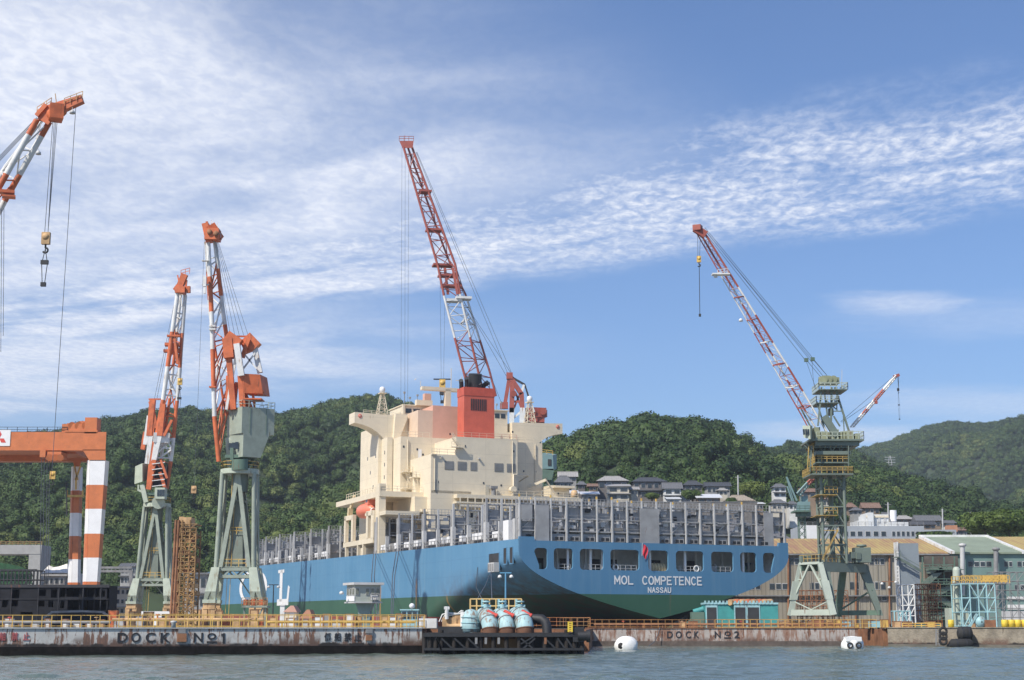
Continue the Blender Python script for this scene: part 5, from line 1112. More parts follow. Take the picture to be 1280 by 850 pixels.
# winch house on top
mb = MB(); mb.box(G(116, 533, 1.5), (2.4, 3, 3.2)); mb.box(G(96, 536, 1.5), (5.2, 2.6, 1.6)); mb.box(G(106, 533.5, 1.5), (1.6, 2.2, 2.0)); mb.box(G(88, 536, 1.5), (1.8, 2.4, 1.5)); mb.bx(G(81, 541).x, G(122, 541).x, YG - .1, YG + 4, zt, zt + .35)
for px in (90, 98, 107): mb.tube(G(px, 532, .2), G(px, 532, 3.2), .75, 12)
for px in (94, 103, 85): mb.bar(G(px, 539, 1), G(px, 529, 1), .25)
mb.bar(G(84, 531, 1), G(112, 528, 1), .2); tg.part('winch_house', mb, M_gorange)
mb = MB(); mb.bx(G(52, 562).x, G(59, 562).x, YG - 1, YG + 4, G(55, 572).z, zb); mb.bx(G(60, 562).x, G(78, 562).x, YG - .7, YG + 3.5, G(70, 572.5).z, zb - .3)
for px in (62, 69, 75): mb.tube(G(px, 572, -1), G(px, 572, 3), .7, 10)
tg.part('trolley', mb, M_gorange)
ropes(tg, [(G(52, 572, 1), G(50, 742, 1)), (G(55.5, 572, 1), G(53, 742, 1)), (G(59, 572, 1), G(57.5, 742, 1)), (G(62, 572, 3), G(60, 742, 3))], .06)
tg.part('lattice_cable', MB().tube(G(83, 602, 5), G(83.5, 645, 5), .15, 6), M_dark)
mb = MB(); mb.bx(G(-14, 560).x, G(12.3, 560).x, YG - .12, YG - .02, G(0, 557.5).z, G(0, 537.5).z); pn = tg.part('sign_panel', mb, M_textw)
cx = G(-.8, 548).x; cz = G(-.8, 548.2).z; mk = MB(); s_ = 1.02
for ang in (90, 210, 330):
    a = R(ang); d1 = Vector((math.cos(a), math.sin(a))); 
    e1 = Vector((math.cos(a + R(30)), math.sin(a + R(30)))) * s_ * .92; e2 = Vector((math.cos(a - R(30)), math.sin(a - R(30)))) * s_ * .92
    mk.add([(cx, YG - .15, cz), (cx + e1.x, YG - .15, cz + e1.y), (cx + e1.x + e2.x, YG - .15, cz + e1.y + e2.y), (cx + e2.x, YG - .15, cz + e2.y)], [(0, 1, 2, 3)])
mk.build('emblem', M_redm, pn, tg.loc)

# ------------------------------------------------------------------ red lattice crane beyond the ship
YB = 375
def A(px, py, dy=0.0): return Q(px, py, YB + dy)
base = A(640, 785); base.z = GZ
tB = Thing('lattice_crane', 'tall red and white lattice jib crane standing behind the ship funnel', 'crane', base)
j1 = [A(504.5, 184), A(548, 335), A(556, 375), A(582, 474), A(586, 490)]; j2 = [A(515, 184, 1), A(571, 336, 1), A(575, 368, 1), A(600, 474, 3), A(604, 490, 3)]; j3 = [A(509, 182, 3), A(563, 332, 5), A(582, 368, 6), A(617, 480, 6), A(620, 495, 6)]
cuts = [.60, .62, .80]
mb = MB(); cu_ = [.615, .785]
chord_tube(mb, j1, .30, cu_); chord_tube(mb, j2, .30, cu_); chord_tube(mb, j3, .28, cu_)
lace(mb, j1, j2, 16, .13, cu_, t0=.03); lace(mb, j1, j3, 14, .11, cu_, t0=.04); lace(mb, j2, j3, 14, .11, cu_, t0=.04)
for px, py, w in ((531, 240, 3.2), (542, 288, 4), (553, 332, 5), (560, 345, 5), (564, 358, 5)): mb.box(A(px, py, 2), (w, 3, .5), .2, 0)
for px, py in ((567, 376), (579, 373)): mb.box(A(px, py, 2), (4, 3, .6), .2, 1)
mb.bar(A(556, 335, 1), A(560, 368, 1), .7, .7, 0); mb.bar(A(566, 335, 1), A(572, 368, 1), .7, .7, 0); mb.bar(A(576, 405, 3), A(588, 398, 3), .4, .4, 1); mb.bar(A(576, 405, 3), A(586, 392, 3), .4, .4, 1)
tB.part('jib', mb, (M_red, M_white))
mb = MB(); mb.hexa([A(503, 185), A(516, 185), A(516, 185, 3), A(503, 185, 3)], [A(499, 176), A(517, 176), A(517, 176, 3), A(499, 176, 3)]); tB.part('jib_head', mb, M_red)
mb = MB(); rail_in(mb, A(499, 176), A(517, 176), 1.2, 1.2, .06); mb.bar(A(506, 176), A(506, 169), .1); tB.part('head_railing', mb, M_red)
ropes(tB, [(A(502.5, 184), A(501, 512)), (A(506.5, 184, 1), A(506, 515, 1)), (A(511, 190, 1), A(509.5, 515, 1))], .035)
ropes(tB, [(A(520, 190, 2), A(636, 470, 2)), (A(521, 190, 3), A(641, 470, 3)), (A(576, 370, 4), A(634, 472, 3)), (A(580, 378, 4), A(645, 476, 4)), (A(575, 372, 3), A(630, 512, 3))], .05)
mb = MB()
for dy in (0, 5):
    mb.bar(A(637, 470, dy), A(631, 506, dy), .9, .9, 0); mb.bar(A(637, 470, dy), A(652, 493, dy), 1.1, 1.1, 0); mb.bar(A(652, 491, dy), A(653, 512, dy), 1.1, 1.1, 0); mb.bar(A(640.5, 478, dy), A(639.5, 516, dy), 1.2, 1.2, 0); mb.bar(A(640, 502, dy), A(653, 502, dy), .5, .5, 0); mb.bar(A(641, 514, dy), A(650, 492, dy), .45, .45, 0); mb.bar(A(653, 514, dy), A(645, 492, dy), .45, .45, 0)
    mb.bar(A(653, 510, dy), A(652.5, 530, dy), 1.3, 1.3, 1); mb.bar(A(640, 510, dy), A(639.5, 530, dy), 1.2, 1.2, 1); mb.bar(A(640, 524, dy), A(652, 514, dy), .5, .5, 1)
    mb.bar(A(637, 470, dy), A(656, 481, dy), .5, .5, 2); mb.bar(A(656, 481, dy), A(662, 500, dy), .4, .4, 2); mb.bar(A(655, 481, dy), A(652, 490, dy), .6, .6, 1); mb.bar(A(656, 481, dy), A(668, 515, dy), .35, .35, 1)
    mb.box(A(630, 507, dy), (2, 1.4, 1.6), 0, 0); mb.box(A(637, 470, dy), (1.6, 1.4, 1.6), 0, 0)
mb.tube(A(637, 470, -.5), A(637, 470, 5.5), .5, 10, 0); mb.tube(A(642, 492, -1), A(642, 492, 6), .8, 10, 0); tB.part('mast', mb, (M_red, M_white, M_dark))
mb = MB(); mb.box(A(671, 517, 3), (3.4, 5, 2.4), .3); mb.box(A(676, 516, 3), (2.6, 4, 1.8), -.2); mb.box(A(664, 520, 3), (3, 5, 3.4)); mb.box(A(673, 524, 3), (3, 4, 2)); mb.bx(A(660, 528).x, A(676, 528).x, YB, YB + 6, A(660, 530).z, A(660, 528.5).z)
for px, py in ((666, 515), (679, 514)): mb.tube(A(px, py, 0), A(px, py, 6), .9, 10)
tB.part('winch_machinery', mb, M_red)
mb = MB(); zt = A(640, 531).z; c = A(640, 600); 
mb.box((c.x + 2, YB + 3, zt - .5), (16, 10, 1)); mb.tube((c.x, YB + 3, GZ + 20), (c.x, YB + 3, zt - 1), 2.4, 14)
for sx, sy in ((-1, -1), (1, -1), (1, 1), (-1, 1)): mb.bar((c.x + sx * 7, YB + 3 + sy * 7, GZ), (c.x + sx * 2.5, YB + 3 + sy * 2.5, GZ + 22), 1.4)
mb.box((c.x, YB + 3, GZ + 21), (8, 8, 1.6)); tB.part('tower', mb, M_green)
hook_block('yellow hook block with a spreader bar, hanging left of the ship funnel', A(553, 480), 1.5, [A(550, 345), A(556.5, 345)], 4.5)
tB.part('spreader', MB().box(A(553, 474), (4.4, .3, .3)), M_dark)
# green crane house showing right of the superstructure
tC = Thing('crane_house', 'green crane machinery house on a trestle at the right of the ship superstructure', 'crane', Q(687, 785, 352))
def A(px, py, dy=0.0): return Q(px, py, 352 + dy)
M_bg = mat('blue_green_paint', (.17, .27, .27), .5, var=.08)
mb = MB(); mb.hexa([A(676, 586), A(692, 588), A(696, 586, 4), A(682, 584, 4)], [A(676, 567), A(691, 569), A(696, 568, 4), A(682, 566, 4)]); hc = tC.part('house', mb, M_bg)
MB().box(A(687, 578, -.1), (.8, .1, 1.5)).build('window', M_dark, hc, tC.loc)
mb = MB(); 
for px in (678, 684, 690): mb.bar(A(px, 586, 1), A(px, 785, 1), .6)
for i in range(12): mb.bar(A(678, 590 + i * 16, 1), A(690, 606 + i * 16, 1), .3); mb.bar(A(676, 590 + i * 16, 1), A(692, 590 + i * 16, 1), .3)
mb.hexa([A(680, 600), A(690, 600), A(690, 600, 4), A(680, 600, 4)], [A(676, 586), A(693, 586), A(693, 586, 4), A(676, 586, 4)]); tC.part('trestle', mb, M_dgreen)
mb = MB(); rail_in(mb, A(676, 567), A(691, 569), 1, 1.2, .05); tC.part('roof_rail', mb, M_yellow)

# ------------------------------------------------------------------ right hand dark green crane
YR = 214
def A(px, py, dy=0.0): return Q(px, py, YR + dy)
c = A(1043, 785, 5.6); cx, cy = c.x, c.y
tR = Thing('slewing_crane', 'dark green latticed tower crane at the right with a long red and white jib', 'crane', (cx, cy, GZ))
zb = A(1040, 769).z; zt = A(1040, 703).z; zbm = A(1040, 714).z
# portal plan turned 45 degrees: near, left, far and right corner
Nn = Vector((A(1041.5, 770).x, YR, 0)); Ll = Vector((A(988, 770, 5.5).x, YR + 5.5, 0)); Rr_ = Vector((A(1101, 770, 5.5).x, YR + 5.5, 0)); Ff = Ll + Rr_ - Nn
def inn(p, f=.25): return Vector((lerp(p.x, (Ll.x + Rr_.x) / 2, f), lerp(p.y, (Nn.y + Ff.y) / 2, f), 0))
TN = Vector((A(1025, 703, 1.2).x, YR + 1.2, 0)); TL = Vector((A(998.5, 703, 5).x, YR + 4.2, 0)); TR_ = Vector((A(1080, 703, 6).x, YR + 6, 0)); TF = TL + TR_ - TN
mb = MB(); V3 = lambda p, z: Vector((p.x, p.y, z))
mb.bar(V3(Nn, zb), V3(TN, zt), .9, .8, w2=.7); mb.bar(V3(Ll, zb), V3(TL, zt), .8, .7, w2=.4); mb.bar(V3(Nn, zb + .4), V3(Ll, zb + .4), .5, .8); mb.bar(V3(TN, zt), V3(TL, zt), .35, .35)
mid = (TN + TL) / 2; q1, q2_ = lerp(V3(Ll, zb), V3(TL, zt), .12), lerp(V3(Nn, zb), V3(TN, zt), .12)
mb.bar(V3(mid, zt), lerp(V3(Ll, zb), V3(TL, zt), .30), .25); mb.bar(V3(mid, zt), lerp(V3(Nn, zb), V3(TN, zt), .30), .25)
for e, f in ((V3(Ll, zb), V3(TL, zt)), (V3(Nn, zb), V3(TN, zt))):
    mb.bar(lerp(e, f, .96), lerp(V3(mid, zt), lerp(e, f, .3), .45), .15); mb.bar(lerp(e, f, .70), lerp(V3(mid, zt), lerp(e, f, .3), .45), .15); mb.bar(lerp(e, f, .70), lerp(V3(mid, zt), lerp(e, f, .3), .92), .15)
    mb.bar(lerp(e, f, .28), lerp(V3(Ll, zb + .8), V3(Nn, zb + .8), .3 if e is V3(Ll, zb) else .5), .12)
    mb.hexa([lerp(e, f, .30) + Vector((dx, dy, 0)) for dx, dy in ((-.5, -.4), (.5, -.4), (.5, .4), (-.5, .4))], [lerp(e, f, .66) + Vector((dx, dy, 0)) for dx, dy in ((-.55, -.4), (.55, -.4), (.55, .4), (-.55, .4))])
M_pg = mat('pale_and_sunlit_green', (.42, .47, .40), .55, var=.08, rust=.15); M_mg = mat('mid_green_crane_paint', (.145, .18, .15), .55, var=.1, rust=.15)
tR.part('end_frame', mb, M_pg)  # end frame faces the sun; its paler green paints that light
mb = MB(); mb.bar(V3(TN, (zt + zbm) / 2), V3(TR_, (zt + zbm) / 2), .9, zt - zbm); mb.hexa([V3(Rr_, zb) + Vector((-.35, 0, 0)), V3(Rr_, zb) + Vector((.35, 0, 0)), V3(Rr_, zb) + Vector((.35, .6, 0)), V3(Rr_, zb) + Vector((-.35, .6, 0))], [V3(TR_, zt) + Vector((-1.0, 0, 0)), V3(TR_, zt) + Vector((.5, 0, 0)), V3(TR_, zt) + Vector((.5, .6, 0)), V3(TR_, zt) + Vector((-1, .6, 0))])
mb.hexa([V3(Nn, zb) + Vector((.1, 0, 0)), V3(Nn, zb) + Vector((.7, 0, 0)), V3(Nn, zb) + Vector((.7, .7, 0)), V3(Nn, zb) + Vector((.1, .7, 0))], [V3(TN, zbm) + Vector((.1, 0, 0)), V3(TN, zbm) + Vector((1.4, .2, 0)), V3(TN, zbm) + Vector((1.4, .8, 0)), V3(TN, zbm) + Vector((.1, .8, 0))])
tR.part('side_frame', mb, M_mg)
mb = MB(); mb.bar(V3(Ff, zb), V3(TF, zt), .9, .9); mb.bar(V3(TL, zt - .5), V3(TF, zt - .5), .7, 1.0); mb.bar(V3(TF, zt - .5), V3(TR_, zt - .5), .7, 1.0); mb.bar(V3(Ff, zb + .4), V3(Rr_, zb + .4), .5, .7); mb.bar(lerp(V3(Rr_, zb), V3(TR_, zt), .5), V3(Ff, zb + .6), .2); mb.bar(V3(Ll, zb + .5), V3(Ff, zb + .5), .4); tR.part('rear_frame', mb, M_dgreen)
for p in (Nn, Ll, Rr_, Ff): bo = MB(); bo.box((p.x, p.y, GZ + .75), (1.6, .9, .7), math.atan2(5, 6)); bo.tube((p.x - .5, p.y - .5, GZ + .4), (p.x - .5, p.y + .5, GZ + .4), .38, 10); bo.tube((p.x + .5, p.y - .5, GZ + .4), (p.x + .5, p.y + .5, GZ + .4), .38, 10); tR.part('wheel_bogie', bo, M_scaf)
mb = MB(); mb.hexa([V3(TN, zt), V3(TR_, zt), V3(TF, zt), V3(TL, zt)], [V3(TN, zt + .15), V3(TR_, zt + .15), V3(TF, zt + .15), V3(TL, zt + .15)])
for a, b in ((TN, TR_), (TL, TN)): rail_in(mb, V3(a, zt + .15), V3(b, zt + .15), 1.0, .8, .035, 1)
mb.box(A(1077, 694, 5), (2.2, 2.2, 2.1), 0, 0); mb.lathe(A(1077, 683.5, 5), [(0, .35), (.7, .3), (.75, 0), (.3, 0), (.3, -.8), (0, -.8)], 12)
for px, py in ((1003, 699), (1010, 697), (1060, 697), (1066, 694), (1072, 695), (1052, 699)): mb.box(A(px, py, 4), (.7, .7, .9), .3, 0)
M_oy = mat('dull_ochre_paint', (.40, .27, .08), .6, var=.25, rust=.35); tR.part('portal_deck', mb, (M_mg, M_oy))
# lattice tower
tw = 1.62; tz0 = zt; tz1 = A(1038, 560).z; tc_ = Vector((A(1039, 640, 5).x, YR + 5, 0)); mb = MB()
cor = [Vector((tc_.x + sx * tw, tc_.y + sy * tw, 0)) for sx, sy in ((-1, -1), (1, -1), (1, 1), (-1, 1))]
for p in cor: mb.tube(V3(p, tz0), V3(p, tz1), .22, 8)
nb = 6
for i in range(4):
    a, b = cor[i], cor[(i + 1) % 4]
    for j in range(nb):
        z0_, z1_ = lerp(tz0, tz1, j / nb), lerp(tz0, tz1, (j + 1) / nb); m_ = (a + b) / 2
        mb.bar(V3(a, z1_), V3(b, z1_), .18); mb.bar(V3(a, z0_), V3(m_, z1_), .16); mb.bar(V3(b, z0_), V3(m_, z1_), .16)
mb.tube(V3(tc_, tz0), V3(tc_, tz1), .35, 8); tR.part('tower', mb, M_mg)
mb = MB(); mb.bar(A(1028, 700, 2), A(1048, 662, 2), .35, .12); mb.bar(A(1028, 697, 2), A(1048, 659, 2), .06); mb.bar(A(1030, 663, 2), A(1048, 663, 2), .1)
for py in (642, 616): mb.bx(A(1026, py).x, A(1052, py).x, YR + 2.6, YR + 7.4, A(1040, py).z - .08, A(1040, py).z, 0); rail_in(mb, A(1031, py, 3), A(1047, py, 3), .9, .7, .04)
tR.part('tower_stair', mb, M_oy)
# slewing cage with yellow platforms
def plat(py, x0, x1, th=.15, rail=True, yy=(1, 9), m0=0):
    mb = MB(); z = A(1035, py).z; mb.bx(A(x0, py, 5).x, A(x1, py, 5).x, YR + yy[0], YR + yy[1], z - th, z, 0)
    if rail:
        a, b = A(x0, py, 5).x, A(x1, py, 5).x
        for p, q in (((a, YR + yy[0]), (b, YR + yy[0])), ((a, YR + yy[0]), (a, YR + yy[1])), ((b, YR + yy[0]), (b, YR + yy[1]))): rail_in(mb, (*p, z), (*q, z), .95, .8, .045, 1); 
        mb.bar((a, YR + yy[0], z + .75), (b, YR + yy[0], z + .75), .07, .07, 1)
    tR.part('platform', mb, (M_mg, M_oy if py > 540 else M_pg))
plat(590, 1008.5, 1060.5, .2, True, (1.8, 8.2)); plat(575, 1016, 1055, .18, True, (2.4, 7.6)); plat(561.5, 1015, 1058, .5, False, (2.2, 7.8)); plat(556, 1013, 1060, .12, True, (2.2, 8))
mb = MB()
for px, m_ in ((1009, 1), (1012.5, 0), (1015, 1), (1060.5, 0)): mb.bar(A(px + 2 * (px < 1020), 557, 2), A(px, 590, 2), .12, .12, m_)
mb.tube(V3(tc_, tz1 - 2.5), V3(tc_, A(1040, 549).z), 1.25, 14, 0)
zc = A(1035, 550).z; z0_ = A(1035, 562).z
for j in range(12): a = j * math.pi / 6; mb.bar((tc_.x + 2.3 * math.cos(a), tc_.y + 2.3 * math.sin(a), z0_), (tc_.x + 3.4 * math.cos(a + .25), tc_.y + 3.0 * math.sin(a + .25), zc), .16, .16, 0); mb.bar((tc_.x + 2.3 * math.cos(a), tc_.y + 2.3 * math.sin(a), z0_), (tc_.x + 3.4 * math.cos(a - .25), tc_.y + 3.0 * math.sin(a - .25), zc), .16, .16, 0)
tR.part('slewing_cage', mb, (M_mg, M_oy))
mb = MB(); z = A(1035, 547).z; mb.bx(A(1006, 547, 5).x, A(1073, 547, 5).x, YR + 1.5, YR + 8.5, z - .25, z, 0); mb.bx(A(1014, 547, 5).x, A(1068, 547, 5).x, YR + 2, YR + 8, z - .9, z - .25, 0)
for x0, x1, h_ in ((1037, 1044, 1.5), (1046, 1052, 1.2), (1053, 1062, 1.3), (1064, 1070, .9), (1014, 1021, 1.8), (1022, 1030, 1.2)): mb.bx(A(x0, 547, 5).x, A(x1, 547, 5).x, YR + 2.4, YR + 7, z, z + h_, 2)
a, b = A(1006, 547, 5).x, A(1073, 547, 5).x
rail_in(mb, (b - 3, YR + 1.6, z), (b, YR + 1.6, z), 1.1, .8, .04, 1); rail_in(mb, (b, YR + 1.6, z), (b, YR + 8.4, z), 1.1, .9, .04, 1); rail_in(mb, (a + 1, YR + 1.6, z), (b - 3, YR + 1.6, z), 1.0, .8, .04, 1)
tR.part('machinery_deck', mb, (M_mg, M_greenl, mat('olive_machinery', (.28, .30, .19), .6, var=.2, rust=.3)))
cab = tR.part('cab', MB().hexa([A(1004.5, 547, 1), A(1013, 549, 0), A(1016, 549, 3), A(1008, 547, 4)], [A(1003, 532, 1), A(1012.5, 532, 0), A(1015.5, 532, 3), A(1007, 532, 4)]), M_greenl)
for i in range(3): MB().bar(A(1004.6 + i * 2.8, 536.5, .2), A(1005.2 + i * 2.8, 543.5, .2), .24).build('cab_window', M_glass, cab, tR.loc)
# mast
mb = MB()
for dy in (0, 3.4):
    mb.bar(A(1027, 484, dy + 3), A(1022.5, 532, dy + 2), .22); mb.bar(A(1039.5, 484, dy + 3), A(1038.5, 546, dy + 3), .26); mb.bar(A(1043.5, 484, dy + 3), A(1063.5, 546, dy + 3), .26); mb.bar(A(1030, 486, dy + 3), A(1036, 533, dy + 3), .2); mb.bar(A(1046, 484, dy + 3), A(1046, 513, dy + 3), .14); mb.bar(A(1032, 500, dy + 3), A(1047, 513, dy + 3), .16); mb.bar(A(1042, 514, dy + 3), A(1053, 514, dy + 3), .14); mb.bar(A(1054, 514, dy + 3), A(1055.5, 546, dy + 3), .14); mb.bar(A(1042, 520, dy + 3), A(1050, 533, dy + 3), .2); mb.bar(A(1021, 502, dy + 3), A(1034, 546, dy + 3), .2)
mb.box(A(1038.5, 515, 4), (.6, 1, 1.0)); tR.part('mast', mb, M_mg)
plat(483.5, 1018.5, 1054, .10, True, (2, 7)); plat(500, 1016, 1044, .10, True, (2.4, 7)); 
mb = MB(); mb.box(A(1036, 477, 4.5), (2.6, 2.4, .9)); mb.box(A(1031, 474, 4.5), (1.2, 1.6, .8), .3)
for px in (1030, 1036, 1042): mb.tube(A(px, 474, 3), A(px, 474, 6), .55, 12)
tR.part('top_sheaves', mb, mat('olive_machinery', (.28, .30, .19)))
tR.part('lightning_rod', MB().bar(A(1052, 483, 4), A(1052.5, 462, 4), .07), M_greyl)
# long jib
j1 = [A(880, 291, 3), A(1033, 541, 3)]; j1b = [A(875.5, 292, 5), A(1023, 541, 5)]; j2 = [A(870.5, 291, 4), A(1007, 528, 4), A(1016, 545, 4)]
cuts = [.22, .34, .50, .62, .78, .93]; mb = MB(); j1[:] = [A(880, 290, 3), A(1000, 483, 3), A(1034, 541, 3)]
chord_tube(mb, j1, .15, [.28, .42, .56, .68, .80], 0, 1); chord_tube(mb, j1b, .14, [.28, .36, .62, .74, .9], 0, 1); chord_tube(mb, j2, .09, [.2, .5, .6, .78], 0, 1)
lace(mb, j1, j1b, 26, .034, [.28, .42, .56, .68, .80], 0, 1, t1=.93); lace(mb, j1b, j2, 26, .028, [.28, .42, .56, .68, .80], 0, 1, t1=.93); lace(mb, j1, j2, 13, .028, (), 0, 0, t1=.93)
for (px, py, m_) in ((925.5, 372, 0), (938.5, 400, 0), (958, 428, 1), (974.5, 455.5, 0), (990, 483, 1), (1006, 508, 0)):
    f = (py - 290) / 251.0; P1, P2, P3 = pl(j1, f), pl(j1b, f), pl(j2, f); P4 = P3 + (P1 - P2)
    for a, b in ((P1, P2), (P2, P3), (P3, P4), (P4, P1)): mb.bar(a, b, .14, .14, m_)
mb.box(A(901, 343, 3), (2.6, 1.2, .2), 0, 1); tR.part('jib', mb, (M_red, M_white))
mb = MB(); mb.bar(A(1030, 520, 2.5), A(1046, 545, 2.5), .5, 1.0); mb.bar(A(1000, 508, 4), A(1014, 535, 4), .2); tR.part('jib_foot', mb, M_mg)
mb = MB(); mb.bar(A(868.5, 285, 3), A(882, 294, 3), .7, 1.1); mb.box(A(872, 285, 3), (1.2, 1.2, .8), -.4); tR.part('jib_head', mb, M_red)
mb = MB(); rail_in(mb, A(869, 284, 3), A(875, 287, 3), .5, .6, .04); rail_in(mb, A(897, 344, 2.5), A(910, 342, 2.5), .8, .6, .035); tR.part('jib_railing', mb, M_white)
for px, py in ((894.5, 345), (926, 400)): tR.part('floodlight', MB().lathe(A(px, py, 3), [(.05, .25), (.26, .1), (.3, -.2), (0, -.22)], 10), M_white)
ropes(tR, [(A(880, 286, 3), A(1032, 474, 4)), (A(881, 284.5, 4), A(1036, 472, 4)), (A(879, 288, 4), A(1008, 452, 4)), (A(882, 289, 5), A(1016, 451, 5)), (A(1008, 450, 4), A(1029, 475, 4)), (A(1016, 449, 5), A(1036, 472, 5))], .035)
for px, py in ((1007.8, 450), (1015.8, 449)): tR.part('rope_sheave', MB().box(A(px, py, 4), (.55, .5, .5)), M_dgreen)
for x0, y0, x1, y1 in ((1008, 452, 1021, 488), (1016, 451, 1020, 486)):
    pts = [A(lerp(x0, x1, t) - 9 * math.sin(t * 3.0) * (.3 if x0 > 1010 else .1) * 0 + (3 * math.sin(t * math.pi) if x0 < 1010 else -1), lerp(y0, y1, t) + 9 * math.sin(t * math.pi), 4) for t in np.linspace(0, 1, 10)]
    tR.part('slack_rope', MB().path(pts, .028, 5), M_rope)
hook_block('yellow hook block with a long sling under the tip of the right crane jib', A(873.6, 324, 3), .62, [A(872, 290, 3), A(875.5, 292, 3)], 0)
th_ = Thing('lifting_chain', 'thin dark chain hanging below the hook of the right crane', 'chain', A(874.6, 394, 3)); th_.part('chain', MB().tube(A(874, 331, 3), A(874.8, 393, 3), .05, 5), M_dark); th_.part('chain_end', MB().box(A(874.9, 394, 3), (.3, .3, .4)), M_dark)
# short jib at the other side
mb = MB(); k1_, k2_, k3_ = [A(1063, 534, 7), A(1120, 469, 7)], [A(1067, 534, 8), A(1121, 471, 7.5)], [A(1065, 531, 8.6), A(1119, 468.5, 8)]
cu2 = [.25, .35, .5, .72]
for kk in (k1_, k2_, k3_): chord_tube(mb, kk, .10, cu2, 1, 0)
lace(mb, k1_, k2_, 14, .04, cu2, 1, 0); lace(mb, k2_, k3_, 14, .04, cu2, 1, 0); mb.bar(A(1117, 471, 7.5), A(1124, 468.5, 7.5), .4, .4, 0); mb.box(A(1095, 503, 7), (.4, .4, .4), 0, 0)
tR.part('auxiliary_jib', mb, (M_red, M_white)); ropes(tR, [(A(1120, 468, 7.5), A(1051, 527, 7)), (A(1097, 497, 7.5), A(1052, 528, 7))], .03)
hook_block('tiny dark hook on the short right jib', A(1122.7, 487, 7.5), .3, [A(1122, 470, 7.5), A(1123.4, 470, 7.5)], 4.4, m_=M_dark)

# distant small grey green crane behind the warehouse
YD = 330
def A(px, py, dy=0.0): return Q(px, py, YD + dy)
b_ = A(1004, 785); b_.z = GZ
tD = Thing('small_crane', 'small distant blue green crane on a thin lattice mast behind the warehouse', 'crane', b_)
mb = MB(); mb.hexa([A(995, 638), A(1012, 638), A(1012, 638, 4), A(995, 638, 4)], [A(997, 627), A(1013, 627), A(1013, 627, 4), A(997, 627, 4)]); mb.box(A(1005, 624, 2), (1.4, 1.6, 1.2)); tD.part('house', mb, M_bg)
mb = MB(); mb.bx(A(993, 640).x, A(1013, 640).x, YD - .5, YD + 4.5, A(1, 640).z, A(1, 638).z); mb.tube(A(1004, 640, 2), A(1004, 646, 2), 1.7, 12)
rail_in(mb, A(993, 638), A(1013, 638), 1, 1, .05); tD.part('deck', mb, M_dgreen)
mb = MB(); w = .7
for sx, sy in ((-1, -1), (1, -1), (1, 1), (-1, 1)): mb.bar((A(1004, 646).x + sx * w, YD + 2 + sy * w, GZ), (A(1004, 646).x + sx * w, YD + 2 + sy * w, A(1, 645).z), .16)
for j in range(16):
    z0_, z1_ = lerp(GZ, A(1, 645).z, j / 16), lerp(GZ, A(1, 645).z, (j + 1) / 16); x = A(1004, 646).x
    for sy in (-1, 1): mb.bar((x - w, YD + 2 + sy * w, z0_), (x + w, YD + 2 + sy * w, z1_), .1); mb.bar((x + w, YD + 2 + sy * w, z0_), (x - w, YD + 2 + sy * w, z1_), .1)
tD.part('mast', mb, M_dgreen)
mb = MB(); 
for dy in (0, 2): mb.bar(A(983, 596, dy), A(996, 626, dy), .35); mb.bar(A(984, 608, dy), A(990, 626, dy), .3); mb.bar(A(983, 597, dy), A(992, 626, dy), .2)
tD.part('rear_arm', mb, M_bg)
mb = MB(); q1 = [A(996, 617), A(1008, 604), A(1020, 592)]; q2_ = [A(1000, 620, 1), A(1011, 606, 1), A(1021, 595, 1)]
chord_tube(mb, q1, .22, [.55], 0, 1); chord_tube(mb, q2_, .22, [.55], 0, 1); lace(mb, q1, q2_, 8, .1, [.55], 0, 1); tD.part('jib', mb, (M_bg, M_red))

# ------------------------------------------------------------------ warehouse along the quay at the right
def wins_on(th, wall, x0, x1, z0, z1, y, n, gm=None, frame=True):
    w = (x1 - x0) / n
    for i in range(n):
        a, b = x0 + i * w + .08, x0 + (i + 1) * w - .08
        fr = th.part('window', MB().bx(a, b, y - .06, y + .05, z0, z1), gm or (M_greyl if i % 3 else M_hatch), wall); MB().bx(a + .07, b - .07, y - .1, y - .05, z0 + .12, z1 - .12).build('pane', M_glass, fr, th.loc)
YW = 268
def Wp(px, py, dy=0.0): return Q(px, py, YW + dy)
def roof_mat(name, ca, cb, seam=1.0):
    m = bpy.data.materials.new(name); m.use_nodes = True; nt = m.node_tree; b = nt.nodes['Principled BSDF']; geo = N(nt, 'ShaderNodeNewGeometry'); pos = geo.outputs['Position']; sp = N(nt, 'ShaderNodeSeparateXYZ', inp={0: pos})
    v = comb(nt, math_(nt, 'MULTIPLY', sp.outputs[0], 1.1), math_(nt, 'MULTIPLY', sp.outputs[1], .12), 0); n1 = noise_(nt, v, .9, 5, .7); n2 = noise_(nt, pos, .06, 4)
    f = smooth(nt, math_(nt, 'ADD', math_(nt, 'MULTIPLY', n1, .7), math_(nt, 'MULTIPLY', n2, .6)), .55, .8)
    c = mixc(nt, f, ca, cb); cor = math_(nt, 'SINE', math_(nt, 'MULTIPLY', sp.outputs[0], 9.0)); c = mixc(nt, smooth(nt, cor, .3, 1), c, mixc(nt, 1.0, c, (.75, .75, .75), 'MULTIPLY'))
    nt.links.new(c, b.inputs['Base Color']); b.inputs['Roughness'].default_value = .7; return m
M_yroof = roof_mat('yellow_rusted_roof', (.42, .32, .12), (.31, .17, .10)); M_groof = mat('pale_green_roof', (.23, .275, .20), .65, var=.14, vs=.3, rust=.25, rustcol=(.17, .18, .13))
M_bwall = roof_mat('beige_corrugated_wall', (.30, .275, .22), (.24, .205, .155)); M_twall = mat('dull_teal_wall', (.15, .235, .215), .7, var=.08, rust=.15)
ez = Wp(1100, 693).z; rz_ = Wp(1100, 675, 16).z
wb = Wp(1100, 785); wb.z = GZ
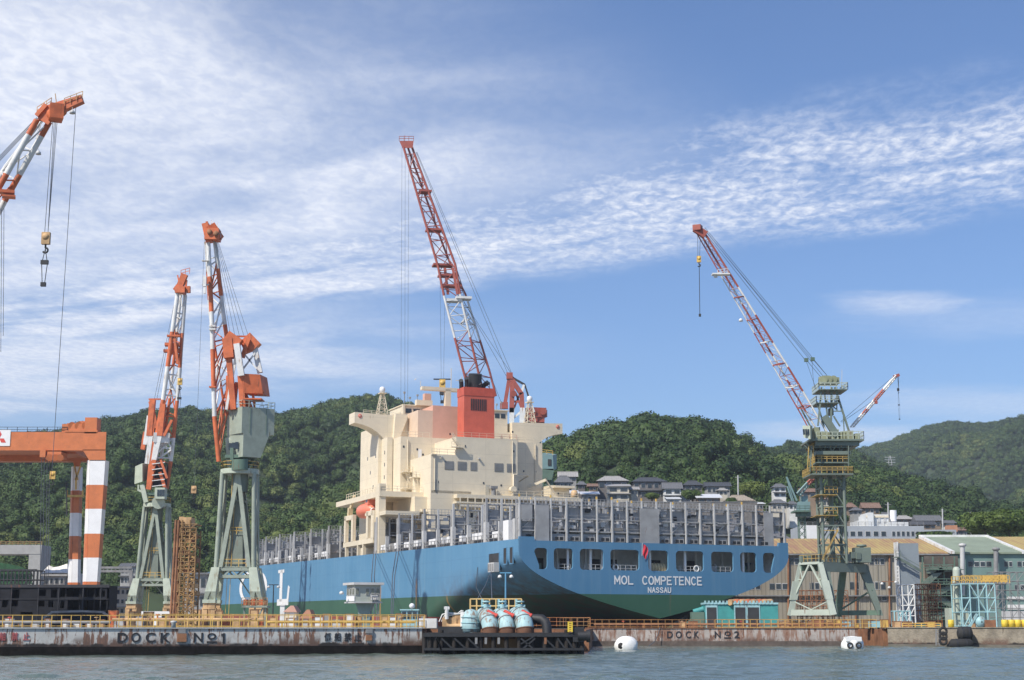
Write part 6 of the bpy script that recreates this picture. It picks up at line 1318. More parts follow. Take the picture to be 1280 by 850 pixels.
def block(name, label, cat, x0, x1, mw, mr):
    t = Thing(name, label, cat, (x0, YW, GZ)); a, b = Wp(x0 if 0 else 0, 0).x, 0
    return t
wh = Thing('warehouse', 'long beige warehouse with a rust stained yellow roof behind the right crane', 'warehouse', wb)
xa, xb = Wp(862, 700).x, Wp(1187, 700).x
w1 = wh.part('wall', MB().bx(xa, xb, YW, YW + 32, GZ, ez), M_bwall)
mb = MB(); r0 = [(xa - .3, YW - .5, ez), (xb, YW - .5, ez), (xb, YW + 16, rz_), (xa - .3, YW + 16, rz_)]; mb.hexa(r0, [(x, y, z + .25) for x, y, z in r0]); r1 = [(xa - .3, YW + 16, rz_), (xb, YW + 16, rz_), (xb, YW + 32.5, ez), (xa - .3, YW + 32.5, ez)]; mb.hexa(r1, [(x, y, z + .25) for x, y, z in r1]); wh.part('roof', mb, M_yroof)
for (a, b, y0, y1, n) in ((985, 1000, 698, 706, 2), (1086, 1106, 698, 706, 3), (1118, 1126, 698, 706, 1), (1160, 1178, 699, 706, 3), (960, 984, 729, 737, 3), (1077, 1106, 727, 737, 4), (1118, 1128, 728, 736, 1), (1010, 1030, 728, 737, 3), (1092, 1107, 744, 751, 2), (928, 950, 729, 737, 3), (1060, 1074, 727, 737, 2)): wins_on(wh, w1, Wp(a, 700).x, Wp(b, 700).x, Wp(1000, y1).z, Wp(1000, y0).z, YW, n)
for px in (985.5, 1070, 1112): wh.part('downpipe', MB().tube(Wp(px, 694, -.3), Wp(px, 780, -.3), .17, 6), M_rusty)
wh.part('ledge', MB().bx(xa, xb, YW - .7, YW - .003, Wp(1000, 745.5).z, Wp(1000, 744).z), M_hatch); wh.part('gutter', MB().bx(xa, xb, YW - .8, YW - .52, ez - .15, ez + .1), M_hatch)
for px in range(1000, 1178, 12): wh.part('pilaster', MB().bx(Wp(px, 700).x, Wp(px + .9, 700).x, YW - .12, YW - .004, GZ, ez - .2), M_bwall)
th = Thing('teal_warehouse', 'teal walled warehouse section with a pale green roof at the right edge', 'warehouse', Vector((xb + 1, YW, GZ)))
x2, x3 = Wp(1178, 700).x, Wp(1520, 700).x
w2_ = th.part('wall', MB().bx(xb + .01, x3, YW - 1.5, YW + 32, GZ, ez - .01), M_twall)
def roofp(x0, x1, m_, lab=None):
    mb = MB(); r0 = [(x0, YW - 2.0, ez), (x1, YW - 2.0, ez), (x1, YW + 16, rz_ + .3), (x0, YW + 16, rz_ + .3)]; mb.hexa(r0, [(x, y, z + .3) for x, y, z in r0]); r1 = [(x0, YW + 16, rz_ + .3), (x1, YW + 16, rz_ + .3), (x1, YW + 32.5, ez), (x0, YW + 32.5, ez)]; mb.hexa(r1, [(x, y, z + .3) for x, y, z in r1]); return th.part('roof', mb, m_, label=lab)
xg = Wp(1275, 690).x; roofp(xb + .01, xg, M_groof, 'pale green roof panel with white edge trim'); roofp(xg, x3, M_yroof, 'yellow rusty roof')
for x in (xb, xg): 
    mb = MB(); mb.hexa([(x - .35, YW - 2.1, ez), (x + .35, YW - 2.1, ez), (x + .35 - .6, YW + 16, rz_ + .3), (x - .35 - .6, YW + 16, rz_ + .3)], [(x - .35, YW - 2.1, ez + .5), (x + .35, YW - 2.1, ez + .5), (x + .35 - .6, YW + 16, rz_ + .8), (x - .35 - .6, YW + 16, rz_ + .8)]); th.part('roof_trim', mb, M_white)
th.part('roof_trim', MB().bx(xb - .9, xg - .4, YW + 15.8, YW + 16.2, rz_ + .55, rz_ + .95), M_white)
for (a, b, y0, y1, n) in ((1206, 1236, 702, 709, 4), (1251, 1262, 702, 709, 2), (1267, 1280, 702, 709, 2), (1290, 1320, 702, 709, 4), (1206, 1240, 731, 738, 4), (1262, 1282, 731, 738, 3)): wins_on(th, w2_, Wp(a, 700).x, Wp(b, 700).x, Wp(1000, y1).z, Wp(1000, y0).z, YW - 1.5, n)
for px, m_, top in ((1203, M_greyl, 682), (1245, M_hatch, 687)): th.part('flue_pipe', MB().tube(Wp(px, 745, -3), Wp(px, top, -3), .42, 10).lathe(Wp(px, top, -3), [(.45, -.2), (.7, 0), (.6, .3), (0, .42)], 12), m_)
for zz0, zz1 in ((746, 750), (756, 762)): th.part('white_panel', MB().bx(Wp(1255, 1).x, Wp(1300, 1).x, YW - 1.7, YW - 1.52, Wp(1, zz1).z, Wp(1, zz0).z), M_white)
th.part('wall_panel', MB().bx(Wp(1247, 1).x, Wp(1300, 1).x, YW - 1.68, YW - 1.52, GZ, Wp(1, 764).z), M_greyl)
dk = Thing('stair_tower', 'dark shaded recess with green zigzag stairs between the two warehouses', 'stairs', Vector((Wp(1170, 1).x, YW - 6, GZ)))
mb = MB(); 
for (a, ya, b, yb) in ((1153, 733, 1178, 711), (1158, 714, 1190, 711), (1165, 775, 1192, 760), (1192, 758, 1168, 745), (1168, 744, 1192, 731)): mb.bar(Wp(a, ya, -5), Wp(b, yb, -5), .5, .9); mb.bar(Wp(a, ya - 5, -5), Wp(b, yb - 5, -5), .1)
dk.part('flight', mb, M_mg)
mb = MB(); 
for px in (1153, 1166, 1180, 1193): mb.bar(Wp(px, 696, -4.5), Wp(px, 783, -4.5), .22)
for py in (713, 731, 745, 760, 774): mb.bx(Wp(1152, 1).x, Wp(1194, 1).x, YW - 6, YW - 3, Wp(1, py).z - .12, Wp(1, py).z); rail_in(mb, Wp(1152, py, -6), Wp(1194, py, -6), 1, 1.3, .05)
dk.part('landing', mb, M_dgreen); dk.part('back_panel', MB().bx(Wp(1152, 1).x, Wp(1194, 1).x, YW - 2.9, YW - 2.7, GZ, ez - .4), mat('rusty_brown_painted_shade', (.10, .085, .07), .8, var=.4, rust=.4))  # rusty back panel, darkened in its colour for the recess shade
# tall blue-grey slab tower in front
tp = Thing('panel_tower', 'tall blue grey flat panel tower standing in front of the yellow roofed warehouse', 'tower', Vector((Wp(1138, 1).x, 240, GZ)))
def V(px, py, Y): return Q(px, py, Y)
mb = MB(); mb.bx(V(1125.5, 1, 240).x, V(1151, 1, 240).x, 240, 242, GZ, V(1, 679, 240).z); pw = tp.part('panel', mb, mat('blue_grey_cladding', (.23, .265, .29), .6, var=.06))
tp.part('edge_strip', MB().bx(V(1124, 1, 240).x, V(1125.4, 1, 240).x, 239.8, 242.1, GZ, V(1, 679, 240).z + .2), M_white)
for i in range(16): tp.part('bracket', MB().bx(V(1122, 1, 240).x, V(1124, 1, 240).x, 239.9, 240.3, V(1, 700 + i * 4.5, 240).z, V(1, 700 + i * 4.5, 240).z + .12), M_white)
mb = MB(); mb.bar(V(1122, 697, 239), V(1152, 714, 239), .16, .4); mb.bar(V(1122, 692, 239), V(1152, 709, 239), .07); mb.bx(V(1120, 1, 239).x, V(1126, 1, 239).x, 238.6, 240, V(1, 697, 239).z, V(1, 696, 239).z); rail_in(mb, V(1120, 696, 239), V(1126, 696, 239), .9, .5, .03); tp.part('stair', mb, M_mg)
# frames and scaffolds in front of the warehouse
def frame_tower(name, label, cat, x0, x1, y0, Y, nx, nz, m_, r=.09, depth=3.0, diag=True, py1=781):
    t = Thing(name, label, cat, Vector(((V(x0, 1, Y).x + V(x1, 1, Y).x) / 2, Y, GZ))); xa_, xb_ = V(x0, 1, Y).x, V(x1, 1, Y).x; z1 = V(1, y0, Y).z
    for dy in (0, depth):
        for i in range(nx + 1): x = lerp(xa_, xb_, i / nx); t.part('post', MB().tube((x, Y + dy, GZ), (x, Y + dy, z1), r, 6), m_)
    mb = MB()
    for j in range(nz + 1):
        z = lerp(GZ + .3, z1, j / nz)
        for dy in (0, depth): mb.tube((xa_, Y + dy, z), (xb_, Y + dy, z), r * .9, 6)
        for i in range(nx + 1): x = lerp(xa_, xb_, i / nx); mb.tube((x, Y, z), (x, Y + depth, z), r * .8, 6)
    t.part('ledger', mb, m_)
    if diag:
        mb = MB(); rnd = random.Random(x0)
        for j in range(nz):
            for i in range(nx):
                if rnd.random() < .6: a, b = (i, i + 1) if rnd.random() < .5 else (i + 1, i); mb.tube((lerp(xa_, xb_, a / nx), Y, lerp(GZ, z1, j / nz)), (lerp(xa_, xb_, b / nx), Y, lerp(GZ, z1, (j + 1) / nz)), r * .8, 6)
        t.part('brace', mb, m_)
    return t
frame_tower('steel_frame', 'white painted steel frame standing at the foot of the tall grey panel tower', 'frame', 1128, 1143, 731, 226, 2, 4, M_white, .10)
frame_tower('steel_frame', 'low pale cyan frame beside the foot of the white frame', 'frame', 1117, 1137, 764, 206, 2, 1, M_cyan, .09, 2)
cf = frame_tower('steel_frame', 'large pale cyan braced steel frame on the right quay', 'frame', 1202, 1244, 730, 222, 4, 3, M_cyan, .10, 5)
frame_tower('scaffold', 'brown scaffold directly left of the thick grey green vertical pipe', 'scaffold', 1147, 1176, 730, 232, 6, 8, M_rusty, .06, 3)
frame_tower('scaffold', 'white and grey thin scaffold behind the right edge of the cyan frame', 'scaffold', 1243, 1282, 715, 236, 4, 6, M_hatch, .06, 3)
frame_tower('scaffold', 'rusty pipe rack seen through the legs of the right green crane', 'scaffold', 1000, 1060, 738, 250, 9, 7, M_rusty, .07, 3)
pt = Thing('work_platform', 'orange yellow railed platform on top of the cyan frame', 'platform', V(1230, 729, 222)); mb = MB(); a, b = V(1202, 729, 222), V(1262, 729, 222); mb.bx(a.x, b.x, 222, 227, a.z - .1, a.z + .15); pt.part('deck', mb, M_hatch)
mb = MB(); rail_in(mb, a, b, 1.1, .6, .05); rail_in(mb, a + Vector((0, 5, 0)), b + Vector((0, 5, 0)), 1.1, .6, .05); mb.box(lerp(a, b, .68) + Vector((0, 2, .7)), (2.4, 1.5, .9)); mb.box(lerp(a, b, .93) + Vector((0, 2, .7)), (1.2, 1.5, 1.1)); pt.part('railing', mb, M_yellow)
pp = Thing('vent_pipe', 'thick pale green vertical pipe with a rounded cap between scaffold and cyan frame', 'pipe', V(1195.5, 783, 228)); mb = MB(); mb.tube(V(1195.5, 765, 228), V(1195.5, 713, 228), .55, 14); mb.lathe(V(1195.5, 713, 228), [(.55, 0), (.5, .3), (.3, .5), (0, .55)], 14); mb.box(V(1196, 773, 229), (2.8, 2.4, 3.0)); pp.part('stack', mb, M_pg)
def lamp(name, label, px, py0, Y, m_, heads=((-1.2, 0), (1.2, 0)), r=.09, hm=None):
    t = Thing(name, label, 'lamp post', Vector((V(px, 785, Y).x, Y, GZ))); z = V(px, py0, Y).z; x = V(px, 785, Y).x
    xt = V(px, py0, Y).x * 0 + x
    t.part('pole', MB().tube((x, Y, GZ), (xt, Y, z), r, 8, 0, r * .7), m_); mb = MB(); w = max(abs(h_[0]) for h_ in heads); mb.bar((xt - w, Y, z), (xt + w, Y, z), .1); t.part('crossarm', mb, m_)
    for dx, dz in heads: t.part('floodlight', MB().lathe((xt + dx, Y - .1, z + dz - .25), [(.05, .16), (.18, .06), (.21, -.12), (0, -.14)], 10), hm or M_white)
    return t
lamp('lamp_post', 'brown lamp post with three lamps in front of the beige warehouse', 1113.5, 727, 200, M_rusty, ((-.9, 0), (0, -.5), (.9, .2)))
lamp('lamp_post', 'blue lamp post with two white lamps rising behind the cyan pumps', 632, 716, 146, M_blue, ((-.55, -.1), (.55, -.1)), .11)
lamp('lamp_post', 'dark lamp post standing before the white L on the ship side', 340.5, 731, 190, M_dark, ((-.6, 0), (.6, 0)), .09, M_greyl)
wpz = Thing('white_post', 'plain white post standing under the white L on the ship side', 'post', Vector((V(353.5, 785, 180).x, 180, GZ))); wpz.part('shaft', MB().bx(V(350.5, 1, 180).x, V(356, 1, 180).x, 180, 180.6, GZ, V(1, 757, 180).z), M_white); wpz.part('cap', MB().bx(V(350, 1, 180).x, V(356.6, 1, 180).x, 179.9, 180.7, V(1, 757, 180).z, V(1, 756, 180).z), M_white)
# teal sheds below the stern
def shed(px0, px1, py, Y, label, openings, m_):
    t = Thing('shed', label, 'shed', Vector((V(px0, 1, Y).x, Y, GZ))); x0, x1 = V(px0, 1, Y).x, V(px1, 1, Y).x; z = V(1, py, Y).z
    w = t.part('wall', MB().bx(x0, x1, Y, Y + 3, GZ, z), m_)
    mb = MB(); mb.bx(x0 - .1, x1 + .1, Y - .15, Y + 3.1, z, z + .25); 
    for i in range(int((x1 - x0) / .5)): mb.bx(x0 + i * .5, x0 + i * .5 + .25, Y - .2, Y - .1, z + .03, z + .5)
    t.part('roof', mb, M_cyan)
    for a, b in openings:
        f = t.part('door_frame', MB().bx(V(a, 1, Y).x - .15, V(b, 1, Y).x + .15, Y - .08, Y - .004, GZ, z - .12), M_cyan); MB().bx(V(a, 1, Y).x, V(b, 1, Y).x, Y - .13, Y - .085, GZ, z - .4).build('door', M_dark, f, t.loc)  # flat dark panel paints the shade inside each doorway
    return t
shed(880, 917, 755.5, 212, 'teal shed with one dark doorway under the ship stern, left of its twin', ((883, 895),), M_teal)
shed(917.5, 972, 755.5, 211, 'teal shed with two dark doorways beside the right crane foot', ((918.5, 931), (934, 948)), M_teal)
t = Thing('pipe_bundle', 'row of orange pipes lying on top of the teal shed', 'pipes', V(940, 754, 212.5))
for i in range(7): a = V(916 + i * 7, 753, 211.6); t.part('pipe', MB().tube(a + Vector((-.4, 0, 0)), a + Vector((.9, 1.6, .1)), .42, 10), M_orange if i % 2 else M_tan)
t = Thing('generator', 'green machine with dark parts at the left end of the teal sheds', 'machine', Vector((V(870, 1, 213).x, 213, GZ))); mb = MB(); a = V(872, 775, 213); mb.box((a.x, 213, GZ + 1.2), (1.8, 2, 2.0)); mb.bar((a.x - 2, 213, GZ + .3), (a.x + 1, 213, GZ + 2.6), .3); t.part('body', mb, M_dgreen); t.part('cowl', MB().tube((a.x - .6, 212.5, GZ + 2.2), (a.x + .8, 212.5, GZ + 2.6), .4, 10), M_teal)

# ------------------------------------------------------------------ buildings behind
M_wh = mat('white_building_paint', (.60, .61, .60), .7, var=.06, rust=.08)
t = Thing('long_building', 'long pale grey block with a row of square windows on the slope behind the warehouse', 'building', Q(1100, 700, 345)); YL = 345
mb = MB(); a = Q(1000, 658, YL).x; b = Q(1155, 658, YL).x; mb.bx(a, b, YL, YL + 12, GZ, Q(1, 657.5, YL).z); w = t.part('wall', mb, mat('pale_grey_building', (.34, .37, .40), .7, var=.06)); mb = MB(); mb.bx(b, Q(1195, 1, YL + 6).x, YL + 3, YL + 12, GZ, Q(1, 661, YL).z); w_ = t.part('wing', mb, mat('pale_grey_building', (.34, .37, .40)))
mb = MB(); mb.bx(Q(1003, 1, YL).x, Q(1025, 1, YL).x, YL - .6, YL - .01, GZ, Q(1, 656.8, YL).z); t.part('white_end_wall', mb, M_textw)
for px in (1057, 1066, 1075, 1085, 1095, 1104.5, 1117, 1123, 1129, 1135, 1141, 1147): f = t.part('window', MB().box(Q(px, 667, YL), (1.25 if px < 1110 else .8, .12, 1.15)), M_greyl); MB().box(Q(px, 667, YL - .08), (1.0 if px < 1110 else .6, .08, .95)).build('pane', M_glass, f, t.loc)
mb = MB(); rail_in(mb, (a, YL + .1, Q(1, 657.5, YL).z), (b, YL + .1, Q(1, 657.5, YL).z), .9, 1.5, .04); t.part('roof_rail', mb, M_hatch)
t = Thing('plant_block', 'white stepped building with a round white stack on the roof behind the warehouse', 'building', Q(1100, 700, 360)); YP = 358
for x0, x1, y0, dz, m_ in ((1087, 1115, 643, 0, 0), (1112, 1137, 653, -2, 0), (1088, 1095, 641, -1, 0), (1078, 1089, 650, 2, 0)): t.part('block', MB().bx(Q(x0, 1, YP).x, Q(x1, 1, YP).x, YP + dz, YP + 8 + dz, GZ, Q(1, y0, YP).z), M_wh)
t.part('stack', MB().tube(Q(1116.5, 652, YP + 1), Q(1116.5, 638, YP + 1), .8, 12), M_textw)
for px in (1092, 1099, 1106, 1122, 1128): t.part('vent', MB().box(Q(px, 650 if px < 1110 else 658, YP - (.1 if px < 1110 else 2.1)), (.5, .1, 1.2)), M_greyl)
t.part('louvre', MB().bx(Q(1087, 1, YP).x, Q(1115, 1, YP).x, YP - .25, YP - .01, Q(1, 647, YP).z, Q(1, 644.5, YP).z), M_cream)
t = Thing('grey_roof_shed', 'large plain grey roofed shed rising behind the right end of the ship', 'building', Q(960, 700, 320)); mb = MB(); YS = 320
za, zb_ = Q(1, 694, YS).z, Q(1, 644, YS + 18).z; x0, x1 = Q(900, 1, YS).x, Q(1024, 1, YS).x
mb.hexa([(x0, YS, za), (x1, YS, za), (x1 - 6, YS + 18, Q(1, 662, YS + 18).z), (x0, YS + 18, zb_)], [(x0, YS, za + .3), (x1, YS, za + .3), (x1 - 6, YS + 18, Q(1, 662, YS + 18).z + .3), (x0, YS + 18, zb_ + .3)]); t.part('roof', mb, roof_mat('grey_roof_sheet', (.15, .15, .155), (.12, .12, .125))); t.part('wall', MB().bx(x0, x1, YS + .5, YS + 17, GZ, za), M_hatch)
t.part('back_wall', MB().bx(x0 + 1, x1 - 8, YS + 17.5, YS + 18.5, GZ, Q(1, 662, YS + 18).z), M_hatch)

# ------------------------------------------------------------------ houses on the slope
M_rtile = mat('grey_roof_tiles', (.13, .135, .145), .6, var=.15, vs=2); M_rtl = mat('pale_roof_tiles', (.32, .31, .30), .6, var=.12, vs=2); M_rdark = mat('dark_roof_tiles', (.065, .07, .08), .55, var=.15, vs=2)
M_rwhite = mat('white_metal_roof', (.62, .63, .65), .4, var=.05); M_rbrown = mat('reddish_brown_roof', (.20, .13, .10), .7, var=.2, vs=2); M_hw = {'cream': mat('cream_house_wall', (.50, .46, .38), .8), 'white': mat('white_house_wall', (.66, .66, .64), .8), 'grey': mat('grey_house_wall', (.30, .30, .29), .8), 'brown': mat('brown_house_wall', (.24, .18, .13), .8), 'blue': mat('blue_grey_house_wall', (.18, .21, .24), .8), 'dark': mat('dark_house_wall', (.15, .14, .135), .8)}
def slopeY(h, px, py):
    best = None
    for i in range(200):
        p = h.point(px, i / 200)
        if pyof(p) <= py: return p.y
    return h.Yr
def house(x0, x1, yr, ye, yb, Y, label, roof=M_rtile, wall='cream', kind='hip', nw=3, rows=1, group='houses on the hillside', ov=.6):
    if Y > 500 or (Y >= 425 and x1 < 100): Y = slopeY(HL, (x0 + x1) / 2, yb) + 1
    c = Q((x0 + x1) / 2, yb, Y); t = Thing('house', label, 'house', c, random.uniform(-.12, .12)*0, group)
    a, b = Q(x0, ye, Y).x, Q(x1, ye, Y).x; ze, zr_, zb_ = Q(x0, ye, Y).z, Q(x0, yr, Y).z, Q(x0, yb, Y).z; d = min(9, max(5.0, (b - a) * .75)); ox = ov; hz = zr_ - ze
    zr_ = ze + max(.8, (zr_ - ze))
    w = t.part('wall', MB().bx(a + ox, b - ox, Y + .3, Y + d - .3, zb_ - 1.5 if x1 < 100 else max(GZ, zb_ - 5), ze + .02), M_hw[wall])
    mb = MB(); ya, yb2 = Y - .3, Y + d + .3; ym = (ya + yb2) / 2
    if kind == 'hip': k = min((b - a) * .3, 2.6); top = [(a + k, ym, zr_), (b - k, ym, zr_)]; 
    elif kind == 'gable': top = [(a, ym, zr_), (b, ym, zr_)]
    if kind in ('hip', 'gable'):
        vs = [(a, ya, ze), (b, ya, ze), (b, yb2, ze), (a, yb2, ze)] + top; mb.add(vs, [(0, 1, 5, 4), (2, 3, 4, 5), (1, 2, 5), (3, 0, 4), (0, 3, 2, 1)])
        mb.bx(top[0][0], top[1][0], ym - .18, ym + .18, zr_ - .1, zr_ + .16)
        for i in range(int((b - a) / .7)):
            x = a + .35 + i * .7; f = 1
            if kind == 'hip': f = min(1, (x - a) / k, (b - x) / k) if k > 0 else 1
            if f > .15: mb.bar((x, ya + .02, ze + .06), (x, lerp(ya, ym, f), lerp(ze, zr_, f) + .06), .12, .08)
    elif kind == 'front':           # gable end faces the water
        xm = (a + b) / 2; vs = [(a, ya, ze), (b, ya, ze), (xm, ya, zr_), (a, yb2, ze), (b, yb2, ze), (xm, yb2, zr_)]; mb.add(vs, [(0, 2, 5, 3), (1, 4, 5, 2), (0, 1, 2), (3, 5, 4), (0, 3, 4, 1)])
    elif kind == 'flat': mb.bx(a, b, ya, yb2, ze, ze + .35)
    elif kind == 'shed': mb.hexa([(a, ya, ze), (b, ya, ze), (b, yb2, zr_), (a, yb2, zr_)], [(a, ya, ze + .15), (b, ya, ze + .15), (b, yb2, zr_ + .15), (a, yb2, zr_ + .15)])
    t.part('roof', mb, roof)
    rh = (ze - zb_) / rows
    for r_ in range(rows):
        for i in range(nw):
            xx = lerp(a + ox, b - ox, (i + .5) / nw); hw = (b - a - 2 * ox) / nw * .34; z0_ = zb_ + r_ * rh + rh * .32; z1_ = zb_ + r_ * rh + rh * .82
            f = t.part('window', MB().bx(xx - hw, xx + hw, Y + .2, Y + .32, z0_, z1_), M_greyl if i % 2 else M_hatch); MB().bx(xx - hw + .1, xx + hw - .1, Y + .14, Y + .2, z0_ + .1, z1_ - .1).build('pane', M_glass, f, t.loc)
        if rows > 1 and r_ == 0: t.part('awning', MB().bx(a + ox * .3, b - ox * .3, Y - .5, Y + .3, zb_ + rh - .12, zb_ + rh + .1), roof)
    return t
house(692, 717, 594, 603, 617, 432, 'blue grey two storey house with a pointed tiled gable, beside the green crane house', M_rtile, 'blue', 'hip', 4, 2)
house(697, 723, 589, 596, 603, 446, 'tiled grey house peeping over the pointed gable house', M_rtl, 'grey', 'gable', 3)
house(720, 734, 601, 606, 612, 440, 'small low house with a little tiled roof, right of the pointed gable house', M_rtile, 'dark', 'hip', 2)
house(698, 724, 611.5, 617, 629, 418, 'low house under a white sheet roof, leftmost above the deck racks', M_rwhite, 'cream', 'shed', 3)
house(725, 750, 613, 618, 630, 418, 'low house under a white sheet roof with a pale orange water tank beside it', M_rwhite, 'grey', 'shed', 3)
house(745, 787, 594, 601, 613, 440, 'wide house with a broad pale grey hipped roof', M_rtl, 'dark', 'hip', 4)
house(757, 789, 603.5, 608, 626, 425, 'round cornered cream house with red brown shutters under the broad pale roof', M_rtl, 'cream', 'shed', 2, 2)
house(789, 835, 595.5, 602, 624, 436, 'wide dark house with a dark blue grey hipped roof', M_rdark, 'dark', 'hip', 5, 2)
house(828, 854, 602.5, 611, 628, 430, 'tall white fronted house with a grey gable roof', M_rtile, 'white', 'gable', 2, 2)
house(853, 880, 600, 606.5, 614, 446, 'dark roofed house just right of the tall white fronted house', M_rdark, 'dark', 'hip', 3)
house(881, 915, 602, 608, 618, 440, 'house with a dark gable roof edged in white', M_rdark, 'grey', 'gable', 5)
house(870, 903, 616, 622.5, 634, 424, 'brown house under a bright white sheet roof with a grey patch', M_rwhite, 'brown', 'shed', 3)
house(905, 945, 618, 626, 634, 420, 'old brown house with a stepped tan tiled roof', mat('tan_roof_tiles', (.30, .26, .21), .7, var=.2, vs=2), 'brown', 'hip', 4)
house(965, 985, 604, 609, 622, 450, 'white two storey house with a grey roof, left of the small distant crane', M_rtile, 'white', 'hip', 2, 2)
house(962, 986, 624, 629, 638, 432, 'pale house with a grey roof just below the white two storey house', M_rtile, 'cream', 'hip', 3)
house(1000, 1022, 610, 615, 624, 450, 'reddish brown roofed house directly left of the right crane tower', M_rbrown, 'brown', 'gable', 2)
house(1058, 1072, 628, 634, 645, 440, 'small brown house touching the right side of the crane tower', M_rbrown, 'brown', 'hip', 2)
house(1064, 1080, 634, 638, 644, 432, 'small grey roofed house above the white stepped building', M_rtile, 'grey', 'hip', 2)
house(1078, 1102, 628, 635, 644, 446, 'reddish brown house with a sloping roof among the trees above the white building', M_rbrown, 'brown', 'gable', 3)
house(1118, 1145, 644, 649, 656, 420, 'low house with a pale roof right of the white stack', M_rtl, 'brown', 'hip', 3)
house(1145, 1179, 643.5, 651, 660, 415, 'wide house with a blue grey tiled roof behind the long pale block', M_rtile, 'brown', 'gable', 4)
house(1140, 1172, 651, 656, 662, 408, 'long dark low roof in front of the wide blue grey house', M_rdark, 'brown', 'gable', 4)
house(1186, 1212, 659, 663, 672, 400, 'brown house half hidden by shrubs at the foot of the right forest', M_rbrown, 'dark', 'gable', 4)
house(734, 748, 604, 608, 614, 436, 'tiny brown house squeezed left of the broad pale roofed house', M_rbrown, 'brown', 'gable', 2)
house(786, 800, 608, 612, 620, 428, 'small cream annex against the left side of the dark hipped house', M_rtl, 'cream', 'gable', 2)
house(833, 852, 620, 624, 633, 420, 'low white garage house below the tall white fronted house', M_rwhite, 'white', 'shed', 2)
house(846, 866, 611, 615, 622, 432, 'small white walled house between two dark roofs', M_rtile, 'white', 'gable', 3)
house(896, 912, 610, 613, 620, 432, 'narrow cream house behind the white sheet roof', M_rtl, 'cream', 'hip', 2)
house(941, 957, 627, 630, 638, 426, 'small house with white eaves right of the stepped tan roof', M_rwhite, 'brown', 'shed', 2)
house(984, 999, 626, 630, 638, 440, 'small white house behind the small distant crane', M_rtile, 'white', 'hip', 2)
house(1022, 1040, 620, 624, 634, 446, 'cream house seen through the tower of the right crane', M_rbrown, 'cream', 'gable', 3)
house(1104, 1122, 640, 644, 652, 436, 'cream house with a grey roof directly behind the round white stack', M_rtile, 'cream', 'gable', 3)
house(1180, 1196, 650, 654, 664, 420, 'small white house beside the white and brick chimney post', M_rtile, 'white', 'gable', 2)
t = Thing('water_tank', 'small pale orange water tank between the two white sheet roofs', 'tank', Q(718, 622, 416)); t.part('drum', MB().lathe(Q(718, 620, 416), [(0, -1.3), (.9, -1.3), (.9, 1.2), (.6, 1.5), (0, 1.6)], 12), mat('pale_orange_tank', (.62, .40, .20), .5)); t.part('stand', MB().box(Q(718, 628, 416), (1.4, 1.4, 2.2)), M_hatch)
t = Thing('chimney_post', 'white and brick chimney post at the right end of the long pale block', 'chimney', Q(1189, 675, 380)); t.part('shaft', MB().tube(Q(1189, 680, 380), Q(1189, 663, 380), .9, 10), M_white); t.part('top', MB().box(Q(1189, 661, 380), (2.4, 2.4, 1.6)), mat('brick_orange', (.45, .22, .13), .8))
t = Thing('retaining_wall', 'grey stone retaining wall below the hillside houses', 'wall', Q(800, 640, 412)); mb = MB(); mb.bx(Q(688, 1, 412).x, Q(950, 1, 412).x, 412, 413.5, GZ, Q(1, 628, 412).z); t.part('wall', mb, mat('retaining_stone', (.16, .15, .14), .9, var=.3, vs=1.5)); t.part('coping', MB().bx(Q(688, 1, 412).x - .2, Q(950, 1, 412).x + .2, 411.9, 413.7, Q(1, 628, 412).z + .003, Q(1, 627, 412).z), M_hatch)
for px, y0, y1, Y, lab in ((922.5, 594, 618, 425, 'tall grey utility pole right of the dark gable house'), (1178, 636, 655, 410, 'thin lamp pole beside the wide blue grey roofed house'), (1213, 640, 660, 420, 'utility pole in the trees at the right'), (1110, 628, 645, 430, 'thin utility pole behind the white stepped building')):
    t = Thing('utility_pole', lab, 'pole', Q(px, y1, Y)); a, b = Q(px, y1, Y), Q(px, y0, Y); t.part('pole', MB().tube(a - Vector((0, 0, 3)), b, .2, 6), M_greyl); t.part('crossarm', MB().box(b - Vector((0, 0, .6)), (1.8, .15, .15)), M_hatch)
# far left: roofs, portal, tent, hull block
house(34, 46, 640.5, 643, 647, 520, 'small pale roof high in the trees behind the gantry ropes', M_rtl, 'grey', 'gable', 2); house(41, 54, 650, 652, 656, 510, 'small white roof just below the pale roof behind the gantry ropes', M_rwhite, 'grey', 'gable', 2); house(66, 76, 638.5, 641, 645, 520, 'small white roofed house left of the striped gantry leg', M_rwhite, 'white', 'gable', 2); house(72, 90, 575, 578, 583, 640, 'grey roof high on the hill just under the gantry girder', M_rtl, 'grey', 'gable', 2)
house(-6, 17, 666, 671, 679, 430, 'dark blue roofed house at the far left edge above the concrete portal', M_rdark, 'dark', 'hip', 3); house(17, 33, 673, 677, 682, 428, 'brown low house right of the dark blue roofed one', M_rbrown, 'brown', 'gable', 2); house(30, 48, 670.5, 673, 680, 425, 'low house with a bright white flat roof above the concrete portal', M_rwhite, 'grey', 'flat', 3); house(52, 62, 675, 679, 684, 430, 'small grey house right of the white flat roof', M_rtile, 'cream', 'gable', 2)
t = Thing('concrete_portal', 'big grey concrete portal with a rusty rail on top at the left edge', 'portal', Q(20, 785, 380)); mb = MB(); x0, x1 = Q(-70, 1, 380).x, Q(48.5, 1, 380).x; mb.bx(x0, x1, 380, 388, Q(1, 692.5, 380).z, Q(1, 681, 380).z); t.part('beam', mb, mat('pale_concrete', (.33, .33, .32), .9, var=.1, rust=.1)); t.part('pillar', MB().bx(Q(33, 1, 380).x, x1 - .05, 380.1, 387.9, GZ, Q(1, 692.4, 380).z), mat('pale_concrete', (.33, .33, .32)))
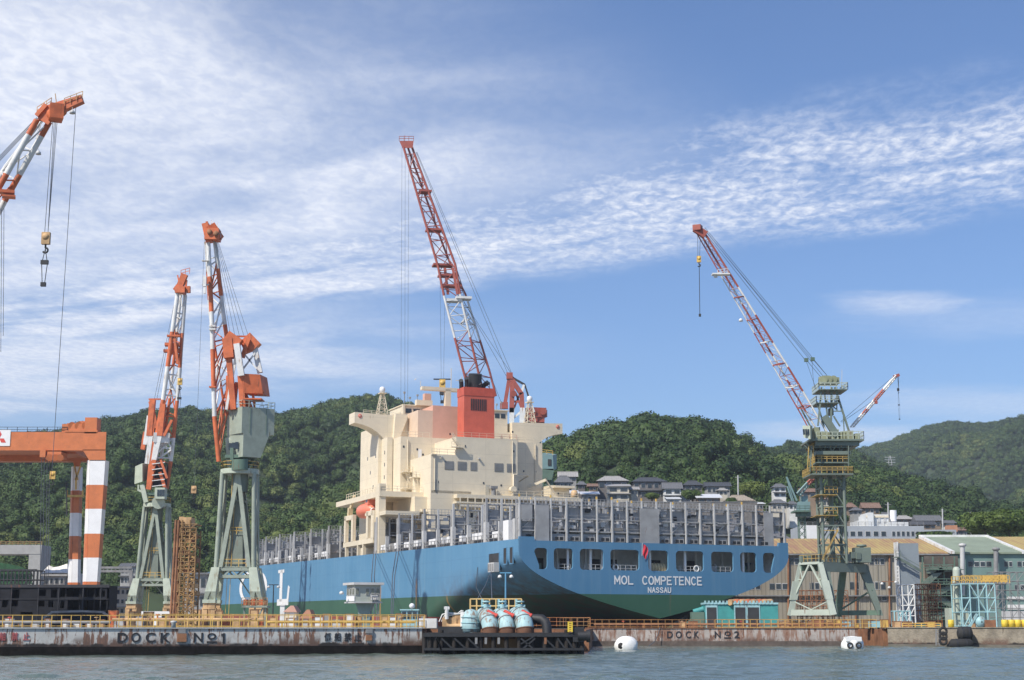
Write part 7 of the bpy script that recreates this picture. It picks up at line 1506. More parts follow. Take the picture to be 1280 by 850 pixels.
mb = MB(); rail_in(mb, (x0, 380, Q(1, 681, 380).z), (x1, 380, Q(1, 681, 380).z), .8, 1.5, .06); t.part('top_rail', mb, M_scaf)
t = Thing('tent', 'white peaked fabric tent roof left of the striped gantry legs', 'tent', Q(68, 785, 330)); mb = MB(); pk = [(53, 715), (61, 706.5), (67, 709), (74, 708), (84, 704.5), (92, 713)]; vs = []; 
for i, (px, py) in enumerate(pk): vs += [Q(px, 716, 330), Q(px, py, 334), Q(px, 716, 340)]
mb.add(vs, [(3 * i, 3 * i + 3, 3 * i + 4, 3 * i + 1) for i in range(5)] + [(3 * i + 1, 3 * i + 4, 3 * i + 5, 3 * i + 2) for i in range(5)], 0); t.part('canopy', mb, mat('white_canvas', (.74, .71, .64), .8, var=.05)); t.part('wall', MB().bx(Q(53, 1, 331).x, Q(92, 1, 331).x, 331, 339, GZ, Q(1, 716, 331).z), M_greyl)
for i in range(4): t.part('guy_pole', MB().bar(Q(56 + i * 10, 716, 330.5), Q(56 + i * 10, 732, 330.5), .25), M_hatch)
t = Thing('netted_mound', 'green netting draped over an arched structure at the left edge', 'net', Q(10, 785, 300)); mb = MB(); pts = [(-60, 705), (-30, 703), (0, 703.5), (12, 705), (24, 708), (35, 712), (40, 716)]; vs = []
for px, py in pts: vs += [Q(px, py, 300), Q(px, py + 1, 309), Q(px, 730, 300)]
mb.add(vs, [(3 * i, 3 * i + 3, 3 * i + 4, 3 * i + 1) for i in range(6)] + [(3 * i + 2, 3 * i + 5, 3 * i + 3, 3 * i) for i in range(6)]); t.part('net', mb, mat('green_net', (.025, .085, .035), .9, var=.45, vs=1.6))
t.part('frame', MB().bx(Q(-60, 1, 299).x, Q(44, 1, 299).x, 298.6, 299.4, Q(1, 713, 299).z, Q(1, 711.5, 299).z), M_dark)
frame_tower('scaffold', 'dark rusty scaffold deck behind the black hull block', 'scaffold', -20, 46, 713, 285, 14, 6, M_dark, .10, 4)
house(51, 84, 716, 720, 734, 315, 'pale works shed under the white tent', M_rtl, 'grey', 'flat', 4); house(141, 166, 732, 735, 770, 330, 'beige works building behind the foot of the farther left crane', M_rtl, 'cream', 'flat', 3, 3); house(148, 172, 704, 708, 732, 420, 'grey works building left of the farther crane legs', M_rtile, 'grey', 'gable', 4, 2)
t = Thing('pipe_bridge', 'thin grey horizontal truss bridge between gantry legs and left crane', 'bridge', Q(140, 711, 350)); mb = MB(); mb.bar(Q(118, 709.5, 350), Q(165, 709.5, 350), .5); mb.bar(Q(118, 714, 350), Q(165, 714, 350), .5); [mb.bar(Q(118 + i * 5, 709.5, 350), Q(120.5 + i * 5, 714, 350), .25) for i in range(9)]; t.part('truss', mb, M_hatch); [t.part('pier', MB().bar(Q(px, 714, 350), Q(px, 784, 350), .8), M_hatch) for px in (119, 164)]
hb_ = Thing('hull_block', 'black steel ship hull block with rectangular openings behind the yellow rail', 'hull block', Q(60, 785, 200)); YK = 200
zt_ = Q(1, 732, YK).z; x0, x1 = Q(-120, 1, YK).x, Q(136.5, 1, YK).x
op = [(15, 24, 737, 748), (49, 57, 737, 745), (63.5, 71, 737, 747), (74.5, 102, 735, 746), (105, 124, 735, 746), (127, 131, 738, 746), (3, 11, 750, 759), (15, 23, 750, 758), (48, 56, 751, 758), (61, 67, 751, 759), (76, 81, 751, 760), (85, 102, 750, 762), (105, 135, 750, 763), (27, 42, 765, 770), (-30, -20, 737, 748)]
loops = [[Vector((x0, GZ, 0)), Vector((x1, GZ, 0)), Vector((x1, zt_, 0)), Vector((x0, zt_, 0))]]
for a, b, c_, d_ in op: xa_, xb_, z0_, z1_ = Q(a, 1, YK).x, Q(b, 1, YK).x, Q(1, d_, YK).z, Q(1, c_, YK).z; loops.append([Vector((xa_, z0_, 0)), Vector((xb_, z0_, 0)), Vector((xb_, z1_, 0)), Vector((xa_, z1_, 0))])
tri = geometry.tessellate_polygon(loops); flat = [v for l in loops for v in l]; mb = MB(); mb.add([(v.x, YK, v.y) for v in flat], [tuple(t_) for t_ in tri]); mb.add([(v.x, YK + .4, v.y) for v in flat], [tuple(t_) for t_ in tri])
for l in loops[1:]: a = [(v.x, YK, v.y) for v in l] + [(v.x, YK + .4, v.y) for v in l]; mb.add(a, [(i, (i + 1) % 4, 4 + (i + 1) % 4, 4 + i) for i in range(4)])
mb.bx(x0, x1, YK + 3.6, YK + 4, GZ, zt_); mb.bx(x1 - .3, x1 + .01, YK, YK + 4, GZ, zt_); mb.bx(x0, x1 - .31, YK + .4, YK + 3.6, zt_ - .3, zt_ - .02)
for px in range(-100, 139, 18): mb.bx(Q(px, 1, YK).x, Q(px, 1, YK).x + .2, YK + .4, YK + 3.6, GZ, zt_ - .3)
mb.bx(x0, x1 - .31, YK + .4, YK + 3.6, Q(1, 749, YK).z - .1, Q(1, 749, YK).z); hb_.part('shell', mb, M_blkrust)
mb = MB(); mb.bx(x0, x1, YK - .1, YK - .004, Q(1, 749.3, YK).z, Q(1, 748.6, YK).z); mb.bx(x0, x1, YK - .15, YK - .004, zt_ - .25, zt_ + .12)
for px in (14, 47.5, 73, 103.5, 125.5): mb.bx(Q(px, 1, YK).x, Q(px + .9, 1, YK).x, YK - .08, YK - .005, GZ, zt_ - .26)
hb_.part('stiffener', mb, mat('dull_block_edge', (.034, .035, .042), .8, var=.3, rust=.3)); hb_.part('gangway', MB().bar(Q(64, 765, YK - 3), Q(104, 764, YK - 3), .5, .25).bar(Q(104, 764, YK - 3), Q(128, 765, YK - 3), .5, .25).bar(Q(54, 773, YK - 3), Q(66, 765, YK - 3), .4, .25).bar(Q(128, 765, YK - 3), Q(139, 772, YK - 3), .4, .25), M_hatch)
# gap filler: low works sheds behind the left cranes
house(228, 262, 712, 718, 765, 300, 'grey works shed between the rusty scaffold tower and the tallest left crane', M_rtile, 'grey', 'flat', 3, 2)
t = Thing('van', 'white flat roofed van parked under the farther left crane', 'van', Vector((Q(196, 1, 240).x, 240, GZ))); xc = Q(196, 1, 240).x
bd = MB(); bd.bx(xc - 2.3, xc + 2.0, 240, 241.8, GZ + .45, GZ + 2.6); bd.hexa([(xc + 2.0, 240, GZ + .45), (xc + 3.0, 240, GZ + .45), (xc + 3.0, 241.8, GZ + .45), (xc + 2.0, 241.8, GZ + .45)], [(xc + 2.0, 240, GZ + 2.5), (xc + 2.3, 240, GZ + 2.4), (xc + 2.3, 241.8, GZ + 2.4), (xc + 2.0, 241.8, GZ + 2.5)]); t.part('body', bd, M_textw)
for dx in (-1.4, 1.9): t.part('wheel', MB().tube((xc + dx, 239.95, GZ + .35), (xc + dx, 240.2, GZ + .35), .35, 12), M_tyre)
t.part('window', MB().bx(xc + .9, xc + 1.9, 239.97, 240, GZ + 1.5, GZ + 2.2), M_glass)

# ------------------------------------------------------------------ scaffold tower, control cabin and other things on the quay
st_ = Thing('scaffold_tower', 'tall rusty brown and yellow scaffold tower between the two left cranes', 'scaffold', Vector((Q(231, 1, 185).x, 185, GZ))); Yt = 185
def Sx(px): return Q(px, 700, Yt).x
z1 = Q(1, 650, Yt).z; lv_ = 9
for px in (218, 221.5, 226, 236, 244):
    for dy in (0, 2.6): st_.part('post', MB().tube((Sx(px) - .2 * (px < 222), Yt + dy, GZ), (Sx(px), Yt + dy, z1 - (0 if px < 238 else 1.2)), .10 if px > 222 else .16, 6), M_scaf if px > 222 else M_rusty)
mb = MB(); rnd = random.Random(5)
for j in range(lv_ + 1):
    z = lerp(GZ + .3, z1 - .5, j / lv_)
    for dy in (0, 2.6): mb.tube((Sx(217), Yt + dy, z), (Sx(245), Yt + dy, z), .07, 6)
    for px in (218, 231, 244): mb.tube((Sx(px), Yt, z), (Sx(px), Yt + 2.6, z), .06, 6)
    if j < lv_:
        zn = lerp(GZ + .3, z1 - .5, (j + 1) / lv_)
        for dy in (0, 2.6): mb.tube((Sx(224), Yt + dy, z), (Sx(244), Yt + dy, zn), .06, 6); mb.tube((Sx(244), Yt + dy, z), (Sx(224), Yt + dy, zn), .06, 6)
st_.part('ledger', mb, M_scaf)
mb = MB()
for j in range(lv_): z = lerp(GZ + .3, z1 - .5, j / lv_); zn = lerp(GZ + .3, z1 - .5, (j + 1) / lv_); mb.bar((Sx(225 if j % 2 else 241), Yt + .8, z), (Sx(241 if j % 2 else 225), Yt + .8, zn), .45, .12); mb.bar((Sx(225 if j % 2 else 241), Yt + .5, z + .8), (Sx(241 if j % 2 else 225), Yt + .5, zn + .8), .07)
st_.part('stair', mb, M_yellow)
mb = MB()
for j in range(lv_): z = lerp(GZ + .3, z1 - .5, j / lv_); rail_in(mb, (Sx(224), Yt - .1, z), (Sx(244), Yt - .1, z), .9, .6, .04)
st_.part('guard_rail', mb, M_scaf)
for k in range(14): z = lerp(GZ + 1, z1 - 1, rnd.random()); xx = Sx(rnd.uniform(219, 243)); st_.part('planking', MB().box((xx, Yt + 1.3, z), (.9, 2, .5)), rnd.choice((M_rusty, M_tan, M_scaf)))
mb = MB(); mb.box((Sx(229), Yt + 1.3, z1 - .3), (1.5, 2.2, 1.3)); mb.box((Sx(223), Yt + 1.3, z1 + .1), (.6, 1, .7)); st_.part('head', mb, M_tan)

Yc = 168
def C_(px, py, dy=0.0): return Q(px, py, Yc + dy)
cc_ = Thing('control_cabin', 'grey green glazed control cabin raised on a thick column before the ship', 'cabin', Vector((C_(458, 785).x, Yc, GZ)))
M_cab = mat('cabin_grey_green', (.34, .37, .33), .6, var=.06)
a0, a1, a2 = C_(430.5, 1).x, C_(443.5, 1).x, C_(474.5, 1).x
def cabring(e, z): return [Vector((a1 - e * .2, Yc - e, z)), Vector((a2 + e, Yc + .8 - e, z)), Vector((a2 - 1 + e, Yc + 4 + e, z)), Vector((a0 - e, Yc + 2.4 - e * .2, z))]
zf, zwi, zr0, zr1 = C_(1, 752).z, C_(1, 744.5).z, C_(1, 731).z, C_(1, 728).z
mb = MB(); mb.hexa(cabring(0, zf), cabring(0, zr0)); cw = cc_.part('wall', mb, M_cab)
mb = MB(); mb.hexa(cabring(.45, zr0), cabring(.45, zr1)); cc_.part('roof', mb, M_greyl)
cc_.part('floor', MB().hexa(cabring(.25, zf - .15), cabring(.25, zf - .002)), M_greyl)
r0_, r1_, r2_ = cabring(.03, 0)[3], cabring(.03, 0)[0], cabring(.03, 0)[1]
for A_, B_, n_ in ((r0_, r1_, 3), (r1_, r2_, 5)):
    for i in range(n_):
        if n_ == 5 and i == 1: continue
        p, q = lerp(A_, B_, (i + .12) / n_), lerp(A_, B_, (i + .88) / n_); zc_ = (C_(1, 744).z + C_(1, 734.5).z) / 2; hh_ = C_(1, 734.5).z - C_(1, 744).z
        f = cc_.part('window', MB().bar(Vector((p.x, p.y, zc_)), Vector((q.x, q.y, zc_)), .06, hh_), M_greyl, cw); d_ = Vector((0, -.05, 0)); MB().bar(lerp(p, q, .1) + Vector((0, -.05, zc_)), lerp(p, q, .9) + Vector((0, -.05, zc_)), .05, hh_ - .15).build('pane', mat('cabin_glass', (.16, .17, .14), .2), f, cc_.loc)
p, q = lerp(r0_, r1_, .02), lerp(r0_, r1_, .98); zc_ = C_(1, 748).z; cc_.part('white_board', MB().bar(Vector((p.x, p.y - .08, zc_)), Vector((q.x, q.y - .08, zc_)), .06, .55), M_textw)
mb = MB(); mb.hexa([C_(447, 752, 1), C_(462, 752, .6), C_(462, 752, 3), C_(447, 752, 3)][::1], [C_(441, 752, 1), C_(466, 752, .6), C_(466, 752, 3), C_(441, 752, 3)]) if 0 else None
cx_ = (C_(447, 1).x + C_(462, 1).x) / 2; w_ = (C_(462, 1).x - C_(447, 1).x) / 2
q4 = lambda w, z: [Vector((cx_ - w, Yc + .9, z)), Vector((cx_ + w, Yc + .9, z)), Vector((cx_ + w, Yc + 3, z)), Vector((cx_ - w, Yc + 3, z))]
mb.hexa(q4(w_, GZ), q4(w_, zf - 1.0)); mb.hexa(q4(w_, zf - 1.0), q4(w_ * 1.5, zf - .16)); cc_.part('column', mb, mat('cabin_column_green', (.16, .22, .21), .6))
mb = MB(); rail_in(mb, C_(463, 751.5, -.2), C_(474, 751.5, -.2), .8, .5, .03); cc_.part('balcony_rail', mb, M_hatch)
cc_.part('air_conditioner', MB().box(C_(468, 747, .2), (.8, .4, .5)), M_greyl); cc_.part('ladder', MB().bar(C_(472, 752, .8), C_(470, 785, .8), .06).bar(C_(474.5, 752, .8), C_(472, 785, .8), .06), M_hatch); cc_.part('floodlight', MB().lathe(C_(427, 741, 1), [(0, .2), (.22, .1), (.25, -.15), (0, -.18)], 10), M_white)

t = Thing('guard_hut', 'small pale cyan glazed hut with a white ball on its roof', 'hut', Vector((Q(512, 1, 158).x, 158, GZ))); Yh = 158; x0, x1 = Q(502, 1, Yh).x, Q(522, 1, Yh).x; z0_, z1_ = GZ, Q(1, 763, Yh).z
t.part('wall', MB().bx(x0, x1, Yh, Yh + 1.8, z0_, z1_), M_cyan); t.part('roof', MB().bx(x0 - .15, x1 + .15, Yh - .15, Yh + 1.95, z1_ + .003, Q(1, 761.5, Yh).z), M_cyan)
for i in range(3): xx = lerp(x0, x1, (i + .5) / 3); t.part('window', MB().bx(xx - .2, xx + .2, Yh - .04, Yh - .004, z1_ - .85, z1_ - .12), M_glass)
t.part('ball', MB().lathe(Q(515, 757.5, Yh), [(0, -.3), (.22, -.2), (.3, 0), (.22, .2), (0, .3)], 12), M_textw)
for lab, x0, x1, y0, y1, Y in (('small shed with a pink corrugated lean-to roof, just right of the white post', 354.5, 373, 757, 765, 172), ('small shed with a red brown sheet roof beside the pink roofed one', 375, 393, 762, 773, 170)):
    t = Thing('hut', lab, 'hut', Vector((Q((x0 + x1) / 2, 1, Y).x, Y, GZ))); a, b = Q(x0, 1, Y).x, Q(x1, 1, Y).x; z0_, z1_ = Q(1, y1, Y).z, Q(1, y0, Y).z
    t.part('roof', MB().hexa([(a, Y - .2, z0_), (a + (b - a) * .25, Y + 2.6, z0_), (b, Y + 2.6, z0_), (b - .1, Y - .2, z0_)], [(a + (b - a) * .5, Y - .1, z1_), (a + (b - a) * .55, Y + 2.4, z1_), (b - (b - a) * .25, Y + 2.4, z1_), (b - (b - a) * .3, Y - .1, z1_)]), mat('pink_sheet_roof', (.50, .29, .22), .7, var=.1) if x0 < 370 else mat('red_brown_sheet', (.42, .20, .12), .7, var=.15))
    w = t.part('wall', MB().bx(a + .25, b - .2, Y, Y + 2.3, GZ, z0_ + .02), M_cream); t.part('window', MB().bx(b - .9, b - .4, Y - .04, Y - .004, z0_ - .6 if z0_ - .6 > GZ else GZ, z0_), M_white)

# ------------------------------------------------------------------ jetty with the cyan pumps
YJ = 137
def J(px, py, dy=0.0): return Q(px, py, YJ + dy)
tj = Thing('jetty', 'black timber and steel jetty in front of the ship, standing on braced piles', 'jetty', Vector((J(632, 1).x, YJ, 0)))
x0, x1 = J(530, 1).x, J(729, 1).x; zd_ = J(1, 791).z
tj.part('deck', MB().bx(x0, x1, YJ + .1, YJ + 13.5, zd_ - .32, zd_), M_wood)
mb = MB(); mb.bx(x0, x1, YJ - .1, YJ + .2, J(1, 796).z, J(1, 791.5).z); mb.bx(x0, x1, YJ - .12, YJ + .15, J(1, 813).z, J(1, 810).z); tj.part('waling', mb, M_black)
for px in (531, 538, 545, 552, 568, 585, 601, 617, 633, 649, 665, 681, 697, 708, 718, 727):
    for dy in (0, 5.5, 11): tj.part('pile', MB().tube((J(px, 1).x, YJ + .3 + dy, -1.5), (J(px, 1).x, YJ + .3 + dy, zd_ + (.25 if px in (552, 718, 708) and dy == 0 else -.05)), .20, 8), M_wood)
mb = MB()
for a, b in ((545, 552), (552, 568), (568, 585), (585, 601), (651, 669), (669, 651), (681, 697), (697, 708), (708, 718)): mb.bar(J(a, 798, -.05), J(b, 813, -.05), .14)
mb.bar(J(552, 813, -.05), J(545, 797, -.05), .14); mb.bar(J(651, 805, -.1), J(670, 794, -.1), .10); tj.part('brace', mb, M_black)
tj.part('rusty_sheet', MB().bx(J(600, 1).x, J(646, 1).x, YJ + 1.2, YJ + 1.35, .3, zd_ - .35), mat('ochre_rust_sheet', (.24, .13, .06), .85, var=.4, rust=.6))
tj.part('underdeck_shade_sheet', MB().bx(x0, x1, YJ + 12.2, YJ + 12.35, -.5, zd_ - .35), M_black); tj.part('underdeck_shade_sheet', MB().bx(x0, J(598, 1).x, YJ + 2.2, YJ + 2.35, .35, zd_ - .35), M_black); tj.part('underdeck_shade_sheet', MB().bx(J(648, 1).x, x1, YJ + 2.2, YJ + 2.35, .35, zd_ - .35), M_black)  # black sheets added to stand for the shade under the deck
mb = MB(); mb.tube(J(722, 795), J(737, 795), .42, 12); mb.tube(J(733, 795), J(737.5, 795), .55, 12); mb.box(J(723, 793, .4), (1.0, 1, 1.3)); tj.part('fender', mb, M_black)
for px in (594, 606, 622, 680): tj.part('hanging_plate', MB().bx(J(px, 1).x, J(px + 3, 1).x, YJ - .14, YJ - .11, J(1, 805).z, J(1, 797).z), M_hatch if px % 4 else M_rusty)
t = Thing('ladder', 'yellow ladder at the right end of the black jetty', 'ladder', J(712.5, 789)); mb = MB()
for px in (710.5, 715): mb.bar(J(px, 790, -.2), J(px, 777, -.2), .13)
for i in range(5): mb.bar(J(710.5, 778 + i * 2.6, -.2), J(715, 778 + i * 2.6, -.2), .11)
t.part('frame', mb, mat('bright_yellow', (.72, .52, .05), .5))
def pump(px, sc, label, redlab):
    t = Thing('pump', label, 'pump', Vector((J(px, 1, 3).x, YJ + 3, zd_)), 0, 'three cyan pumps on the jetty'); k = YJ / 1934.0
    cx_ = J(px, 1).x; zt_ = J(1, 762).z; r = 11.4 * k * sc; pts = []
    for a in np.linspace(0, 1, 13):      # elbow: comes from the back, bends down to the front
        th_ = a * math.pi / 2; R_ = 1.55; pts.append(Vector((cx_ + .55 * math.sin(th_) * (1), YJ + 3.2 - R_ * math.sin(th_) * 1.15, zd_ - .15 + r * .1 + R_ * math.cos(th_))))
    rs = [r * (1 - .12 * a) for a in np.linspace(0, 1, 13)]
    body = t.part('elbow', MB().path([Vector((cx_ - .25, YJ + 8, pts[0].z))] + pts, r, 20, 0, [r] + rs), M_tank)
    for i in (2, 6, 10):
        d = (pts[i + 1] - pts[i]).normalized(); MB().tube(pts[i] - d * .05, pts[i] + d * .05, rs[i] + .05, 20).build('rib', M_hatch if i != 10 else M_tankrust, body, t.loc)
    d = (pts[12] - pts[11]).normalized(); t.part('rusted_mouth', MB().path([pts[9] + Vector((.02, -.02, 0)), pts[10], pts[11], pts[12], pts[12] + d * .5], 1, 20, 0, [rs[9] * .80, rs[10] * 1.012, rs[11] * 1.02, rs[12] * 1.03, rs[12] * 1.05]), M_tankrust)
    top = Vector((cx_ + .1, YJ + 2.8, J(1, 765.5, 2.8).z)); mb = MB(); mb.tube(top - Vector((0, 0, .6)), top + Vector((0, 0, .75)), .26, 10); mb.tube(top + Vector((-.45, 0, .55)), top + Vector((.45, 0, .55)), .16, 8); mb.lathe(top + Vector((0, 0, .95)), [(.05, -.1), (.38, -.06), (.38, .06), (.05, .1)], 14); mb.box(top + Vector((0, 0, -.1)), (.75, .6, .35)); mb.box(top + Vector((-.35, 0, .95)), (.2, .2, .5)); t.part('valve', mb, M_cyan)
    t.part('red_cylinder', MB().tube(top + Vector((.15, -.9, .12)), top + Vector((.98, -1.15, -.30)), .16, 12).tube(top + Vector((.9, -1.13, -.26)), top + Vector((1.02, -1.16, -.32)), .2, 12), M_redm)
    t.part('side_pipe', MB().path([top + Vector((-.9, 0, -1.4)), top + Vector((-.85, -.2, -.6)), top + Vector((-.4, 0, -.2))], .1, 8), M_cyan)
pump(605.5, 1.0, 'left one of the three cyan pumps on the jetty, its face whitest', '')
pump(626.5, .96, 'middle one of the three cyan pumps on the jetty, a rust patch at its mouth', '')
pump(649, 1.08, 'right one of the three cyan pumps on the jetty, largest rusty mouth', '')
t = Thing('surge_tank', 'pale cyan tank with hoops at the left of the three pumps', 'tank', J(589, 789, 2)); mb = MB(); c_ = J(589, 777, 3); mb.lathe(c_, [(0, 1.15), (.5, 1.0), (.85, .5), (.9, -.4), (.85, -.95), (0, -.95)], 16); t.part('shell', mb, M_tank)
for dz in (-.6, -.1, .4): t.part('hoop', MB().lathe(c_ + Vector((0, 0, dz)), [(.93, -.04), (.97, 0), (.93, .04)], 16), M_cyan)
for dx in (-.6, .6): t.part('leg', MB().bar((c_.x + dx, c_.y - .4, zd_), (c_.x + dx, c_.y - .4, c_.z - .7), .12), M_cyan)
t = Thing('bent_pipe', 'black bent pipe coming down onto the jetty right of the pumps', 'pipe', J(676, 789, 2)); t.part('pipe', MB().path([J(657, 773, 3), J(668, 773.5, 2.6), J(677, 774, 2.4), J(682, 778, 2.2), J(683.5, 784, 2.1), J(684, 792, 2)], .44, 14), M_black); t.part('flange', MB().tube(J(661.5, 773, 2.9), J(663, 773, 2.9), .56, 14), M_dark)
t = Thing('pipe_arch', 'pale cyan looped handrail pipes between pumps and bent pipe', 'pipes', J(656, 785, 4))
for i in range(3): t.part('loop', MB().path([J(650 + i * 2, 779, 4 + i * .4), J(654 + i * 2, 765 + i, 4 + i * .4), J(659 + i * 1.5, 763.5 + i * 1.5, 4 + i * .4), J(662.5, 769, 4 + i * .4), J(662.5, 784, 4 + i * .4)], .06, 6), M_cyan)
t = Thing('tank_platform', 'tan railed walkway raised behind the three cyan pumps', 'platform', J(620, 789, 7)); mb = MB(); a, b = J(587.5, 766, 7), J(652, 766, 7); mb.bx(a.x, b.x, a.y, a.y + 1.5, a.z - .12, a.z); t.part('deck', mb, M_tan)
mb = MB(); h_ = J(1, 748.5, 7).z - a.z
for dy in (0, 1.5):
    for kk in (1, .5, .08): mb.bar(a + Vector((0, dy, h_ * kk)), b + Vector((0, dy, h_ * kk)), .09)
    for i in range(9): p = lerp(a, b, i / 8) + Vector((0, dy, 0)); mb.bar(p, p + Vector((0, 0, h_)), .10)
t.part('railing', mb, mat('tan_yellow_rail', (.62, .42, .17), .6, var=.15, rust=.3)); [t.part('leg', MB().bar(lerp(a, b, f) + Vector((0, .7, 0)), Vector((lerp(a, b, f).x, a.y + .7, zd_)), .2), M_cyan) for f in (.02, .33, .66, .98)]
t = Thing('valve_station', 'orange and white valve gear with curved hoses at the left end of the jetty', 'machine', J(567, 789, 4)); mb = MB(); mb.box(J(562, 779, 4), (1.3, 1.2, 1.0)); mb.box(J(571, 777, 4), (.8, 1, 1.1)); mb.tube(J(558, 783, 3.4), J(576, 783, 3.4), .25, 8); t.part('gear', mb, M_tan); mb = MB()
for i in range(3): mb.path([J(549 + i * 3, 777, 3.5 + i * .3), J(553 + i * 3, 768 + i, 3.5), J(560 + i * 4, 766 + i, 3.5), J(572 + i * 3, 767, 3.5), J(577 + i, 763, 3.5)], .055, 6)
mb.tube(J(558.5, 774, 3.2), J(558.5, 758, 3.2), .18, 8); mb.box(J(558.5, 760, 3.2), (.5, .3, .25)); t.part('hose', mb, M_white); t.part('base', MB().bx(J(546, 1).x, J(585, 1).x, YJ + 2.6, YJ + 6, zd_, zd_ + .55), M_dark); t.part('white_cylinder', MB().tube(J(579.5, 786, 3), J(579.5, 765, 3), .3, 12), M_white)
t = Thing('white_cabinet', 'low white cabinet on the wall end at the left of the jetty', 'cabinet', J(533, 784, 6)); t.part('body', MB().bx(J(524, 1, 7).x, J(546, 1, 7).x, YJ + 7, YJ + 9, 2.3, J(1, 773, 7).z), M_white); t.part('door', MB().bx(J(527, 1, 7).x, J(533, 1, 7).x, YJ + 6.95, YJ + 6.995, 2.4, J(1, 775, 7).z), M_greyl)
# mooring lines
def line(label, pts, r=.045, grp=None): 
    t = Thing('mooring_line', label, 'rope', pts[0], 0, grp); t.part('rope', MB().path(pts, r, 6), M_rope)
sp1 = SW(-23.7, 8.6, 10.6)
line('rope from the ship side platform straight down to the pumps', [sp1, lerp(sp1, J(615, 750, 7), .5) + Vector((0, 0, -.2)), J(615, 750, 7)])
line('rope slanting down left from the ship side platform to the walkway', [sp1, lerp(sp1, J(596, 750, 7), .5) + Vector((0, 0, -.3)), J(596, 750, 7)])
line('slack dark rope loop on the hull left of the side platform', [SW(-22.95, 16, 11.5), SW(-22.95, 16.6, 8.5), SW(-22.6, 15, 6.6), SW(-22, 13.5, 5.5)], .05)
for i, (y, x1_, lab) in enumerate(((69, 470, 'leftmost of the dark ropes hanging down the ship side above the control cabin'), (67.5, 474, 'second dark rope hanging down the ship side above the control cabin'), (55.5, 489, 'dark rope hanging down the ship side right of the control cabin'), (54, 491, 'rightmost dark rope hanging down the ship side right of the control cabin'))):
    a = SW(-22.95, y, zdeck(y) + .5); b = Q(x1_ if y < 60 else x1_ - 2, 770, 215 + 10 * (y > 60)); line(lab, [a, lerp(a, b, .4) + Vector((-.3, -1, -.8)), b], .075)
# buoys
def buoy(px, py, Y, r, label):
    c_ = Vector((Q(px, 1, Y).x, Y, .35 * r)); t = Thing('buoy', label, 'buoy', Vector((c_.x, Y, 0)), 0, 'white wrapped buoys on the water'); rnd = random.Random(px); mb = MB(); n = 18; vs = []
    for j in range(11):
        th_ = math.pi * j / 10
        for i in range(n): a = 6.2832 * i / n; f = (1 + .05 * math.sin(5 * a + j) + rnd.uniform(-.025, .025)); vs.append((c_.x + r * 1.12 * f * math.sin(th_) ** .8 * math.cos(a), c_.y + r * f * math.sin(th_) ** .8 * math.sin(a), c_.z + r * .95 * math.cos(th_)))
    mb.add(vs, [(j * n + i, j * n + (i + 1) % n, (j + 1) * n + (i + 1) % n, (j + 1) * n + i) for j in range(10) for i in range(n)], 0, True); t.part('cover', mb, M_buoy); return t, c_
t, c_ = buoy(782, 802, 166, 1.12, 'large round white buoy with a black patch floating below the DOCK Nº2 wall')
t.part('black_patch', MB().lathe((c_.x - .55, c_.y - .82, .42), [(0, -.2), (.34, -.16), (.42, .1), (0, .2)], 7, 'Y'), M_tyre)
t, c_ = buoy(1063, 803, 172, 1.1, 'white wrapped buoy with two black rings floating beside the concrete quay')
for dx in (-.5, .45): t.part('ring', MB().path([(c_.x + dx + .27 * math.cos(a), c_.y - 1.12, .42 + .27 * math.sin(a)) for a in np.linspace(0, 6.28, 14)], .09, 6), M_tyre)
t.part('strap', MB().box((c_.x, c_.y - .2, 1.1), (1.7, 1.5, .5)), M_buoy)
line('thin pale rope hanging from the rusty wall to the water right of the round buoy', [Q(825, 784, 198.7), Q(823, 792, 198.5), Q(818, 802, 198), Q(811, 807.5, 197.5)], .05)
# fenders on the concrete quay
def fender(px0, px1, py, label, r, Y): 
    a, b = Q(px0, py, Y), Q(px1, py, Y); t = Thing('fender', label, 'fender', lerp(a, b, .5), 0, 'black rubber fenders on the quay'); mb = MB(); mb.path([a, lerp(a, b, .1), lerp(a, b, .9), b], r, 12, 0, [r * .5, r, r, r * .5]); t.part('body', mb, M_tyre)
    for f in (.3, .7): p = lerp(a, b, f); t.part('band', MB().tube(p - (b - a).normalized() * .1, p + (b - a).normalized() * .1, r * 1.05, 12), M_black)
fender(1197, 1215, 792, 'short thick black cylindrical fender high on the concrete quay', .85, 189); fender(1187, 1216, 805, 'long black fender floating at the foot of the concrete quay', .62, 188)
t = Thing('fender', 'stack of black tyre fenders hung on the quay face left of the thick cylindrical fender', 'fender', Q(1179, 796, 190.5), 0, 'black rubber fenders on the quay'); [t.part('tyre', MB().path([Q(1179, 789 + i * 6, 190.5) + Vector((.42 * math.cos(a), 0, .42 * math.sin(a))) for a in np.linspace(0, 6.28, 14)], .16, 8), M_tyre) for i in range(3)]
# mooring drums, crates and gear on the quay: each one a thing of its own
def drum(px, Y, r, h_, m_, label, grp):
    x = Q(px, 1, Y).x; t = Thing('drum', label, 'drum', Vector((x, Y, GZ)), 0, grp); t.part('body', MB().lathe((x, Y, GZ + h_ / 2), [(0, -h_ / 2), (r, -h_ / 2), (r, h_ / 2), (r * .9, h_ / 2 + .05), (0, h_ / 2 + .05)], 14), m_); t.part('rim', MB().lathe((x, Y, GZ + h_ * .6), [(r + .003, -.05), (r + .05, 0), (r + .003, .05)], 14), m_)
M_by = mat('bright_yellow', (.72, .52, .05), .5)
for i, (px, lab) in enumerate(((1254, 'leftmost of the four yellow mooring drums at the right end of the quay'), (1262, 'second yellow mooring drum from the left at the right end of the quay'), (1270, 'third yellow mooring drum from the left at the right end of the quay'), (1279, 'yellow mooring drum nearest the right edge of the photo'))): drum(px, 190, .42, 1.0, M_by, lab, 'yellow drums on the right quay')
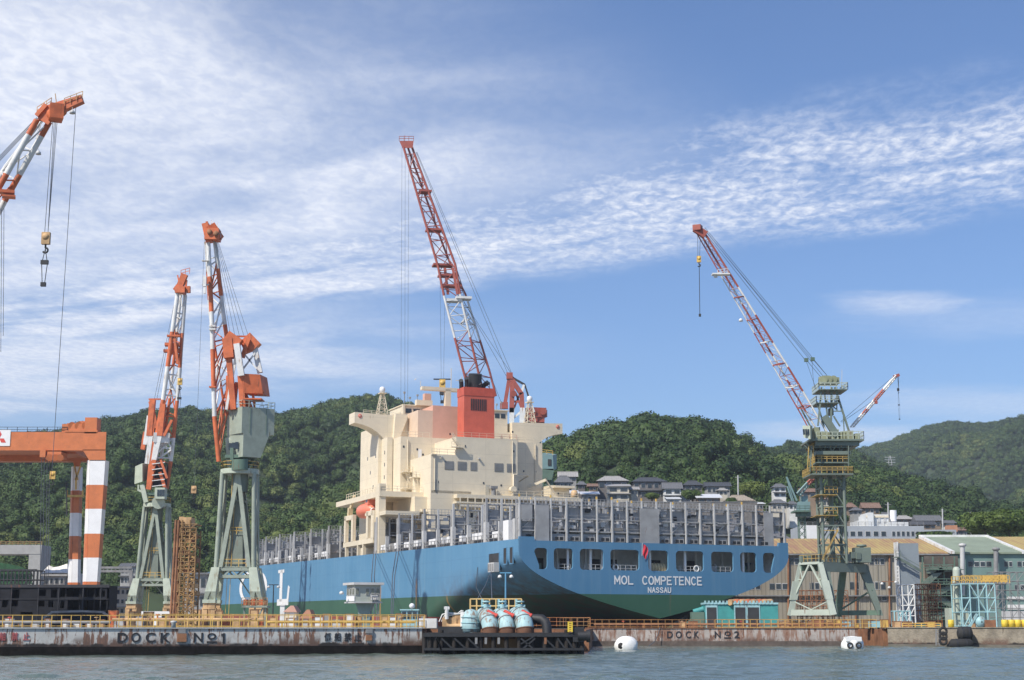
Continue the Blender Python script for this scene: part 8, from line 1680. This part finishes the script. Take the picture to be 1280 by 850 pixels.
drum(1187, 192, .38, 1.0, M_by, 'single yellow drum standing just left of the thick vent pipe foot', 'yellow drums on the right quay')
def crate(px, Y, w, h_, m_, label, cat='crate', grp=None, name='crate'):
    x = Q(px, 1, Y).x; t = Thing(name, label, cat, Vector((x, Y, GZ)), 0, grp); rnd = random.Random(px * 7); mb = MB(); mb.bx(x - w / 2, x + w / 2, Y, Y + w * .8, GZ + .12, GZ + h_); t.part('box', mb, m_); mb = MB()
    for k in (-1, 1): mb.bx(x + k * w * .38 - .06, x + k * w * .38 + .06, Y - .05, Y + w * .8 + .05, GZ, GZ + .12); mb.bx(x + k * w * .46 - .05, x + k * w * .46 + .05, Y - .05, Y - .004, GZ + .12, GZ + h_ + .04)
    mb.bx(x - w / 2 - .04, x + w / 2 + .04, Y - .04, Y + w * .8, GZ + h_ + .003, GZ + h_ + .07); t.part('frame', mb, M_rusty)
def ordn(i): return ['first', 'second', 'third', 'fourth', 'fifth', 'sixth', 'seventh', 'eighth', 'ninth', 'tenth', 'eleventh', 'twelfth', 'thirteenth', 'fourteenth', 'fifteenth', 'sixteenth', 'seventeenth', 'eighteenth', 'nineteenth', 'twentieth'][i]
rnd = random.Random(11)
xs_ = sorted([142, 150, 158, 166, 175, 186, 203, 212, 238, 247, 258, 266, 274, 283, 296, 308, 318, 326]); 
for i, px in enumerate(xs_): crate(px, 196 + rnd.uniform(-8, 10), rnd.uniform(.7, 1.5), rnd.uniform(.9, 2.3), rnd.choice((M_tan, M_tan, M_rusty, M_orange, M_greyl)), f'{ordn(i)} from the left of the boxes at the feet of the left cranes', 'box', 'boxes at the feet of the left cranes')
xs_ = [342, 364, 382, 399, 409, 421, 437, 449, 481, 491, 499, 529]
for i, px in enumerate(xs_): crate(px, 152 + rnd.uniform(-3, 6), rnd.uniform(.5, 1.0), rnd.uniform(.7, 1.45), rnd.choice((M_white, M_tan, M_greyl, M_white, M_hatch)), f'{ordn(i)} from the left of the small boxes by the control cabin', 'box', 'boxes around the control cabin')
xs_ = [12, 28, 45, 61, 83, 97, 113, 128]
for i, px in enumerate(xs_): crate(px, 142 + rnd.uniform(-1, 4), rnd.uniform(.4, .8), rnd.uniform(.5, .95), rnd.choice((M_white, M_tan, M_hatch, M_greyl)), f'{ordn(i)} from the left of the low boxes in front of the black hull block', 'box', 'boxes before the hull block')
xs_ = [853, 866, 979, 990, 1001, 1012, 1022, 1033, 1047, 1058, 1070, 1084, 1093, 1105, 1120, 1133, 1149, 1162, 1172, 1214]
for i, px in enumerate(xs_): crate(px, 203 + rnd.uniform(-1, 5) if px < 1095 else 199, rnd.uniform(.5, 1.5), rnd.uniform(.5, 1.2), rnd.choice((M_yellow, M_rusty, M_tan, M_cyan, M_dgreen, M_scaf)), f'{ordn(i)} from the left of the small boxes around the right crane', 'box', 'boxes around the right crane')
for i_, (pa, pb, Yp, z_, m_, lab) in enumerate(((-40, 140, 137, .55, M_hatch, 'long grey service pipe on low stands behind the wall, left of the letter D'), (142, 330, 139, .8, M_tan, 'long tan service pipe on low stands behind the wall at the left cranes'), (335, 520, 142, .6, M_yellow, 'long yellow service pipe on low stands behind the wall near the control cabin'), (742, 1060, 203.5, .5, M_rusty, 'long rusty service pipe on low stands behind the DOCK Nº2 wall'))):
    a, b = Q(pa, 1, Yp), Q(pb, 1, Yp); a.z = b.z = GZ + z_; t = Thing('service_pipe', lab, 'pipe', Vector((a.x, Yp, GZ))); t.part('pipe', MB().tube(a, b, .13, 8), m_)
    n_ = int((b - a).length / 2.4)
    for k in range(n_):
        p = lerp(a, b, (k + .5) / n_); t.part('stand', MB().bx(p.x - .07, p.x + .07, p.y - .1, p.y + .1, GZ, p.z - .13), m_)
        if k % 3 == 1: t.part('valve', MB().lathe(p + Vector((0, 0, .42)), [(.04, -.05), (.2, -.03), (.2, .03), (.04, .05)], 10).tube(p, p + Vector((0, 0, .4)), .05, 6), M_redm if k % 2 else M_tan)
# equipment rack on the green trestle right of the tallest left crane
t = Thing('equipment_stand', 'green trestle carrying rusty orange gear at the foot of the tallest left crane', 'stand', Vector((Q(318, 1, 205).x, 205, GZ))); a, b = Q(302, 757, 205), Q(334, 757, 205); mb = MB(); mb.bx(a.x, b.x, 205, 208, a.z - .25, a.z); [mb.bar((x, 205.5, GZ), (x, 205.5, a.z), .2) for x in (a.x + .3, (a.x + b.x) / 2, b.x - .3)]; mb.bar((a.x + 1.5, 205.4, GZ), (b.x - .6, 205.4, a.z - .2), .18); t.part('trestle', mb, M_green)
for i in range(6): p = lerp(a, b, (i + .6) / 6.5); t.part('gear', MB().box((p.x, 206.3, a.z + .45), (.5, 1, rnd.uniform(.5, .9))), M_rusty if i % 2 else M_orange)
mb = MB(); rail_in(mb, (a.x, 205, a.z), (b.x, 205, a.z), 1.0, .5, .04); t.part('railing', mb, M_tan)
t = Thing('cyan_machine', 'pale cyan round valve machine on the quay before the large cyan frame', 'machine', Vector((Q(1226, 1, 196).x, 196, GZ))); mb = MB(); x = Q(1224, 1, 196).x; mb.lathe((x, 196, GZ + .8), [(.1, -.5), (.62, -.4), (.7, 0), (.62, .4), (.1, .5)], 16, 'Y'); mb.lathe((x + 1.5, 196.5, GZ + .6), [(.1, -.4), (.5, -.3), (.5, .3), (.1, .4)], 14, 'Y'); mb.bar((x - 1.6, 196, GZ), (x - .4, 196, GZ + 1.8), .3); t.part('casing', mb, M_cyan); t.part('motor', MB().box((x + 1.0, 195.6, GZ + .6), (1.3, 1, .9)), M_rusty)
railing(Q(1128, 784, 197), Q(1176, 784, 196), 'low black and yellow barrier on the concrete quay below the white frame', .5, .8, M_yellow, None, .05, (1, .4)); railing(Q(700, 783, 203), Q(737, 783, 203), 'short rusty railing on the quay at the left end of the DOCK Nº2 wall', 1.1, .8, M_scaf)
bollx = Thing('bollard', 'small pale grey bollard on the grey wall beside the letter K of DOCK', 'bollard', Q(217, 783, 132)); c_ = Q(217, 781, 132.4); bollx.part('post', MB().lathe(c_, [(0, -.25), (.22, -.25), (.18, .1), (.28, .2), (.28, .32), (0, .36)], 12), M_greyl)
t = Thing('quay_ladder', 'pale vertical rubbing strips and ladder on the concrete quay at the right', 'ladder', Q(1171, 800, 190.8)); mb = MB(); [mb.bar(Q(px, 786, 190.6), Q(px, 807, 190.6), .12) for px in (1170, 1174)]; [mb.bar(Q(1170, 788 + i * 2.4, 190.6), Q(1174, 788 + i * 2.4, 190.6), .08) for i in range(8)]; t.part('frame', mb, M_hatch)

# ------------------------------------------------------------------ single trees that stand apart from the forest
def tree(px, pyt, pyb, Y, r, label, m_=M_leaf, seed=1, cat='tree', name='broadleaf_tree'):
    base = Q(px, pyb, Y); top = Q(px, pyt, Y).z; t = Thing(name, label, cat, base, 0); h_ = top - base.z; rnd = random.Random(seed)
    mb = MB(); mb.tube(base - Vector((0, 0, 2)), base + Vector((0, 0, h_ * .5)), .35, 8, 0, .2)
    for k in range(4): a = rnd.uniform(0, 6.28); mb.tube(base + Vector((0, 0, h_ * .35)), base + Vector((r * .5 * math.cos(a), r * .5 * math.sin(a), h_ * .7)), .16, 6, 0, .06)
    t.part('trunk', mb, M_trunk); cm = MB()
    nb_ = 6
    for k in range(nb_):
        src = crown_mesh(seed * 10 + k, 1100, .35); s_ = r * rnd.uniform(.5, .68); a = k * 6.28 / nb_ + rnd.uniform(-.4, .4); rr_ = r * rnd.uniform(.15, .5); o_ = base + Vector((rr_ * math.cos(a), rr_ * math.sin(a), h_ * rnd.uniform(.55, .78)))
        cm.add([(o_.x + v[0] * s_, o_.y + v[1] * s_, min(o_.z + v[2] * s_ * .9, top)) for v in src.v], src.f)
    t.part('crown', cm, m_); return t
tree(1233, 641, 680, 330, 5.6, 'large bright green round tree behind the pale green roof', M_leafl, 3)
tree(1263, 638, 682, 350, 6.5, 'bright green tree at the right edge behind the large round one', M_leafl, 4)
tree(1171, 665, 680, 335, 4.6, 'low dark green bush tree in front of the long pale block', M_leaf, 5)
tree(1153, 639, 665, 440, 4.4, 'dark tree behind the blue grey roofed house', M_leaf, 6)
tree(866, 612, 632, 428, 3.0, 'dark green garden tree right of the tall white fronted house', M_leaf, 7)
tree(815, 616, 630, 424, 2.4, 'small yellow green garden tree before the wide dark house', M_leafl, 8)
tree(1045, 640, 665, 400, 4.0, 'dark green tree seen through the right crane tower', M_leaf, 9)
tree(940, 602, 632, 436, 4.4, 'light green tree above the tan tiled house', M_leafl, 10)
tree(914, 622, 636, 416, 2.2, 'small round green bush in front of the tan tiled house', M_leaf, 12, 'bush', 'garden_bush')
# power pylon far up the right hill
t = Thing('power_pylon', 'thin white lattice power pylon standing in the forest on the right hill', 'pylon', Q(1113, 584, 1150)); mb = MB(); a = Q(1113, 586, 1150); z1 = Q(1113, 570, 1150).z
for s2 in (-1, 1): mb.bar((a.x + s2 * 2.4, a.y, a.z - 4), (a.x + s2 * .4, a.y, z1), .35)
for k in range(4): z = lerp(a.z, z1, .3 + k * .2); mb.bar((a.x - 4, a.y, z), (a.x + 4, a.y, z), .3)
t.part('tower', mb, M_greyl)

# ------------------------------------------------------------------ the air: one pale closed volume round everything
HAZE = 0.00014
if HAZE:
    mb = MB(); mb.bx(-4200, 4200, -650, 5300, -12.5, 345); m = bpy.data.materials.new('haze_air'); m.use_nodes = True; nt = m.node_tree; nt.nodes.clear()
    o_ = N(nt, 'ShaderNodeOutputMaterial'); v_ = N(nt, 'ShaderNodeVolumePrincipled'); v_.inputs['Color'].default_value = (.80, .88, 1.0, 1); v_.inputs['Density'].default_value = HAZE; v_.inputs['Anisotropy'].default_value = .2
    nt.links.new(v_.outputs[0], o_.inputs['Volume']); struct('haze', mb, m, 'stuff')
    S.cycles.volume_bounces = 0
